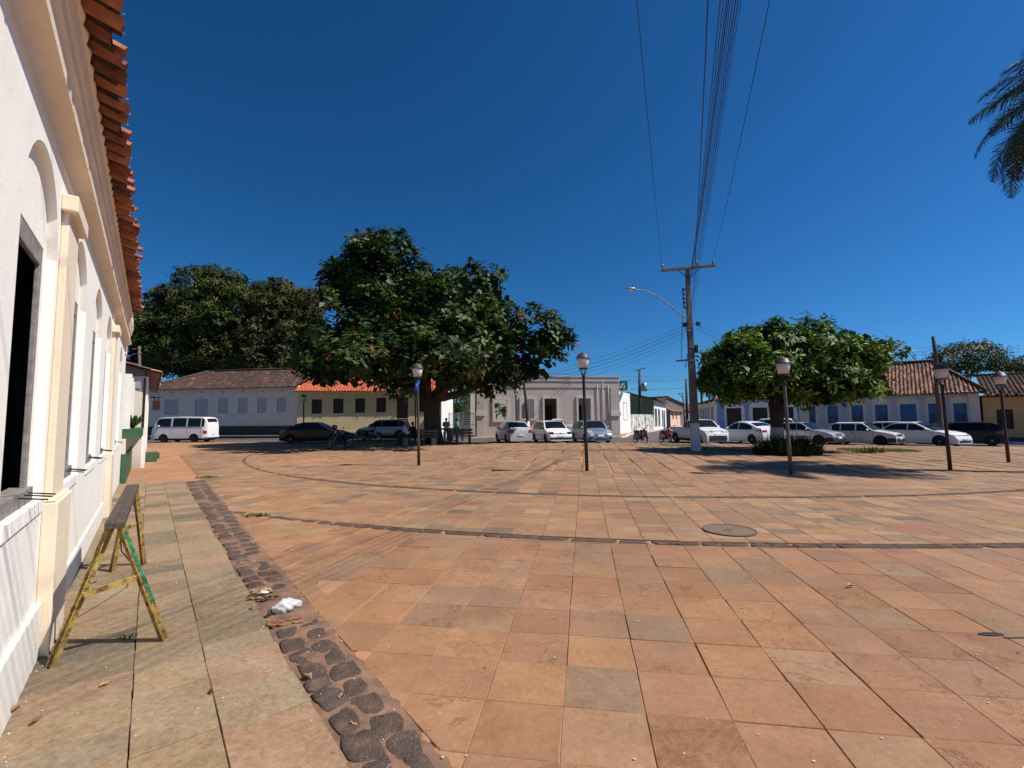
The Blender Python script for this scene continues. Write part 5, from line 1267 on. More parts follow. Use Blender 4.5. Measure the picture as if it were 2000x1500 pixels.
bl = [blob(400, 610, Ym, 88, 76, 4.5), blob(470, 630, Ym, 80, 76, 4.5), blob(330, 655, Ym, 62, 62, 4), blob(300, 690, Ym, 42, 50, 3), blob(380, 690, Ym - 2, 80, 50, 3.5), blob(470, 700, Ym - 2, 70, 40, 3), blob(310, 595, Ym + 1, 26, 26, 1.6), blob(430, 560, Ym + 1, 50, 34, 2.5), blob(510, 620, Ym + 1, 50, 55, 3), blob(360, 625, Ym - 2.4, 46, 40, 2), blob(430, 640, Ym - 3.5, 42, 36, 2)]
mango('broad dark green mango tree rising behind the shuttered house, the left one of the pair', bl, 31, MG, [4, 4, 3, 2], [(.105, .085, .028), (.13, .095, .04)], .16, 7500, (atY(400, 800, Ym).x, Ym, 0))
bl = [blob(560, 620, Ym - 1, 56, 64, 3.6), blob(525, 660, Ym - 2, 50, 50, 3), blob(575, 675, Ym - 2, 50, 50, 3), blob(540, 585, Ym, 40, 34, 2.4), blob(590, 610, Ym, 28, 38, 2), blob(540, 710, Ym - 3, 60, 30, 2.5), blob(500, 690, Ym - 3, 34, 30, 2)]
mango('brownish olive flushing mango tree right of the darker one, partly behind the big leafed tree', bl, 32, [(.052, .060, .016), (.070, .070, .020), (.038, .044, .014), (.05, .072, .02)], [4, 3, 3, 2], [(.15, .105, .036), (.17, .12, .05)], .45, 4600, (atY(560, 800, Ym).x, Ym - 1, 0))

def small_tree(name, label, bl, seed, cols, n, size, trunk, per=6, group=None, wid=.45, tr=.16):
    T = thing(name, label, 'tree', (0, 0, 0), group=group); r_ = np.random.default_rng(seed); P, D = crown_points(bl, n, r_, shell=.5, lump=.2)
    leaves('crown', P, D, T, r_, size=size, wid=wid, per=per, spread=size * 1.3, colors=cols, droop=.4, up=.4)
    mb = MB(); b = Vector(trunk); top = Vector(bl[0][:3]); mb.tube([b, b.lerp(top, .5), top], [tr, tr * .8, tr * .4], 7)
    for i, q in enumerate(bl[1:6]): limb(mb, b.lerp(top, .5), Vector(q[:3]), tr * .6, .04, .08, 4, i, 5)
    mb.build('trunk', MAT['bark'], T, smooth=True, recalc=False); return T
Yb = 62
small_tree('background_tree', 'dark spreading tree behind the blue house roof, left of the right edge', [blob(1890, 700, Yb, 50, 32, 3), blob(1850, 702, Yb, 36, 26, 2.5), blob(1925, 700, Yb, 36, 24, 2.5), blob(1880, 682, Yb, 30, 14, 2), blob(1918, 680, Yb, 20, 12, 1.5), blob(1830, 715, Yb, 18, 14, 1.5), blob(1950, 715, Yb, 18, 12, 1.5)], 41, MG, 900, .42, (atY(1890, 800, Yb).x, Yb, -.5))
small_tree('background_tree', 'small piece of tree crown at the right edge above the ochre roof', [blob(1990, 715, Yb, 22, 10, 2), blob(2010, 712, Yb, 26, 14, 2)], 42, MG, 300, .42, (atY(1995, 800, Yb).x, Yb, -.5))
small_tree('background_tree', 'brown flushed tree top showing just above the umbrella shaped tree', [blob(1478, 650, 70, 24, 14, 2), blob(1498, 660, 70, 26, 14, 2), blob(1460, 660, 70, 18, 12, 1.5)], 43, [(.08, .06, .03), (.11, .08, .035), (.05, .05, .02)], 420, .4, (atY(1480, 800, 70).x, 70, -.5))
small_tree('background_tree', 'light green tree beyond the side street left of the umbrella shaped tree', [blob(1385, 735, 75, 18, 26, 1.6), blob(1376, 755, 75, 12, 16, 1.2), blob(1396, 745, 75, 16, 20, 1.4), blob(1380, 712, 75, 9, 12, .8)], 44, [(.06, .12, .025), (.09, .16, .03), (.04, .08, .02)], 420, .35, (atY(1386, 800, 75).x, 75, -.5))
small_tree('yard_tree', 'leafy tree behind the iron gate beside the white annex', [blob(890, 790, 50, 24, 30, 1.6), blob(900, 770, 50, 26, 22, 1.5), blob(925, 775, 58, 24, 18, 2), blob(885, 815, 50, 14, 20, 1)], 45, [(.05, .085, .018), (.07, .11, .025), (.035, .06, .015)], 700, .26, (atY(895, 850, 50).x, 50, 0))
# courtyard palms behind the window openings of the grey building
def palm(name, label, base, h, nf, fl, seed, cols, nleaf=16, lw=.03, ll=.32, tr=.05, group=None, arch=.9):
    T = thing(name, label, 'palm', (0, 0, 0), group=group); r_ = np.random.default_rng(seed); b = Vector(base); top = b + Vector((0, 0, h))
    mb = MB(); mb.tube([b, b.lerp(top, .5) + Vector((.02 * h, 0, 0)), top], [tr * 1.2, tr, tr * .8], 8); mb.build('trunk', M_plain('palm_bark', (.16, .12, .08), .9, var=.3), T, smooth=True, recalc=False)
    for k in range(nf):
        a = 2 * PI * k / nf + r_.uniform(-.25, .25); el = r_.uniform(-.1, 1.15); L = fl * r_.uniform(.85, 1.1)
        d = np.array([math.cos(a), math.sin(a), 0]); p = np.array(top); pts = []; e = el
        n = nleaf
        for i in range(n + 1): pts.append(p.copy()); e -= arch * 1.5 / n; p = p + (d * math.cos(e) + np.array([0, 0, math.sin(e)])) * L / n
        V = []; F = []; Cc = []
        sd = np.array([-d[1], d[0], 0])
        for i in range(n):            # rachis
            n0 = len(V); w_ = .022 * fl / 1.5 * (1 - i / n * .7)
            for q in (pts[i], pts[i + 1]): V += [q + sd * w_, q - sd * w_, q + np.array([0, 0, w_])]; Cc += [(.10, .12, .03, 1)] * 3
            F += [(n0, n0 + 3, n0 + 5, n0 + 2), (n0 + 1, n0 + 4, n0 + 5, n0 + 2), (n0, n0 + 3, n0 + 4, n0 + 1)]
        for i in range(1, n * 4):
            f_ = i / (n * 4); j = min(int(f_ * n), n - 1); q = pts[j] + (pts[j + 1] - pts[j]) * (f_ * n - j); tg = pts[j + 1] - pts[j]; tg = tg / np.linalg.norm(tg)
            ln = ll * (math.sin(PI * (.12 + .88 * f_)) ** .6) * r_.uniform(.85, 1.1)
            for sg in (1, -1):
                v = sd * sg * .85 + tg * r_.uniform(.35, .7) + np.array([0, 0, r_.uniform(-.25, .30)]); v /= np.linalg.norm(v); dr = np.array([0, 0, -ln * r_.uniform(.1, .45)])
                n0 = len(V); wv = tg * lw; V += [q - wv * .5, q + wv * .5, q + v * ln * .6 + wv * .6 + dr * .3, q + v * ln + dr, q + v * ln * .6 - wv * .5 + dr * .3]
                c_ = np.array(cols[r_.integers(len(cols))]) * r_.uniform(.7, 1.3); Cc += [(*c_, 1)] * 5; V.append(V[-1]); Cc.append((*c_, 1)); F += [(n0, n0 + 1, n0 + 2, n0 + 4), (n0 + 4, n0 + 2, n0 + 3, n0 + 5)]
        npmesh('frond', V, F, MAT['leaf'], T, Cc)
    return T
PC = [(.06, .12, .02), (.09, .15, .03), (.04, .08, .02)]
for i, (u, dy, h, lb) in enumerate(((969, 2.6, 2.7, 'tall'), (985, 2.2, 2.3, 'leaning'), (1025, 2.0, .9, 'short'), (1038, 2.6, 1.1, 'bushy'))):
    q = atY(u, 840, 40.3 + dy); palm('courtyard_palm', ['thin tall palm seen through the left window opening of the grey building', 'second slender palm right of the tall one in the same window opening', 'short palm bush at left in the second window opening', 'short palm bush at right in the second window opening'][i], (q.x, q.y, 0), h + .0, 9, 1.15, 60 + i, PC, 8, .05, .34, .035)
# tall palm standing outside the right edge; its crown reaches into the picture
c_ = atY(2085, 190, 14.2)
palm('tall_palm', 'tall palm whose drooping fronds reach in at the upper right corner', (c_.x + .25, c_.y - .3, g(c_.x, 14)), c_.z - g(c_.x, 14), 34, 3.5, 71, [(.035, .055, .022), (.05, .07, .03), (.02, .035, .018)], 26, .026, .80, .20, arch=1.15)

# ---------- weeds and grass
def sprig(label, p, n, h, pal, seed, cat='weed', name='weed', r=.25, w_=.012):
    return strap_clump(name, label, (p[0], p[1], g(p[0], p[1]) + .002), n, h, (r, r * .6), pal, seed, w_, cat)
GW = [(.05, .10, .02), (.08, .12, .03), (.12, .12, .05)]; DW = [(.16, .13, .07), (.10, .11, .04), (.07, .09, .03)]
q = gnd(405, 933); sprig('small green weed tuft growing at the far end of the kerb strip', q, 90, .10, GW, 1, r=.45)
q = gnd(500, 1008); sprig('thin green weed line at the left end of the nearer stone band', q, 90, .06, GW, 2, r=.35)
q = gnd(250, 1250); sprig('dried green weed bunch lying between the near legs of the trestle', q, 110, .06, DW, 3, r=.09, w_=.006)
q = gnd(1700, 881); sprig('leafy weed standing in the grass patch in front of the right parked cars', q, 60, .42, [(.04, .07, .02), (.06, .10, .03)], 4, r=.8, w_=.04)
r_ = np.random.default_rng(9); V = []; F = []; Cc = []
def blade(p, h, col, w_=.008):
    a = r_.uniform(0, 2 * PI); d = np.array([math.cos(a), math.sin(a), 0]); s = np.array([-d[1], d[0], 0]) * w_; n0 = len(V); p = np.array(p)
    V.extend([p + s, p - s, p - s * .3 + d * h * .5 + np.array([0, 0, h]), p + s * .3 + d * h * .5 + np.array([0, 0, h])]); Cc.extend([(*col, 1)] * 4); F.append((n0, n0 + 1, n0 + 2, n0 + 3))
def patch(c, rx, ry, n, h, pal):
    for i in range(n):
        a = r_.uniform(0, 2 * PI); k = math.sqrt(r_.random()); x = c[0] + rx * k * math.cos(a); y = c[1] + ry * k * math.sin(a); col = np.array(pal[r_.integers(len(pal))]) * r_.uniform(.7, 1.3); blade((x, y, g(x, y) - .003), h * r_.uniform(.5, 1.3), col, .012)
GP = [(.10, .15, .03), (.15, .17, .05), (.07, .12, .025), (.20, .17, .08)]
q = gnd(1715, 882, -.15); patch(q, 1.9, 1.2, 3800, .05, GP); q = gnd(1340, 872); patch(q, 1.6, 1.3, 1700, .04, GP); q = gnd(1400, 880); patch(q, 2.2, 1.0, 1600, .04, GP)
q = gnd(1640, 885, -.1); patch(q, 1.6, 1.0, 1200, .04, GP)
# tufts in the joints of the far paving
for i in range(-60, 110):
    if i % 2: continue
    for y in np.arange(10.8 if i % 6 == 0 else 13.6, 29, .045):
        a = O2 + T2 * (i * SX + .05) + F2 * y
        if np.hypot(*(a - AC)) > R2 - .15 or a[1] > edge_y(a[0]) - .1 or abs(a[0]) > 1.2 * a[1]: continue
        if math.sin(a[0] * 1.9 + a[1] * .7) + math.sin(a[1] * 1.3 + i) + r_.normal() * .8 < .35: continue
        for _ in range(2): x = a[0] + r_.normal() * .025; yy = a[1] + r_.normal() * .03; blade((x, yy, g(x, yy) - .006), r_.uniform(.010, .03), np.array([(.20, .19, .06), (.13, .15, .04), (.25, .20, .09)][r_.integers(3)]), .012)
tag(npmesh('grass', V, F, MAT['leaf'], None, Cc), 'low green and yellowish grass growing in patches and in the paving joints', 'grass', kind='stuff')
# ============================================================ street furniture
def base_pt(u, v):
    z = 0.0
    for _ in range(12):
        p = gnd(u, v, z); z = g(p.x, p.y) if p.y < edge_y(p.x) else gr(p.x, p.y)
    p.z = z; return p
M_shade = M_plain('frosted_lamp_shade', (.62, .55, .50), .45, var=.08)
def lamp(label, ub, vb, ut, vt, pole_mat, Y=None):
    b = base_pt(ub, vb) if Y is None else atY(ub, vb, Y)
    if Y is not None: b.z = g(b.x, Y) if Y < edge_y(b.x) else gr(b.x, b.y)
    tp = atY(ut, vt, b.y); ax = tp - b; H = ax.length
    e = thing('street_lamp', label, 'street lamp', b, 0, group='lamp posts standing around the square')
    e.rotation_euler = Vector((0, 0, 1)).rotation_difference(ax.normalized()).to_euler()
    mb = MB(); mb.lathe([(.055, -.05), (.055, .9), (.048, .92), (.045, H - .86), (.03, H - .80)], 10); mb.build('pole', pole_mat, e, smooth=True) 
    mb = MB(); mb.lathe([(.05, H - .86), (.055, H - .74), (.035, H - .72), (.03, H - .70)], 10)
    for k in range(6):
        a = 2 * PI * k / 6; mb.tube([(.035 * math.cos(a), .035 * math.sin(a), H - .74), (.10 * math.cos(a), .10 * math.sin(a), H - .60), (.125 * math.cos(a), .125 * math.sin(a), H - .525)], .009, 5)
    mb.lathe([(.125, H - .54), (.14, H - .54), (.14, H - .505), (.125, H - .505)], 16); mb.build('lantern_cage', MAT['black_metal'], e)
    mb = MB(); mb.lathe([(.125, H - .503), (.135, H - .50), (.195, H - .20), (.19, H - .195)], 18); mb.build('lamp_shade', M_shade, e, smooth=True)
    mb = MB(); mb.lathe([(.222, H - .21), (.225, H - .185), (.195, H - .165), (.16, H - .085), (.10, H - .035), (.045, H - .022), (.04, H), (.001, H + .003)], 18); mb.build('cap', M_cap, e, smooth=True)
    return e
M_cap = M_plain('lamp_cap', (.07, .062, .058), .5, .2)
lamp('lamp post with a blue plastic strip tied below its lantern', 818, 909, 815, 709, MAT['brown_metal'])
lamp('black lamp post between the white hatchback and the silver hatchback', 1146.5, 920, 1138, 688, MAT['black_metal'])
lamp('leaning grey lamp post in front of the umbrella shaped tree', 1545, 927, 1528, 697, M_plain('grey_green_post', (.10, .10, .085), .5, .2, var=.3))
lamp('red-brown lamp post in front of the white sedan and the crooked pole', 1856, 918, 1836, 709, MAT['red_metal'])
lamp('red-brown lamp post before the ochre house at the right edge', 1970, 903, 1951, 725, MAT['red_metal'])
lamp('distant lamp post in front of the black sedan and yellow house corner', 593, 864, 593, 770, MAT['black_metal'])
lamp('distant lamp post right behind the light sedan seen from the rear', 1009.5, 864, 1007, 752, MAT['black_metal'])
lamp('small brown lamp post half hidden behind the one with the blue strip', 812, 864, 811, 762, MAT['red_metal'], Y=33.0)
# blue strip tied to the first lamp
b = base_pt(818, 909); tp = atY(815, 709, b.y); q = b.lerp(tp, .80)
mb = MB(); r2 = random.Random(3)
for i in range(3): mb.tube([(q.x + .06 * math.cos(a), q.y + .06 * math.sin(a), q.z + i * .05 + .01 * math.sin(3 * a)) for a in np.linspace(0, 2 * PI, 14)], .022, 6)
for i in range(4):
    o_ = Vector((r2.uniform(-.06, .08), -.06, 0)); mb.tube([q + o_, q + o_ + Vector((r2.uniform(-.08, .05), -.05, -.12)), q + o_ + Vector((r2.uniform(-.1, .1), -.06, -.26 - .05 * i))], [.02, .028, .008], 6)
tag(mb.build('plastic_strip', M_plain('blue_plastic', (.01, .12, .45), .35), smooth=True), 'blue plastic strip knotted round the lamp post in front of the big tree', 'plastic strip')

# ---------- main utility pole
PYY = 22.9; pb = base_pt(1359, 881); PYY = pb.y; pt = atY(1342, 524, PYY)
UP = thing('utility_pole', 'tall leaning concrete utility pole with white painted base, wooden crossarm and curved street light arm', 'utility pole', pb)
axv = (pt - pb); UH = axv.length; RQ = Vector((0, 0, 1)).rotation_difference(axv.normalized()); UP.rotation_euler = RQ.to_euler()
Rl = RQ.to_matrix()
def loc(P): return Rl.inverted() @ (Vector(P) - pb)
mb = MB(); mb.prism([(-1, -1), (1, -1), (1, 1), (-1, 1)], lambda x, y, k: (x * (.19 if k == 0 else .085), y * (.16 if k == 0 else .07), -.1 if k == 0 else UH + .05)); mb.build('shaft', MAT['pole_con'], UP, bevel=.02)
zw = loc(atY(1356, 826, PYY)).z; kk = zw / UH
mb = MB(); mb.prism([(-1, -1), (1, -1), (1, 1), (-1, 1)], lambda x, y, k: (x * (.195 if k == 0 else .19 - .105 * kk + .005), y * (.165 if k == 0 else .16 - .09 * kk + .005), -.05 if k == 0 else zw)); mb.build('white_base', M_plain('worn_white_paint', (.58, .57, .56), .75, var=.2, scale=5, bump=.3), UP, bevel=.02)
cl = loc(atY(1290, 530, PYY)); cr = loc(atY(1395, 520, PYY))
mb = MB(); mb.bar(cl + Vector((0, -.12, 0)), cr + Vector((0, -.12, 0)), .11, .13); mb.build('crossarm', MAT['pole_con'], UP, bevel=.01)
for a_, b_ in (((1324, 531), (1342, 545)), ((1362, 528), (1344, 545))): mb = MB(); mb.bar(loc(atY(*a_, PYY)) + Vector((0, -.14, 0)), loc(atY(*b_, PYY)) + Vector((0, -.10, 0)), .035, .03); mb.build('brace', MAT['black_metal'], UP)
INS = [(.02, -.02), (.03, 0), (.06, .03), (.05, .07), (.065, .10), (.05, .14), (.055, .17), (.02, .21)]
for u, v in ((1293, 526), (1391, 517), (1359, 520)): mb = MB(); q = loc(atY(u, v, PYY)); mb.lathe(INS, 10, (q.x, -.12, q.z)); mb.build('insulator', MAT['insul'], UP, smooth=True)
for i in range(5): mb = MB(); q = loc(atY(1335.5 + .4 * i, 567 + 8.2 * i, PYY)); mb.lathe([(.02, -.045), (.05, -.04), (.05, -.012), (.028, 0), (.05, .012), (.05, .04), (.02, .045)], 10, (q.x, -.04, q.z)); mb.build('spool_insulator', MAT['black_metal'], UP, smooth=True)
mb = MB(); a_ = loc(atY(1334, 563, PYY)); b_ = loc(atY(1336.5, 604, PYY)); mb.bar((a_.x - .04, -.04, a_.z), (b_.x - .04, -.04, b_.z), .02, .04); mb.bar((a_.x, -.04, a_.z - .02), (.0, -.04, a_.z - .02), .03, .03); mb.bar((b_.x, -.04, b_.z + .02), (.0, -.04, b_.z + .02), .03, .03); mb.build('rack', MAT['black_metal'], UP)
arm = [loc(atY(u, v, PYY)) for u, v in ((1342, 623), (1330, 618), (1310, 602), (1290, 588), (1272, 578), (1255, 571.5), (1240, 571), (1232, 571))]
for i, p in enumerate(arm): p.y = -.1 - .05 * i
mb = MB(); mb.tube(arm, .032, 8); mb.build('street_light_arm', MAT['concrete'], UP, smooth=True)
hd = loc(atY(1227, 570, PYY)); mb = MB(); mb.ell((hd.x, -.5, hd.z), (.24, .12, .075), 14, 8); hdo = mb.build('street_light_head', MAT['galv'], UP, smooth=True)
mb = MB(); mb.ell((hd.x - .02, -.5, hd.z - .035), (.18, .10, .06), 12, 8); mb.build('lens', MAT['whitepaint'], hdo, smooth=True)
for u, v, rz_ in ((1335, 636, -.4), (1360.5, 634, .35)): mb = MB(); q = loc(atY(u, v, PYY)); mb.box((q.x, -.2, q.z), (.20, .09, .20), rz_); mb.bar((q.x, -.15, q.z), (0, -.05, q.z), .03, .03); mb.build('flood_light', MAT['black_metal'], UP, bevel=.01)
q = loc(atY(1358, 682, PYY)); mb = MB(); mb.box((q.x + .02, -.05, q.z), (.12, .2, .38)); mb.build('junction_box', MAT['black_metal'], UP, bevel=.01)
mb = MB(); mb.bar(loc(atY(1320, 705, PYY)), loc(atY(1357, 702, PYY)), .06, .07); mb.build('lower_crossarm', MAT['pole_con'], UP)
for v in (646, 678, 704, 768): mb = MB(); q = loc(atY(1352, v, PYY)); w_ = .19 - .105 * q.z / UH; mb.rng(-w_ - .012, w_ + .012, -(.16 - .09 * q.z / UH) - .012, (.16 - .09 * q.z / UH) + .012, q.z - .02, q.z + .02); mb.build('strap', MAT['galv'], UP)
mb = MB()
mb.tube([loc(atY(1345, 600, PYY)) + Vector((0, -.14, 0)), loc(atY(1337, 640, PYY)) + Vector((0, -.16, 0)), loc(atY(1343, 680, PYY)) + Vector((0, -.17, 0)), loc(atY(1337, 720, PYY)) + Vector((-.05, -.18, 0))], .016, 6)
mb.tube([loc(atY(1333, 600, PYY)) + Vector((0, -.12, 0)), loc(atY(1330, 640, PYY)) + Vector((0, -.15, 0)), loc(atY(1329, 703, PYY)) + Vector((0, -.1, 0))], .014, 6); mb.build('down_cable', MAT['wire'], UP, smooth=True)

def pole(name, label, pts, Y, r, mat, zb=None, arms=(), boxes=(), white=None):
    P = [atY(u, v, Y) for u, v in pts]; P[0].z = (g(P[0].x, Y) if Y < edge_y(P[0].x) else gr(P[0].x, Y)) - .1
    e = thing(name, label, 'utility pole', P[0]); mb = MB(); n = len(P)
    mb.tube([p - P[0] for p in P], [r * (1 - .35 * i / (n - 1)) for i in range(n)], 9); mb.build('shaft', mat, e, smooth=True)
    for (a, b) in arms: mb = MB(); mb.bar(atY(*a, Y) - P[0], atY(*b, Y) - P[0], .09, .10); mb.build('crossarm', mat, e)
    for (u, v, rr, hh) in boxes: q = atY(u, v, Y) - P[0]; mb = MB(); mb.lathe([(rr * .8, -hh), (rr, -hh * .9), (rr, hh * .9), (rr * .7, hh)], 12, q); mb.build('transformer', MAT['galv'], e, smooth=True)
    if white: q = atY(*white, Y) - P[0]; mb = MB(); mb.tube([Vector((0, 0, .02)), q], [r * 1.05, r * .98], 9); mb.build('white_base', MAT['whitepaint'], e, smooth=True)
    return e
pole('utility_pole', 'crooked dark wooden pole with white foot in front of the grey building', [(1032, 850), (1030, 812), (1027, 780), (1024, 757), (1024.5, 722)], 36.2, .13, MAT['pole_wood'], arms=(((1006, 739), (1042, 737)),), white=(1031, 823))
pole('utility_pole', 'dark pole with crossarm and transformer behind the stained wall', [(1250, 826), (1249.5, 780), (1249, 722)], 56, .22, MAT['pole_wood'], arms=(((1238, 724), (1260, 719)),), boxes=((1258, 756, .34, .5),))
pole('utility_pole', 'plain dark wooden pole standing at the mouth of the side street', [(1342, 826), (1341, 780), (1340, 740)], 62, .20, MAT['pole_wood'])
pole('utility_pole', 'dark pole with short crossarm left of the umbrella shaped tree, beyond the corner house', [(1372, 790), (1369, 760), (1365, 714)], 66, .17, MAT['pole_wood'], arms=(((1356, 719), (1375, 716)),))
pole('utility_pole', 'thin slanting pole with a bracket far down the side street', [(1337, 812), (1335, 790), (1333, 767)], 95, .16, MAT['pole_wood'], arms=(((1325, 769), (1336, 779)), ((1324, 768), (1334, 769))))
pole('utility_pole', 'crooked weathered post without crossarm rising before the blue house roof', [(1837, 852), (1836, 828), (1834, 790), (1829, 760), (1828, 715), (1827, 690), (1822.5, 657)], 30.0, .15, MAT['pole_wood'])
pole('utility_pole', 'grey pole carrying many wires behind the near left buildings', [(273, 790), (272.5, 720), (272, 676)], 33, .12, MAT['pole_con'], arms=(((258, 682), (276, 680)), ((258, 692), (276, 690))))

# ---------- overhead wires
def wire(label, group, A, B, sag, r=.012, n=24):
    mb = MB(); A = Vector(A); B = Vector(B)
    mb.tube([A.lerp(B, i / n) - Vector((0, 0, sag * 4 * (i / n) * (1 - i / n))) for i in range(n + 1)], r, 5)
    return tag(mb.build('overhead_wire', MAT['wire'], smooth=True), label, 'wire', group)
def over(label, u0, v0, utop, ztop, r, group=None, zend=None):
    S = atY(u0, v0, PYY); d = ray(utop, 0); k = (ztop - EYE) / d.z; M_ = Vector((d.x * k, d.y * k, ztop))
    t_ = (M_.y - S.y) / (-15 - S.y); E_ = Vector((S.x + (M_.x - S.x) / t_, -15, zend or S.z)); zl = S.z + (E_.z - S.z) * t_
    sag = (zl - ztop) / (4 * t_ * (1 - t_)); return wire(label, group, S, E_, sag, r, 48)
over('thin conductor from the left end of the main pole crossarm, passing overhead', 1293, 520, 1244, 8.0, .007)
over('thin conductor from the right end of the main pole crossarm, passing overhead', 1391, 512, 1503, 8.0, .007)
over('thick wavy black cable, leftmost of the bundle passing overhead', 1352, 600, 1383, 5.9, .007)
ORD = ['first', 'second', 'third', 'fourth', 'fifth', 'sixth', 'seventh', 'eighth', 'ninth']
for i, (ut, u0, v0, r) in enumerate([(1407, 1336, 567, .004), (1413, 1337, 575, .004), (1419, 1338, 583, .005), (1423, 1339, 591, .006), (1427, 1340, 598, .004), (1432, 1343, 606, .005), (1437, 1347, 612, .007), (1442, 1350, 618, .006), (1447, 1353, 628, .004)]):
    over(ORD[i] + ' wire from the left in the dense bundle passing overhead', u0, v0, ut, 5.0 + .24 * i, r, 'bundle of wires overhead')
PA = lambda v, u=1024: atY(u, v, 36.2)
for i in range(5): wire(ORD[i] + ' from the top of the wires sagging left off the main pole', 'service wires left of the main pole', atY(1338, 636 + 6 * i, PYY), PA(733 + 2.0 * i), .35 + .12 * i, .010 if i in (1, 2) else .006)
for i, (va, vb, sg, r) in enumerate([(728, 737, .1, .012), (733, 745, .35, .010), (737, 757, .55, .022), (731, 741, .3, .02)]): wire(ORD[i] + ' of the cables crossing in front of the grey building cornice', 'cables between the crooked pole and the side street pole', PA(va), atY(1340, vb, 62), sg, r)
for i in range(6): wire(ORD[i] + ' from the top of the far wires left of the main pole', 'far wires crossing the sky behind the main pole', atY(900, 700 + 6 * i, 62), atY(1366, 683 + 7 * i, 66), .4, .006)
for i in range(5): wire(ORD[i] + ' from the top of the wires reaching the crooked post from the left', 'far wires right of the main pole', atY(1366, 690 + 6 * i, 66), atY(1828, 676 + 7 * i, 30), .8, .006)
for i in range(5): wire(ORD[i] + ' from the top of the wires leading right off the crooked post', 'wires right of the crooked post', atY(1828, 676 + 6 * i, 30), atY(2090, 672 + 7 * i, 27), .25, .007)
for i, (u, v) in enumerate([(1478, 668), (1466, 672), (1446, 676), (1425, 666)]): wire(ORD[i] + ' of the service wires dropping right from the main pole', 'service wires right of the main pole', atY(1360, 634 + 3 * i, PYY), atY(u, v, 34), .15, .007)
for i in range(5): wire(ORD[i] + ' from the top of the wires running in front of the mango trees', 'wires in front of the mango trees', atY(273, 680 + 4.5 * i, 33), atY(790, 718 + 6 * i, 37), .5 + .06 * i, .006)
for i, (u, v) in enumerate([(325, 738), (356, 722)]): wire(['steeper', 'flatter'][i] + ' slanting drop wire from the left pole to the dark roof', 'drop wires at the left pole', atY(273, 684 + 3 * i, 33), atY(u, v, 42), .1, .009)
wire('sagging cable across the dark tile roof of the shuttered house', None, atY(318, 728, 33), atY(620, 747, 36), .25, .011)

# ---------- concrete benches, table and stool under the tree
def bench(label, u, Y, L, rz, back=True):
    x = atY(u, 820, Y).x; z = g(x, Y); e = thing('concrete_bench', label, 'bench', (x, Y, z), rz)
    mb = MB()
    for k in range(3): mb.rng(-L / 2, L / 2, -.24 + k * .165, -.24 + k * .165 + .15, .42, .475)
    mb.build('seat', MAT['bench_con'], e, bevel=.008)
    for sx in (-1, 1):
        mb = MB(); x_ = sx * (L / 2 - .22); mb.rng(x_ - .06, x_ + .06, -.24, -.12, 0, .42); mb.rng(x_ - .06, x_ + .06, .12, .24, 0, .42); mb.rng(x_ - .06, x_ + .06, -.12, .12, .28, .42); mb.rng(x_ - .058, x_ + .058, -.12, .12, 0, .07)
        if back: mb.prism([(.16, .40), (.27, .40), (.36, .92), (.29, .92)], lambda y, zz, k: (x_ - .05 + .10 * k, y, zz))
        mb.build('support', MAT['bench_con'], e, bevel=.008)
    if back:
        mb = MB()
        for k in range(2): mb.bar((-L / 2, .235 + .055 * k, .62 + .2 * k), (L / 2, .235 + .055 * k, .62 + .2 * k), .05, .14, (0, .15, 1))
        mb.build('backrest', MAT['bench_con'], e, bevel=.008)
    return e
bench('concrete bench with slatted back at the right edge of the tree shade', 905, 29.9, 1.25, R(12))
bench('concrete bench with its back to the camera, right behind the table under the tree', 893, 32.3, 1.2, R(195))
bench('dark concrete bench seen from behind just left of the tree trunk', 840, 28.6, 1.1, R(180))
bench('concrete bench left of the seated man, deep in the tree shade', 808, 30.9, 1.3, R(170))
x = atY(867, 820, 30.4).x; tb_ = thing('concrete_table', 'tall concrete table on slab legs, right of the big tree trunk', 'table', (x, 30.4, g(x, 30.4)))
mb = MB(); mb.rng(-.45, .48, -.4, .4, .84, .95); mb.build('tabletop', MAT['bench_con'], tb_, bevel=.01)
for sx in (-.38, .40): mb = MB(); mb.rng(sx - .07, sx + .07, -.33, .33, 0, .84); mb.build('leg', MAT['bench_con'], tb_, bevel=.01)
for (u, Y, lb) in ((793, 28.0, 'small concrete block stool that the man in the pale shirt sits on'), (848, 27.6, 'pale concrete block stool left of the tree trunk')):
    x = atY(u, 820, Y).x; s_ = thing('concrete_stool', lb, 'stool', (x, Y, g(x, Y))); mb = MB(); mb.rng(-.17, .17, -.17, .17, .40, .46); mb.build('seat', MAT['bench_con'], s_, bevel=.01); mb = MB(); mb.rng(-.14, .14, -.14, .14, 0, .40); mb.build('block', MAT['concrete'], s_, bevel=.01)
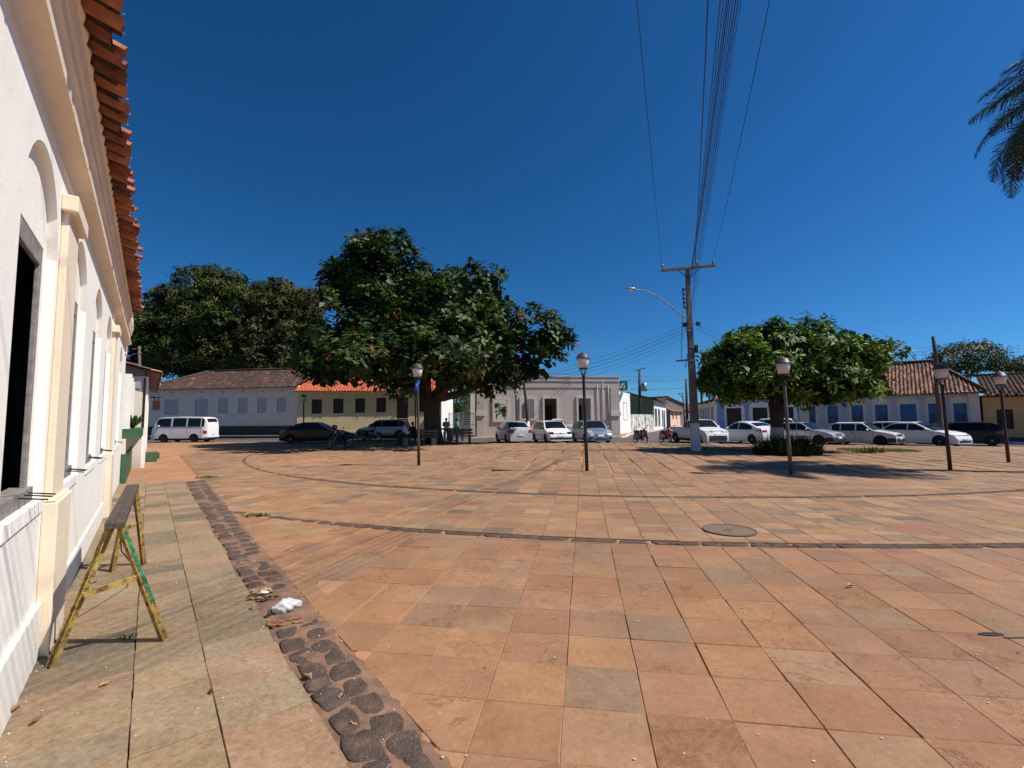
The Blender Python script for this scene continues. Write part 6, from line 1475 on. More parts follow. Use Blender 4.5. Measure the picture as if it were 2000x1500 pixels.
# ============================================================ cars
def paint(name, c, metal=0.0, dirt=.12):
    t = NT(name); t.col(t.mix(t.fr(t.noise(3, 5, .6), .45, .75, 0, dirt), c, (.25, .20, .16))); m = t.set(.34, metal, .35, .35 if c[0] > .05 else .12); t.b.inputs['Coat Roughness'].default_value = .08; return m
PW = paint('white_car_paint', (.74, .74, .73)); PW2 = paint('dusty_white_car_paint', (.66, .65, .61), 0, .35); PSIL = paint('silver_car_paint', (.40, .42, .45), .6); PSB = paint('silver_blue_car_paint', (.30, .36, .43), .6); PBK = paint('black_car_paint', (.006, .006, .008), 0, .0); PCH = paint('champagne_car_paint', (.55, .53, .50), .3)
class Car:
    def __init__(s, **k):
        s.__dict__.update(k)
        s.px = [p[0] for p in s.prof]; s.pz = [p[1] for p in s.prof]
        s.wr = k.get('wr', .31); s.front = k.get('front', .15); s.rear = k.get('rear', .12); s.fl = k.get('fl', .20)
    def zt(s, x): return float(np.interp(x, s.px, s.pz))
    def T(s, x):
        L = s.L / 2
        if x > L - .45: return 1 - s.front * ((x - L + .45) / .45) ** 2
        if x < -L + .4: return 1 - s.rear * ((-L + .4 - x) / .4) ** 2
        return 1.0
    def hw(s, x, z):
        b = s.belt; H = s.H
        if z < .35: f = .94 + .06 * (z - .15) / .2
        elif z < b: f = 1.0 - .03 * max(0, (z - .6)) / max(.01, b - .6)
        else: f = .97 - s.tum * (z - b) / (H - b)
        return s.W / 2 * f * s.T(x)
    def zf(s, x):
        z = s.fl
        for wx in s.wx:
            d = abs(x - wx); R_ = s.wr + .055
            if d < R_: z = max(z, s.wr + math.sqrt(R_ * R_ - d * d))
        return z
    def top(s, x, f):
        """point of the top surface: f in -1..1 across"""
        zt = s.zt(x); y = s.hw(x, zt - .03) * .985; cr = .05 if zt > s.belt + .1 else .035
        return Vector((x, y * f, zt - .03 + cr * (1 - abs(f) ** 2.6)))
    def bodymesh(s):
        L = s.L / 2; xs = set(np.linspace(-L, L, 56)); xs |= set(s.px)
        for wx in s.wx:
            R_ = s.wr + .055; xs |= set(wx + R_ * np.cos(np.linspace(0, PI, 13))); xs |= {wx - R_ - .002, wx + R_ + .002}
        xs = sorted(x for x in xs if -L <= x <= L); mb = MB(); rings = []
        for x in xs:
            z0 = s.zf(x); zt = s.zt(x) - .03; lev = [z0 + (zt - z0) * q for q in (0, .12, .25, .4, .52, .64, .74, .84, .93, 1)]
            r = [(x, s.hw(x, z), z) for z in lev]; fs = [.96, .85, .6, .3, 0]
            r += [tuple(s.top(x, f)) for f in fs]; full = r + [(p[0], -p[1], p[2]) for p in r[-2::-1]]; rings.append(full)
        n = len(rings[0]); vs = [p for r in rings for p in r]; fs = []
        for i in range(len(rings) - 1):
            for k in range(n - 1): fs.append((i * n + k, i * n + k + 1, (i + 1) * n + k + 1, (i + 1) * n + k))
        fs.append(tuple(range(n))); fs.append(tuple((len(rings) - 1) * n + k for k in range(n))[::-1]); mb.add(vs, fs); return mb
    def side(s, x0, x1, z0, z1, off=.012, sgn=1, n=10, mb=None, slope=0):
        mb = mb or MB(); vs = []
        for i in range(n + 1):
            x = x0 + (x1 - x0) * i / n; a = z0(x) if callable(z0) else z0; b = z1(x) if callable(z1) else z1
            for q in (0, .5, 1): z = a + (b - a) * q; vs.append((x, sgn * (s.hw(x, z) + off), z))
        mb.add(vs, [(i * 3 + k, i * 3 + k + 1, i * 3 + k + 4, i * 3 + k + 3) for i in range(n) for k in (0, 1)]); return mb
    def xe(s, z, fr=1, f=1.0):
        L = s.L / 2
        for x in np.linspace(L, 0, 160):
            if s.zt(fr * x) >= z + .03 - .038 * (1 - abs(f) ** 2.6): return x
        return 0
    def end(s, y0, y1, z0, z1, off=.015, fr=1, n=8, mb=None, skew=0):
        """patch on the nose (fr=1) or tail (fr=-1), follows the plan curve and slope"""
        mb = mb or MB(); vs = []; K = s.front if fr > 0 else s.rear; dl = .45 if fr > 0 else .4
        for i in range(n + 1):
            y = y0 + (y1 - y0) * i / n
            for q in (0, .5, 1):
                z = z0 + (z1 - z0) * q + skew * (i / n); yy = abs(y); hw = s.hw(0, z)
                xx = s.L / 2 if yy <= hw * (1 - K) else s.L / 2 - dl + dl * math.sqrt(max(0, (1 - yy / hw) / K))
                xx = min(xx, s.xe(z, fr, min(1, yy / hw))); vs.append((fr * (xx + off), y, z))
        mb.add(vs, [(i * 3 + k, i * 3 + k + 1, i * 3 + k + 4, i * 3 + k + 3) for i in range(n) for k in (0, 1)]); return mb
    def glassband(s, x0, x1, y0=-.9, y1=.9, off=.012, n=6, z_hi=None):
        mb = MB(); vs = []
        for i in range(n + 1):
            x = x0 + (x1 - x0) * i / n
            for k in range(9): p = s.top(x, y0 + (y1 - y0) * k / 8); sl = 1 if x > 0 else -1; vs.append((p.x + sl * off, p.y, p.z + off))
        mb.add(vs, [(i * 9 + k, i * 9 + k + 1, (i + 1) * 9 + k + 1, (i + 1) * 9 + k) for i in range(n) for k in range(8)]); return mb
def wheel(e, x, y, r, w_, rimmat, sp=5):
    M = Matrix.Rotation(R(90), 3, 'X'); mb = MB(); o = (x, y, r)
    mb.lathe([(r * .62, -w_ / 2), (r * .93, -w_ / 2), (r, -w_ * .35), (r, w_ * .35), (r * .93, w_ / 2), (r * .62, w_ / 2)], 28, o, M); t_ = mb.build('wheel', MAT['tyre'], e, smooth=True); autosmooth(t_, 40)
    sg = -1 if y < 0 else 1; mb = MB(); yy = y + sg * w_ * .42
    mb.lathe([(r * .66, -.012), (r * .66, .012), (r * .58, .012), (r * .58, -.012)], 24, (x, yy, r), M)
    for k in range(sp): a = 2 * PI * k / sp + .3; mb.bar((x, yy, r), (x + r * .62 * math.cos(a), yy, r + r * .62 * math.sin(a)), .05, .02, (0, 1, 0))
    mb.lathe([(r * .16, -.02), (r * .16, .02)], 12, (x, yy, r), M); mb.build('rim', rimmat, t_)
    mb = MB(); mb.lathe([(r * .60, -.01), (r * .60, .01)], 20, (x, y + sg * w_ * .25, r), M); mb.build('brake_disc', MAT['black_metal'], t_)
def make_car(label, s, pm, u, Y, head, cat='car', name='parked_car', rimmat=None, z=None, opts=(), xy=None):
    x = atY(u, 820, Y).x if xy is None else xy[0]; Y = Y if xy is None else xy[1]
    if z is None: z = g(x, Y) if Y < edge_y(x) else gr(x, Y)
    e = thing(name, label, cat, (x, Y, z), R(head), group='parked vehicles around the square')
    b = s.bodymesh().build('body', pm, e, smooth=True); autosmooth(b, 32)
    mb = MB(); L = s.L / 2; mb.rng(-L + .25, L - .25, -s.W / 2 + .22, s.W / 2 - .22, .16, .62); 
    for wx in s.wx: mb.rng(wx - s.wr - .05, wx + s.wr + .05, -s.W / 2 + .20, s.W / 2 - .20, .2, s.wr * 2 + .04)
    mb.build('underbody', MAT['black_plastic'], e)
    for wx in s.wx:
        for sy in (-1, 1): wheel(e, wx, sy * (s.W / 2 - .12), s.wr, .19, rimmat or MAT['rim'], s.sp)
    # side glass
    for sy in (-1, 1):
        for (a, b_) in s.win:
            zb = s.belt + .03; mb = s.side(a, b_, zb, lambda q: max(zb + .004, min(s.H - .10, s.zt(q) - .095)), .008, sy, 12); mb.build('side_window', MAT['glass'], e)
        m = MB()
        for q in s.seams: s.side(q - .006, q + .006, .3, s.belt + .0, .005, sy, 2, m)
        s.side(s.win[0][0], s.win[-1][1], s.belt + .012, s.belt + .028, .010, sy, 8, m)
        m.build('door_seam', MAT['black_plastic'], e)
        m = MB()
        for q in s.handles: s.side(q - .09, q + .09, s.belt - .11, s.belt - .08, .022, sy, 2, m)
        m.build('door_handle', pm if 'dark_handles' not in opts else MAT['black_plastic'], e)
        if 'moulding' in opts: s.side(s.wx[0] + .42, s.wx[1] - .42, .50, .55, .015, sy).build('side_moulding', MAT['black_plastic'], e)
        if 'skirt' in opts: s.side(s.wx[0] + .4, s.wx[1] - .4, .2, .34, .010, sy).build('side_skirt', MAT['black_plastic'], e)
        if 'arches' in opts:
            m = MB()
            for wx in s.wx:
                vs = []; 
                for k in range(15):
                    a = PI * k / 14
                    for rr in (s.wr + .05, s.wr + .12): X_ = wx + rr * math.cos(a); Z_ = max(s.fl, s.wr + rr * math.sin(a)); vs.append((X_, sy * (s.hw(X_, Z_) + .012), Z_))
                m.add(vs, [(2 * k, 2 * k + 1, 2 * k + 3, 2 * k + 2) for k in range(14)])
            m.build('wheel_arch', MAT['black_plastic'], e)
        mx = s.win[-1][1] - .22; m = MB(); m.ell((mx, sy * (s.hw(mx, s.belt + .08) + .10), s.belt + .09), (.07, .10, .065), 10, 6); m.build('mirror', MAT['black_plastic'] if 'dark_mirrors' in opts else pm, e, smooth=True)
    s.glassband(s.ws[0], s.ws[1]).build('windshield', MAT['glass'], e, smooth=True)
    if s.rg: s.glassband(s.rg[0], s.rg[1], -.84, .84).build('rear_window', MAT['glass'], e, smooth=True)
    W_ = s.W / 2
    for sy in (-1, 1):
        y = sorted((sy * W_ * s.hl[0], sy * W_ * s.hl[1])); s.end(y[0], y[1], s.hl[2], s.hl[3]).build('headlight', MAT['glass'] if 'dark_lamps' in opts else MAT['headlight'], e)
        y = sorted((sy * W_ * s.tl[0], sy * W_ * s.tl[1])); s.end(y[0], y[1], s.tl[2], s.tl[3], fr=-1).build('tail_light', MAT['redlight'], e)
        if s.fog: y = sorted((sy * W_ * .62, sy * W_ * .88)); s.end(y[0], y[1], .30, .42, .012).build('fog_light_pocket', MAT['black_plastic'], e)
    gl = s.gr_; s.end(-W_ * gl[0], W_ * gl[0], gl[1], gl[2], .013).build('grille', MAT['black_plastic'], e)
    if s.gr2: s.end(-W_ * s.gr2[0], W_ * s.gr2[0], s.gr2[1], s.gr2[2], .012).build('lower_grille', MAT['black_plastic'], e)
    if 'badge' in opts: 
        M = Matrix.Rotation(R(90), 3, 'Y'); zc = (gl[1] + gl[2]) / 2 + .02; mb = MB(); mb.lathe([(.055, -.01), (.055, .01), (.04, .012)], 14, (s.xe(zc) + .02, 0, zc), M); mb.build('badge', MAT['chrome'], e)
    if 'chrome_grille' in opts: 
        m = MB(); 
        for q in (gl[1] + .03, gl[2] - .03): s.end(-W_ * gl[0], W_ * gl[0], q - .008, q + .008, .022, mb=m)
        m.build('grille_trim', MAT['chrome'], e)
    if 'bumper' in opts: s.end(-W_ * .96, W_ * .96, .25, .50, .03, n=14).build('front_bumper', MAT['black_plastic'], e); s.end(-W_ * .96, W_ * .96, .25, .48, .03, fr=-1, n=14).build('rear_bumper', MAT['black_plastic'], e)
    if 'bumper' in opts:
        for sy in (-1, 1): s.side(s.wx[1] + s.wr + .07, L - .02, .25, .50, .03, sy, 8).build('bumper_end', MAT['black_plastic'], e); s.side(-L + .02, s.wx[0] - s.wr - .07, .25, .48, .03, sy, 8).build('bumper_end', MAT['black_plastic'], e)
    s.end(-.20, .20, s.pl[0], s.pl[0] + .13, .035, n=2).build('number_plate', MAT['plate'], e)
    s.end(-.20, .20, s.pl[1], s.pl[1] + .13, .035, fr=-1, n=2).build('number_plate', MAT['plate'], e)
    if s.rg: 
        m = MB(); m.rng(-L - .01, -L + .02, -.01, .01, .3, .3 + .001)
    for wz in (-.35, .15): 
        m = MB(); p0 = s.top(s.ws[1] * .0 + s.ws[0] if abs(s.ws[0]) > abs(s.ws[1]) else s.ws[1], wz); p1 = s.top((s.ws[0] + s.ws[1]) / 2, wz + .45); m.bar(p0 + Vector((.02, 0, .02)), p1 + Vector((.02, 0, .02)), .018, .012); m.build('wiper', MAT['black_plastic'], e)
    return e
def hatch(L=3.9, W=1.66, H=1.50, belt=.93, hood=.86, **k):
    h = L / 2
    d = dict(L=L, W=W, H=H, belt=belt, tum=.17, wx=(-h + .62, h - .78), sp=5, prof=[(-h, .55), (-h + .04, .78), (-h + .10, .95), (-h + .30, H - .16), (-h + .52, H - .04), (-h + 1.2, H), (.25, H - .01), (.48, H - .06), (h - .98, .99), (h - .75, hood + .05), (h - .35, hood - .06), (h - .14, .70), (h - .05, .60), (h, .48)],
        win=[(-h + .30, -h + .72), (-h + .80, -.10), (-.04, h - 1.02)], seams=[-h + 1.15, -.07, h - 1.05], handles=[-.30, .45], ws=(h - .98, .48), rg=(-h + .11, -h + .32), hl=(.55, .97, .62, .76), tl=(.68, .99, .70, .92), gr_=(.5, .62, .68), gr2=(.6, .30, .42), fog=True, pl=(.44, .42)); d.update(k); return Car(**d)
def sedan(L=4.4, W=1.70, H=1.45, belt=.93, hood=.86, **k):
    h = L / 2
    d = dict(L=L, W=W, H=H, belt=belt, tum=.18, wx=(-h + .82, h - .82), sp=7, prof=[(-h, .60), (-h + .04, .85), (-h + .10, 1.0), (-h + .55, 1.03), (-h + 1.18, H - .06), (-h + 1.5, H), (-.0, H + .01), (.22, H - .02), (h - 1.15, .98), (h - .85, hood + .05), (h - .35, hood - .06), (h - .12, .68), (h - .04, .58), (h, .48)],
        win=[(-h + .82, -.22), (-.15, h - 1.22)], seams=[-.19, h - 1.15, -h + 1.12], handles=[-.45, .40], ws=(h - 1.15, .22), rg=(-h + .60, -h + 1.12), hl=(.55, .98, .62, .75), tl=(.60, .99, .72, .92), gr_=(.5, .60, .68), gr2=(.65, .28, .42), fog=False, pl=(.42, .55)); d.update(k); return Car(**d)
# middle group
make_car('champagne sedan seen from the rear, left of the middle three cars', sedan(4.2, 1.66, 1.46, rear=.14), PCH, 0, 0, 105, xy=(.02, 31.6), opts=('dark_mirrors', 'badge'))
make_car('white hatchback facing the camera between the rear-facing sedan and the silver hatchback', hatch(3.9, 1.66, 1.47), PW, 0, 0, -76, xy=(2.65, 31.5), opts=('badge', 'moulding', 'dark_mirrors', 'dark_lamps'), rimmat=MAT['black_metal'])
make_car('silver blue hatchback with wide dark grille facing the camera, right of the middle three', hatch(3.95, 1.70, 1.47, gr_=(.52, .50, .66), gr2=(.55, .27, .34), front=.20, hl=(.55, .97, .70, .86)), PSB, 0, 0, -81, xy=(5.35, 31.5), opts=('chrome_grille',))
def pickup(L=4.5, W=1.75, H=1.58, **k):
    h = L / 2
    d = dict(L=L, W=W, H=H, belt=1.02, tum=.14, wx=(-h + .85, h - .80), wr=.34, sp=6, prof=[(-h, .60), (-h + .02, 1.04), (-h + .10, 1.10), (-.55, 1.10), (-.42, 1.12), (-.22, H - .08), (-.02, H), (.55, H - .01), (.68, H - .05), (h - 1.05, 1.08), (h - .85, 1.02), (h - .30, .93), (h - .10, .78), (h - .03, .66), (h, .5)],
        win=[(-.36, .06), (.12, h - 1.1)], seams=[.09, h - 1.1, -.5], handles=[.28], ws=(h - 1.05, .68), rg=(-.40, -.24), hl=(.55, .97, .74, .88), tl=(.78, .99, .72, 1.02), gr_=(.52, .74, .88), gr2=(.92, .24, .56), fog=False, pl=(.56, .5)); d.update(k); return Car(**d)
make_car('white pickup parked parallel to the grey building, mostly hidden behind the middle cars', pickup(), PW, 1094, 37.2, 180, cat='pickup')
# left group
pv = dict(L=4.5, W=1.72, H=2.02, belt=1.22, tum=.10, wx=(-1.25, 1.15), wr=.32, sp=4, front=.22, rear=.22, fl=.32, prof=[(-2.25, .45), (-2.24, 1.2), (-2.16, 1.62), (-2.04, 1.88), (-1.85, 1.98), (0, 2.02), (1.45, 1.98), (1.62, 1.90), (2.02, 1.25), (2.16, 1.12), (2.22, .8), (2.25, .45)],
          win=[(-2.02, -1.82), (-1.74, -.72), (-.60, .46), (.60, 1.72)], seams=[.52, 1.72, -.66, -1.78], handles=[.72], ws=(1.98, 1.66), rg=(-2.17, -2.06), hl=(.50, .84, .68, .92), tl=(.84, .98, .66, .92), gr_=(.2, .36, .40), gr2=None, fog=False, pl=(.45, .55))
van = make_car('old white minibus van parked in front of the shuttered house, facing left', Car(**pv), PW, 0, 0, 180, cat='van', name='parked_van', xy=(-26.4, 37.4), rimmat=MAT['black_metal'])
cv = Car(**pv); m = MB()
for sy in (-1, 1): cv.side(-2.1, 2.0, 1.14, 1.17, .012, sy, 12, m)
m.build('body_line', MAT['black_plastic'], van)
m = MB(); cv.end(-.80, .80, .40, .52, .07, n=12, mb=m); cv.end(-.80, .80, .40, .52, .07, fr=-1, n=12, mb=m); m.build('bumper', PW, van)
make_car('black sedan parked in the tree shade in front of the yellow house, facing right', sedan(4.6, 1.76, 1.46, belt=.98), PBK, 0, 0, 2, xy=(atY(619, 820, 33.4).x, 33.4))
suv = dict(wr=.35, fl=.24, tum=.16)
make_car('silver blue crossover parked before the yellow house stair, facing left', hatch(4.3, 1.76, 1.60, 1.05, .98, sp=10, wr=.35, fl=.25, hl=(.6, .98, .76, .86), tl=(.6, .99, .9, 1.02), gr_=(.4, .6, .8)), PSB, 750, 37.6, 180, opts=('arches', 'skirt'))
# right group
make_car('white pickup with dark front bumper behind the main pole', pickup(4.45, 1.73, 1.56), PW, 0, 0, -80, cat='pickup', xy=(12.35, 30.9), opts=('skirt', 'chrome_grille'))
make_car('white sedan seen from its rear left side between the pickup and the whitewashed trunk', sedan(4.3, 1.70, 1.46, tl=(.45, .99, .80, .93), prof=[(-2.15, .6), (-2.1, .9), (-2.02, 1.06), (-1.75, 1.09), (-.95, 1.38), (-.55, 1.45), (0, 1.46), (.25, 1.42), (1.05, .98), (1.3, .9), (1.8, .78), (2.03, .66), (2.11, .58), (2.15, .48)]), PW, 0, 0, 106, xy=(15.6, 30.9), rimmat=MAT['rim'])
make_car('silver older wagon with dark bumper strip, right of the whitewashed trunk', sedan(4.15, 1.66, 1.42, prof=[(-2.07, .55), (-2.03, .95), (-1.9, 1.1), (-1.65, 1.36), (-1.4, 1.41), (0, 1.42), (.2, 1.38), (.85, .98), (1.2, .93), (1.75, .82), (1.98, .70), (2.05, .55), (2.075, .45)], win=[(-1.72, -1.05), (-.98, -.12), (-.05, .80)], rg=(-1.88, -1.68), ws=(.85, .2), seams=[-.08, .82, -.98], wx=(-1.25, 1.25), gr_=(.42, .62, .72), hl=(.45, .97, .60, .73), gr2=None), PSIL, 0, 0, -60, xy=(19.1, 30.3), opts=('moulding', 'chrome_grille', 'bumper'), rimmat=MAT['black_metal'])
make_car('boxy dusty white hatchback with big black bumper beside the silver wagon', hatch(3.7, 1.56, 1.44, .90, .88, tum=.12, front=.08, prof=[(-1.85, .5), (-1.83, .9), (-1.74, 1.0), (-1.48, 1.38), (-1.3, 1.43), (0, 1.44), (.18, 1.42), (.72, .97), (.95, .93), (1.55, .82), (1.78, .74), (1.83, .6), (1.85, .45)], ws=(.72, .18), rg=(-1.73, -1.52), win=[(-1.5, -1.05), (-.98, -.22), (-.14, .68)], seams=[-.18, .70], handles=[.1, -.35], gr_=(.5, .60, .74), hl=(.52, .97, .58, .74), gr2=None, fog=False), PW2, 0, 0, -56, xy=(22.3, 29.4), opts=('bumper', 'dark_handles'), rimmat=MAT['black_metal'])
make_car('clean white sedan with dark alloy wheels, the rightmost white car', sedan(4.6, 1.78, 1.47, .97, .90, sp=10, wr=.33, front=.22, gr_=(.85, .66, .71), gr2=(.8, .27, .40), hl=(.62, .99, .68, .77)), PW, 0, 0, -70, xy=(25.9, 29.5), rimmat=MAT['galv'])
make_car('black hatchback ending the parked row at the right, rear end to the right', hatch(3.9, 1.70, 1.50, .95), PBK, 0, 0, 140, xy=(29.6, 30.6))
make_car('silver minivan showing only its roof behind the silver wagon', hatch(4.3, 1.75, 1.68, 1.02, .95), PW, 0, 0, -42, xy=(atY(1535, 820, 35.5).x, 35.5))
make_car('pale car half hidden between the boxy hatchback and the rightmost white sedan', hatch(3.9, 1.66, 1.48), PCH, 0, 0, 138, xy=(atY(1722, 820, 34.2).x, 34.2))

# ============================================================ motorcycles
def motorbike(label, x, y, head, col, lean=8, steer=15, helmet=None, box=False, scooter=False):
    z = g(x, y) if y < edge_y(x) else gr(x, y); e = thing('motorcycle', label, 'motorcycle', (x, y, z), 0); e.rotation_euler = (R(-lean), 0, R(head)); e.rotation_mode = 'XYZ'
    M = Matrix.Rotation(R(90), 3, 'X'); r = .30; wb = .64
    St = Matrix.Rotation(R(steer), 3, 'Z'); fp = Vector((wb, 0, 0))
    for wx in (-wb, wb):
        M2 = (St @ M) if wx > 0 else M; o = Vector((wx, 0, r)); mb = MB(); pr = [(r - .055, -.03), (r - .02, -.045), (r, -.02), (r, .02), (r - .02, .045), (r - .055, .03)]
        vs = []; nn = 28
        for (a, b) in pr: 
            for k in range(nn): vs.append(o + M2 @ Vector((a * math.cos(2 * PI * k / nn), a * math.sin(2 * PI * k / nn), b)))
        m_ = len(pr); mb.add(vs, [(i * nn + k, i * nn + (k + 1) % nn, ((i + 1) % m_) * nn + (k + 1) % nn, ((i + 1) % m_) * nn + k) for i in range(m_) for k in range(nn)])
        w_ = mb.build('wheel', MAT['tyre'], e, smooth=True); mb = MB()
        pts = [o + M2 @ Vector(((r - .06) * math.cos(a), (r - .06) * math.sin(a), 0)) for a in np.linspace(0, 2 * PI, 25)]; mb.tube(pts, .014, 5, cap=False)
        for k in range(12): a = 2 * PI * k / 12; mb.bar(o, o + M2 @ Vector(((r - .06) * math.cos(a), (r - .06) * math.sin(a), 0)), .006, .006)
        mb.lathe([(.06, -.05), (.06, .05)], 10, o, M2); mb.build('rim', MAT['galv'], w_)
    cm = M_plain('bike_paint_' + label.split()[0], col, .3, coat=.5)
    mb = MB(); mb.tube([(wb - .30, 0, .86), (wb - .36, 0, .62), (.15, 0, .28), (-.25, 0, .30), (-.35, 0, .66), (wb - .32, 0, .80)], .022, 7); mb.tube([(-.30, .06, .33), (-wb, .07, r)], .02, 6); mb.tube([(-.30, -.06, .33), (-wb, -.07, r)], .02, 6); mb.tube([(-.3, .06, .66), (-wb - .1, .07, .74)], .015, 6); mb.build('frame', MAT['black_metal'], e, smooth=True)
    mb = MB(); mb.box((.05, 0, .40), (.34, .22, .22)); mb.lathe([(.08, 0), (.08, .2)], 10, (.14, 0, .45), Matrix.Rotation(R(35), 3, 'Y')); mb.build('engine', MAT['black_plastic'], e, bevel=.03)
    mb = MB(); mb.ell((.12, 0, .78), (.24, .13, .12), 14, 8); mb.build('tank', cm, e, smooth=True)
    mb = MB(); mb.prism([(-.70, .86), (-.68, .80), (-.05, .72), (-.05, .80), (-.35, .83)], lambda a, b, k: (a, -.11 + .22 * k, b)); mb.build('seat', MAT['black_plastic'], e, bevel=.025)
    mb = MB(); mb.prism([(-.45, .78), (-.86, .84), (-.88, .76), (-.6, .60), (-.35, .55)], lambda a, b, k: (a, -.10 + .2 * k, b)); mb.build('side_cover', cm, e, bevel=.02)
    mb = MB(); mb.tube([(-.80, 0, .76), (-.96, 0, .60), (-1.0, 0, .50)], [.05, .04, .03], 6); mb.build('rear_fender', MAT['black_plastic'], e); mb = MB(); mb.ell((-.88, 0, .77), (.04, .07, .04), 8, 6); mb.build('tail_light', MAT['redlight'], e)
    up = Vector((wb - .30, 0, .92)); h = MB()
    for sy in (-.09, .09): off = St @ Vector((0, sy, 0)); h.tube([fp + off + Vector((0, 0, r)), up + off + Vector((-.02, 0, .02))], [.028, .018], 7)
    h.build('fork', MAT['galv'], e, smooth=True); hb = MB(); pts = [up + St @ Vector(q) for q in ((-.14, -.36, .14), (-.04, -.2, .15), (0, -.08, .06), (0, .08, .06), (-.04, .2, .15), (-.14, .36, .14))]; hb.tube(pts, .014, 7); hb.build('handlebar', MAT['black_metal'], e, smooth=True)
    for sy in (-1, 1): mb = MB(); a = up + St @ Vector((-.05, sy * .24, .15)); b = a + St @ Vector((.0, sy * .08, .16)); mb.tube([a, b], .007, 5); mb.ell(b, (.02, .055, .035), 8, 6); mb.build('mirror', MAT['black_plastic'], e)
    mb = MB(); mb.ell(up + St @ Vector((.08, 0, .02)), (.07, .08, .085), 12, 8); hl = mb.build('headlight', MAT['black_plastic'], e, smooth=True); mb = MB(); mb.ell(up + St @ Vector((.12, 0, .02)), (.035, .065, .07), 10, 6); mb.build('lens', MAT['headlight'], hl, smooth=True)
    mb = MB(); pts = [fp + St @ Vector(((r + .035) * math.cos(a), 0, (r + .035) * math.sin(a) + 0)) + Vector((0, 0, r)) for a in np.linspace(R(20), R(130), 8)]; mb.tube(pts, [.02] + [.05] * 6 + [.02], 6); mb.build('front_fender', cm, e)
    mb = MB(); mb.tube([(.2, -.12, .3), (.0, -.14, .2), (-.35, -.15, .28), (-.72, -.16, .36)], [.02, .025, .045, .045], 8); mb.build('exhaust', MAT['galv'], e, smooth=True)
    if scooter:
        mb = MB(); mb.prism([(wb - .22, .92), (wb - .12, .60), (wb - .30, .34), (wb - .36, .36), (wb - .30, .88)], lambda a, b, k: (a, -.22 + .44 * k, b)); mb.build('leg_shield', cm, e, bevel=.03)
        mb = MB(); mb.prism([(.25, .34), (-.45, .34), (-.62, .60), (-.1, .66), (.2, .5)], lambda a, b, k: (a, -.13 + .26 * k, b)); mb.build('lower_cowl', cm, e, bevel=.03)
    if box: mb = MB(); mb.box((-.85, 0, 1.0), (.34, .36, .3)); mb.build('top_box', MAT['black_plastic'], e, bevel=.03)
    if helmet: 
        ho = MB(); q = Vector((wb - .42, -.34, 1.12)); ho.ell(q, (.15, .12, .13), 14, 10); o = ho.build('helmet', M_plain('helmet_paint', helmet, .25, coat=.5), None, smooth=True); o.matrix_world = Matrix.Translation(e.location) @ Matrix.Rotation(R(head), 4, 'Z') @ Matrix.Rotation(R(-lean), 4, 'X'); tag(o, 'dark helmet hanging on the handlebar of the ' + ('leaning black motorcycle in the shade' if ' leans ' in label else 'dark trail motorcycle'), 'helmet')
        ho = MB(); ho.ell(q + Vector((.05, 0, 0)), (.115, .10, .06), 10, 6); ho.build('visor', MAT['glass'], o)
    return e
q = base_pt(662, 876); motorbike('black motorcycle that leans toward the camera in the shade before the black sedan', q.x, q.y, -118, (.02, .02, .022), 12, 20, helmet=(.03, .03, .035))
motorbike('dark trail motorcycle side on, in front of the silver blue crossover', atY(722, 820, 32.8).x, 32.8, -6, (.02, .02, .02), 6, -12, helmet=(.02, .02, .022))
motorbike('small maroon motorcycle at the corner before the stained wall, left of the red one', atY(1248, 820, 29.6).x, 29.6, -80, (.07, .012, .012), 8, 10, scooter=True)
motorbike('red motorcycle just left of the white pickup behind the pole', atY(1298, 820, 29.9).x, 29.9, -84, (.16, .01, .012), 8, -15, scooter=True)
motorbike('blue tank motorcycle half hidden behind the benches left of the trunk', atY(832, 820, 35.2).x, 35.2, 15, (.02, .05, .30), 6, 10)
# ============================================================ people
def skin_obj(name, P, E_, m, parent=None, sub=2):
    """P: list of (co, radius or (rx, ry)); E_: edges; grows one continuous skin"""
    me = bpy.data.meshes.new(name); me.from_pydata([tuple(p[0]) for p in P], E_, []); me.materials.append(m)
    o = bpy.data.objects.new(name, me); C.objects.link(o)
    if parent is not None: o.parent = parent
    o.modifiers.new('skin', 'SKIN'); 
    if not me.skin_vertices: me.skin_vertices.new() if hasattr(me.skin_vertices, 'new') else None
    for i, p in enumerate(P):
        r = p[1]; sv_ = me.skin_vertices[0].data[i]; sv_.radius = (r, r) if not isinstance(r, tuple) else r; sv_.use_root = (i == 0)
    o.modifiers['skin'].use_smooth_shade = True
    s = o.modifiers.new('sub', 'SUBSURF'); s.levels = sub; s.render_levels = sub
    return o
SKIN = M_plain('brown_skin', (.20, .095, .055), .55, var=.08); HAIR = M_plain('black_hair', (.012, .010, .009), .6)
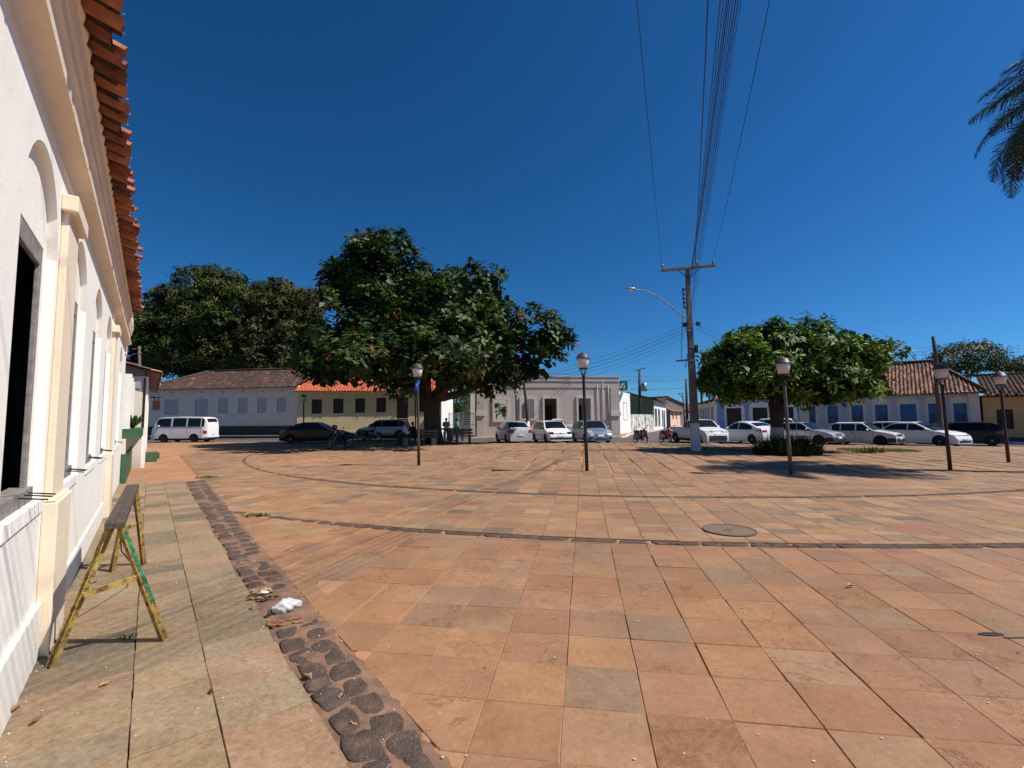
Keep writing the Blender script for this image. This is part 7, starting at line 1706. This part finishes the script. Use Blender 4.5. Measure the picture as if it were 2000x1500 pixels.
def person(label, x, y, head, J, shirt, trousers, hairlen=0.0, skinm=None, shoes=(.02, .02, .02), z=None):
    z = (g(x, y) if y < edge_y(x) else gr(x, y)) if z is None else z
    skm = skinm or SKIN
    V3 = {k: Vector(v) for k, v in J.items()}
    P = []; E_ = []; ix = {}
    def add(k, co, r, par=None):
        ix[k] = len(P); P.append((co, r)); 
        if par is not None: E_.append((ix[par], ix[k]))
    add('pelvis', V3['pelvis'], (.135, .11)); add('waist', V3['pelvis'].lerp(V3['chest'], .5), (.115, .095), 'pelvis'); add('chest', V3['chest'], (.145, .105), 'waist'); add('neck0', V3['neck'], (.055, .055), 'chest')
    nk = V3['neck']; hd = V3['head']; add('neck1', nk.lerp(hd, .45), (.048, .05), 'neck0'); add('jaw', nk.lerp(hd, .75), (.062, .070), 'neck1'); add('head', hd, (.078, .092), 'jaw'); add('crown', hd + (hd - nk).normalized() * .075, (.055, .065), 'head')
    for s in ('l', 'r'):
        add('sh' + s, V3['sh' + s], .062, 'chest'); add('el' + s, V3['el' + s], .043, 'sh' + s); add('wr' + s, V3['wr' + s], .029, 'el' + s)
        d = (V3['wr' + s] - V3['el' + s]).normalized(); hnd = V3['wr' + s] + d * .07; add('hd' + s, hnd, (.036, .018), 'wr' + s)
        sd = d.cross(Vector((0, 0, 1))); sd = sd.normalized() if sd.length > .1 else Vector((1, 0, 0)); dn = d.cross(sd)
        for q, (o_, L_) in enumerate(((-.028, .065), (-.010, .075), (.010, .07), (.027, .055))):
            a = hnd + sd * o_ + d * .02; add('f%d%s' % (q, s), a, .010, 'hd' + s); add('g%d%s' % (q, s), a + d * L_ * .55 + dn * .01, .009, 'f%d%s' % (q, s)); add('h%d%s' % (q, s), a + d * L_ * .9 + dn * .035, .007, 'g%d%s' % (q, s))
        a = V3['wr' + s] + d * .03 + sd * .03; add('t0' + s, a, .012, 'wr' + s); add('t1' + s, a + d * .035 + sd * .02 + dn * .012, .009, 't0' + s)
        add('hp' + s, V3['hp' + s], .09, 'pelvis'); add('kn' + s, V3['kn' + s], .058, 'hp' + s); add('an' + s, V3['an' + s], .040, 'kn' + s); add('to' + s, V3['to' + s], (.04, .028), 'an' + s)
    M = Matrix.Rotation(R(head), 3, 'Z')
    P = [(M @ Vector(c), r) for c, r in P]; b = skin_obj('person', P, E_, skm); b.location = (x, y, z); tag(b, label, 'person')
    def sub(name, keys, edges, radii, m):
        PP = [(P[ix[k]][0], radii[k]) for k in keys]; EE = [(keys.index(a), keys.index(c)) for a, c in edges]; return skin_obj(name, PP, EE, m, b, 1)
    k = ['pelvis', 'waist', 'chest', 'neck0', 'shl', 'ell', 'shr', 'elr']
    sub('shirt', k, [('pelvis', 'waist'), ('waist', 'chest'), ('chest', 'neck0'), ('chest', 'shl'), ('shl', 'ell'), ('chest', 'shr'), ('shr', 'elr')], dict(pelvis=(.19, .165), waist=(.17, .15), chest=(.175, .135), neck0=(.075, .075), shl=.085, ell=.062, shr=.085, elr=.062), shirt)
    k = ['pelvis', 'hpl', 'knl', 'anl', 'hpr', 'knr', 'anr']
    sub('trousers', k, [('pelvis', 'hpl'), ('hpl', 'knl'), ('knl', 'anl'), ('pelvis', 'hpr'), ('hpr', 'knr'), ('knr', 'anr')], dict(pelvis=(.16, .13), hpl=.108, knl=.078, anl=.062, hpr=.108, knr=.078, anr=.062), trousers)
    H = P[ix['head']][0]; ax = (P[ix['head']][0] - P[ix['neck1']][0]).normalized(); fw_ = M @ Vector((1, 0, 0)); 
    mb = MB(); mb.ell(H + ax * .03 - fw_ * .018, (.092, .088, .095), 14, 10); 
    if hairlen: mb.ell(H - fw_ * .05 - ax * hairlen * .4, (.06, .075, .05 + hairlen * .5), 12, 8)
    mb.build('hair', HAIR, b, smooth=True)
    side_ = ax.cross(fw_).normalized(); mb = MB()
    for s in (-1, 1): mb.ell(H + fw_ * .082 + side_ * s * .03 - ax * .005, (.010, .012, .008), 8, 6)
    mb.build('eyes', MAT['black_plastic'], b); mb = MB(); mb.ell(H + fw_ * .095 - ax * .03, (.018, .013, .022), 8, 6); mb.build('nose', skm, b, smooth=True)
    mb = MB(); mb.ell(H + fw_ * .085 - ax * .062, (.010, .026, .008), 8, 6); mb.build('mouth', M_plain('lips', (.15, .05, .04), .5), b)
    mb = MB(); [mb.ell(H + side_ * s * .082 - ax * .01, (.022, .010, .032), 8, 6) for s in (-1, 1)]; mb.build('ears', skm, b, smooth=True)
    for s in ('l', 'r'): mb = MB(); a = P[ix['an' + s]][0]; t_ = P[ix['to' + s]][0]; mb.tube([a - Vector((0, 0, .03)) - (t_ - a) * .2, a.lerp(t_, .5) - Vector((0, 0, .02)), t_ + (t_ - a) * .2], [.05, .055, .035], 8); mb.build('shoe', M_plain('shoe', shoes, .6), b, smooth=True)
    return b
SEATED = dict(pelvis=(0, 0, .56), chest=(.20, 0, .93), neck=(.30, 0, 1.10), head=(.38, 0, 1.24), shl=(.24, .19, 1.02), ell=(.34, .27, .76), wrl=(.56, .16, .70), shr=(.24, -.19, 1.02), elr=(.34, -.27, .76), wrr=(.56, -.14, .70),
              hpl=(.02, .10, .55), knl=(.46, .16, .56), anl=(.40, .16, .09), tol=(.56, .18, .04), hpr=(.02, -.10, .55), knr=(.46, -.14, .56), anr=(.52, -.14, .09), tor=(.68, -.15, .04))
def up(J, **k): d = dict(J); d.update(k); return d
STAND = dict(pelvis=(0, 0, .93), chest=(.0, 0, 1.28), neck=(.0, 0, 1.46), head=(.03, 0, 1.61), shl=(0, .19, 1.38), ell=(-.02, .25, 1.10), wrl=(.08, .24, .86), shr=(0, -.19, 1.38), elr=(-.02, -.25, 1.10), wrr=(.08, -.24, .86),
             hpl=(0, .09, .90), knl=(.02, .10, .50), anl=(-.02, .10, .09), tol=(.14, .12, .04), hpr=(0, -.09, .90), knr=(.02, -.10, .50), anr=(-.02, -.11, .09), tor=(.14, -.13, .04))
M_sh1 = M_plain('pale_lilac_shirt', (.55, .55, .66), .8, var=.06); M_dk = M_plain('black_cloth', (.015, .015, .018), .8); M_mar = M_plain('maroon_cloth', (.06, .012, .012), .8); M_grn = M_plain('green_cloth', (.02, .30, .07), .8, var=.1); M_gry = M_plain('grey_white_cloth', (.45, .42, .42), .8, var=.15); M_jean = M_plain('dark_jeans', (.03, .035, .06), .8)
x = atY(796, 820, 27.9).x; person('seated man in a pale lilac shirt and black trousers leaning forward on a block stool', x + .05, 28.0, 200, SEATED, M_sh1, M_dk)
x = atY(809, 820, 29.6).x; person('person in dark maroon clothes sitting beside the man in the pale lilac shirt', x, 29.8, 160, up(SEATED, chest=(.10, 0, .95), neck=(.14, 0, 1.14), head=(.18, 0, 1.28)), M_mar, M_dk, .1)
x = atY(871.5, 820, 33.4).x; person('woman in a grey white top behind the concrete table, hands raised to her face', x, 33.4, -80, up(STAND, ell=(.14, .20, 1.12), wrl=(.22, .05, 1.38), elr=(.14, -.22, 1.12), wrr=(.24, -.07, 1.34)), M_gry, M_jean, .16, M_plain('light_brown_skin', (.34, .17, .11), .55, var=.08))
x = atY(892, 820, 34.0).x; person('person in a bright green shirt standing behind the right bench, facing away', x, 34.2, 165, up(STAND, pelvis=(0, 0, .90), chest=(.02, 0, 1.24), neck=(.03, 0, 1.41), head=(.06, 0, 1.55), shl=(.01, .19, 1.34), shr=(.01, -.19, 1.34)), M_grn, M_jean, .0, None)

# ============================================================ litter on the ground
def zt_at(p): return .006
# white plastic bag
c = gnd(562, 1196); BG = thing('plastic_bag', 'crumpled white plastic bag lying on the kerb strip among dry leaves', 'plastic bag', (c.x, c.y, .012), R(38))
r_ = np.random.default_rng(5); n, m = 36, 22; vs = []; L_ = .125
for i in range(n + 1):
    t_ = i / n; xx = -L_ + 2 * L_ * t_; rr = .060 * (math.sin(PI * min(1, .10 + .93 * t_)) ** .55) * (1.0 if t_ > .3 else .55 + 1.5 * t_)
    for k in range(m):
        a = 2 * PI * k / m; cr = 1 + .14 * math.sin(9 * t_ + 3 * a) + .09 * math.sin(23 * t_ - 5 * a) + .05 * math.sin(41 * t_ + 9 * a) + (.12 * math.sin(a * 8 + t_ * 6) if t_ < .35 else 0)
        zz = math.sin(a) * rr * .95 * cr + .042; vs.append((xx, math.cos(a) * rr * cr, max(zz, .0)))
mb = MB(); mb.add(vs, [(i * m + k, i * m + (k + 1) % m, (i + 1) * m + (k + 1) % m, (i + 1) * m + k) for i in range(n) for k in range(m)] + [tuple(range(m)), tuple(n * m + k for k in range(m))])
t = NT('white_plastic_film'); t.col((.50, .51, .53)); t.bump(t.noise(38, 4, .6, dist=1.5), .7, .01); t.b.inputs['Subsurface Weight'].default_value = .15; mb.build('bag', t.set(.28, 0, .5), BG, smooth=True, recalc=True)
mb = MB(); mb.tube([(-L_ + .01, 0, .03), (-L_ - .015, .01, .035), (-L_ - .03, -.012, .012), (-L_ - .01, -.03, .004)], [.010, .016, .010, .004], 8); mb.build('knotted_end', MAT['black_plastic'], BG, smooth=True)
# dry leaves
def dry_leaf(label, p, L_, a, col, curl=.5, wid=.5, group=None, z=.008, name='dry_leaf', seed=0):
    r2 = random.Random(seed); V = []; F = []; n, m = 8, 6
    for i in range(n + 1):
        t_ = i / n; w_ = L_ * wid * .5 * math.sin(PI * (t_ ** .8)) * (1 + .12 * math.sin(t_ * 17 + seed))
        for k in range(m + 1):
            q = (k / m - .5) * 2; xx = (t_ - .5) * L_; yy = q * w_; zz = curl * w_ * q * q * 1.2 + curl * L_ * .35 * (t_ - .5) ** 2 + .004 * math.sin(t_ * 11 + q * 4 + seed); V.append((xx, yy, zz + .001))
    for i in range(n):
        for k in range(m): F.append((i * (m + 1) + k, i * (m + 1) + k + 1, (i + 1) * (m + 1) + k + 1, (i + 1) * (m + 1) + k))
    mb = MB(); mb.add(V, F); key = 'dry_leaf_%.2f_%.2f' % col[:2]; mt = bpy.data.materials.get(key) or M_plain(key, col, .7, var=.4, scale=18)
    o = mb.build(name, mt, smooth=True, recalc=False); o.modifiers.new('solid', 'SOLIDIFY').thickness = .0012; o.location = (p[0], p[1], z); o.rotation_euler = (r2.uniform(-.25, .25), r2.uniform(-.25, .25), a); return tag(o, label, 'leaf', group)
TAN = (.38, .26, .14); BRN = (.20, .10, .055); DKB = (.055, .032, .022); YEL = (.45, .30, .11); RED = (.28, .10, .05); LTG = (.30, .33, .12)
dry_leaf('large yellowish dry leaf lying over the leaf pile just behind the white bag', gnd(520, 1162), .13, .3, YEL, .5, .5, z=.03)
G1 = 'dry leaves heaped behind the white bag'; r2 = random.Random(4)
for i in range(16):
    p = gnd(502 + r2.uniform(-16, 36), 1168 + r2.uniform(-12, 10)); dry_leaf('brown dry leaf in the small heap behind the white bag', p, r2.uniform(.05, .11), r2.uniform(0, 6), r2.choice([TAN, BRN, BRN, RED, DKB]), r2.uniform(.4, 1.4), r2.uniform(.35, .6), G1, .012 + r2.uniform(0, .025), seed=i)
mb = MB(); q = gnd(516, 1166); mb.ell((0, 0, .012), (.045, .022, .012), 10, 6); o = mb.build('paper_scrap', M_plain('white_paper', (.75, .74, .74), .7), smooth=True); o.location = (q.x, q.y, .03); tag(o, 'small crumpled white scrap on the leaf heap behind the bag', 'scrap')
G2 = 'leaves under the front edge of the white bag'
for i in range(9):
    p = gnd(548 + r2.uniform(-28, 34), 1221 + r2.uniform(-7, 7)); dry_leaf('reddish dry leaf tucked under the front edge of the white bag', p, r2.uniform(.06, .12), r2.uniform(-.4, .6), r2.choice([RED, RED, BRN, DKB]), r2.uniform(.3, .9), .4, G2, .008 + r2.uniform(0, .012), seed=30 + i)
for i, (u, v) in enumerate([(523, 1218), (572, 1219), (556, 1226)]): dry_leaf('yellow green narrow leaf beside the white bag', gnd(u, v), .06, r2.uniform(-.3, .5), LTG, .8, .35, 'green leaves beside the white bag', .014, seed=50 + i)
sg_ = [(600, 1328, .08, TAN, 'curled pale leaf on the stones of the kerb strip, nearer the camera than the bag'), (665, 1364, .06, TAN, 'small pale dry leaf on the soil gap of the kerb strip'), (22, 1402, .13, TAN, 'big tan leaf on the pavement against the foot of the white wall'), (71, 1418, .08, RED, 'reddish brown leaf on the pavement near the lower left corner'),
       (410, 1362, .06, DKB, 'nearly black curled leaf on the pavement slabs'), (492, 1195, .07, TAN, 'pale torn leaf at the corner of the pavement edge'), (184, 1143, .06, TAN, 'tan leaf lying between the legs of the trestle'), (205, 1346, .06, YEL, 'pale thin leaf on the near pavement slabs'), (690, 1420, .05, TAN, 'tiny pale leaf near the bottom of the kerb strip'),
       (433, 932, .08, TAN, 'pale leaf on the red dust beyond the pavement end'), (470, 918, .10, TAN, 'light scrap leaf on the red dust by the far stone band'), (1662, 1148, .09, YEL, 'thin white straw-like leaf on the slabs at right'), (1992, 1277, .03, YEL, 'tiny white speck leaf at the right edge of the slabs'), (948, 1307, .025, YEL, 'tiny white fleck on the slabs left of the image centre')]
for i, (u, v, L_, c_, lb) in enumerate(sg_): dry_leaf(lb, gnd(u, v), L_, r2.uniform(0, 3), c_, r2.uniform(.5, 1.3), r2.uniform(.3, .55), None, .030 if u < 500 and v > 950 else .014, seed=70 + i)
# small white and dark crumbs scattered over the ground: nobody could count them
mb = MB(); r2 = random.Random(8)
for i in range(520):
    s_ = r2.uniform(-1, 15); n_ = r2.choice([r2.gauss(-.50, .05), r2.uniform(-.5, 1.2), r2.gauss(1.0, .15)]); p = WP(s_, n_)
    if n_ < -.57 or p.y < .8: continue
    k = r2.uniform(.003, .009); mb.ell((p.x, p.y, .024 if n_ < .8 else .012), (k, k * r2.uniform(.6, 1), k * .5), 5, 3)
for i in range(160):
    y = 2 + 9 * r2.random() ** 1.5; x = r2.uniform(-.5, 1.1) * y; 
    if x * WN[0] + y * WN[1] < 1.2: continue
    k = r2.uniform(.003, .008); mb.ell((x, y, .008), (k * 1.5, k, k * .5), 5, 3)
tag(mb.build('grit', M_plain('pale_grit', (.55, .50, .44), .9)), 'pale plaster crumbs and grit scattered over the pavement and along the wall foot', 'grit', kind='stuff')
mb = MB(); q = gnd(1935, 1240); mb.ell((q.x, q.y, .006), (.10, .03, .006), 10, 5); mb.ell((q.x + .14, q.y - .06, .005), (.12, .012, .005), 10, 5)
tag(mb.build('broken_slab_hole', MAT['dark_in']), 'dark broken hole between slabs near the right edge', 'hole')
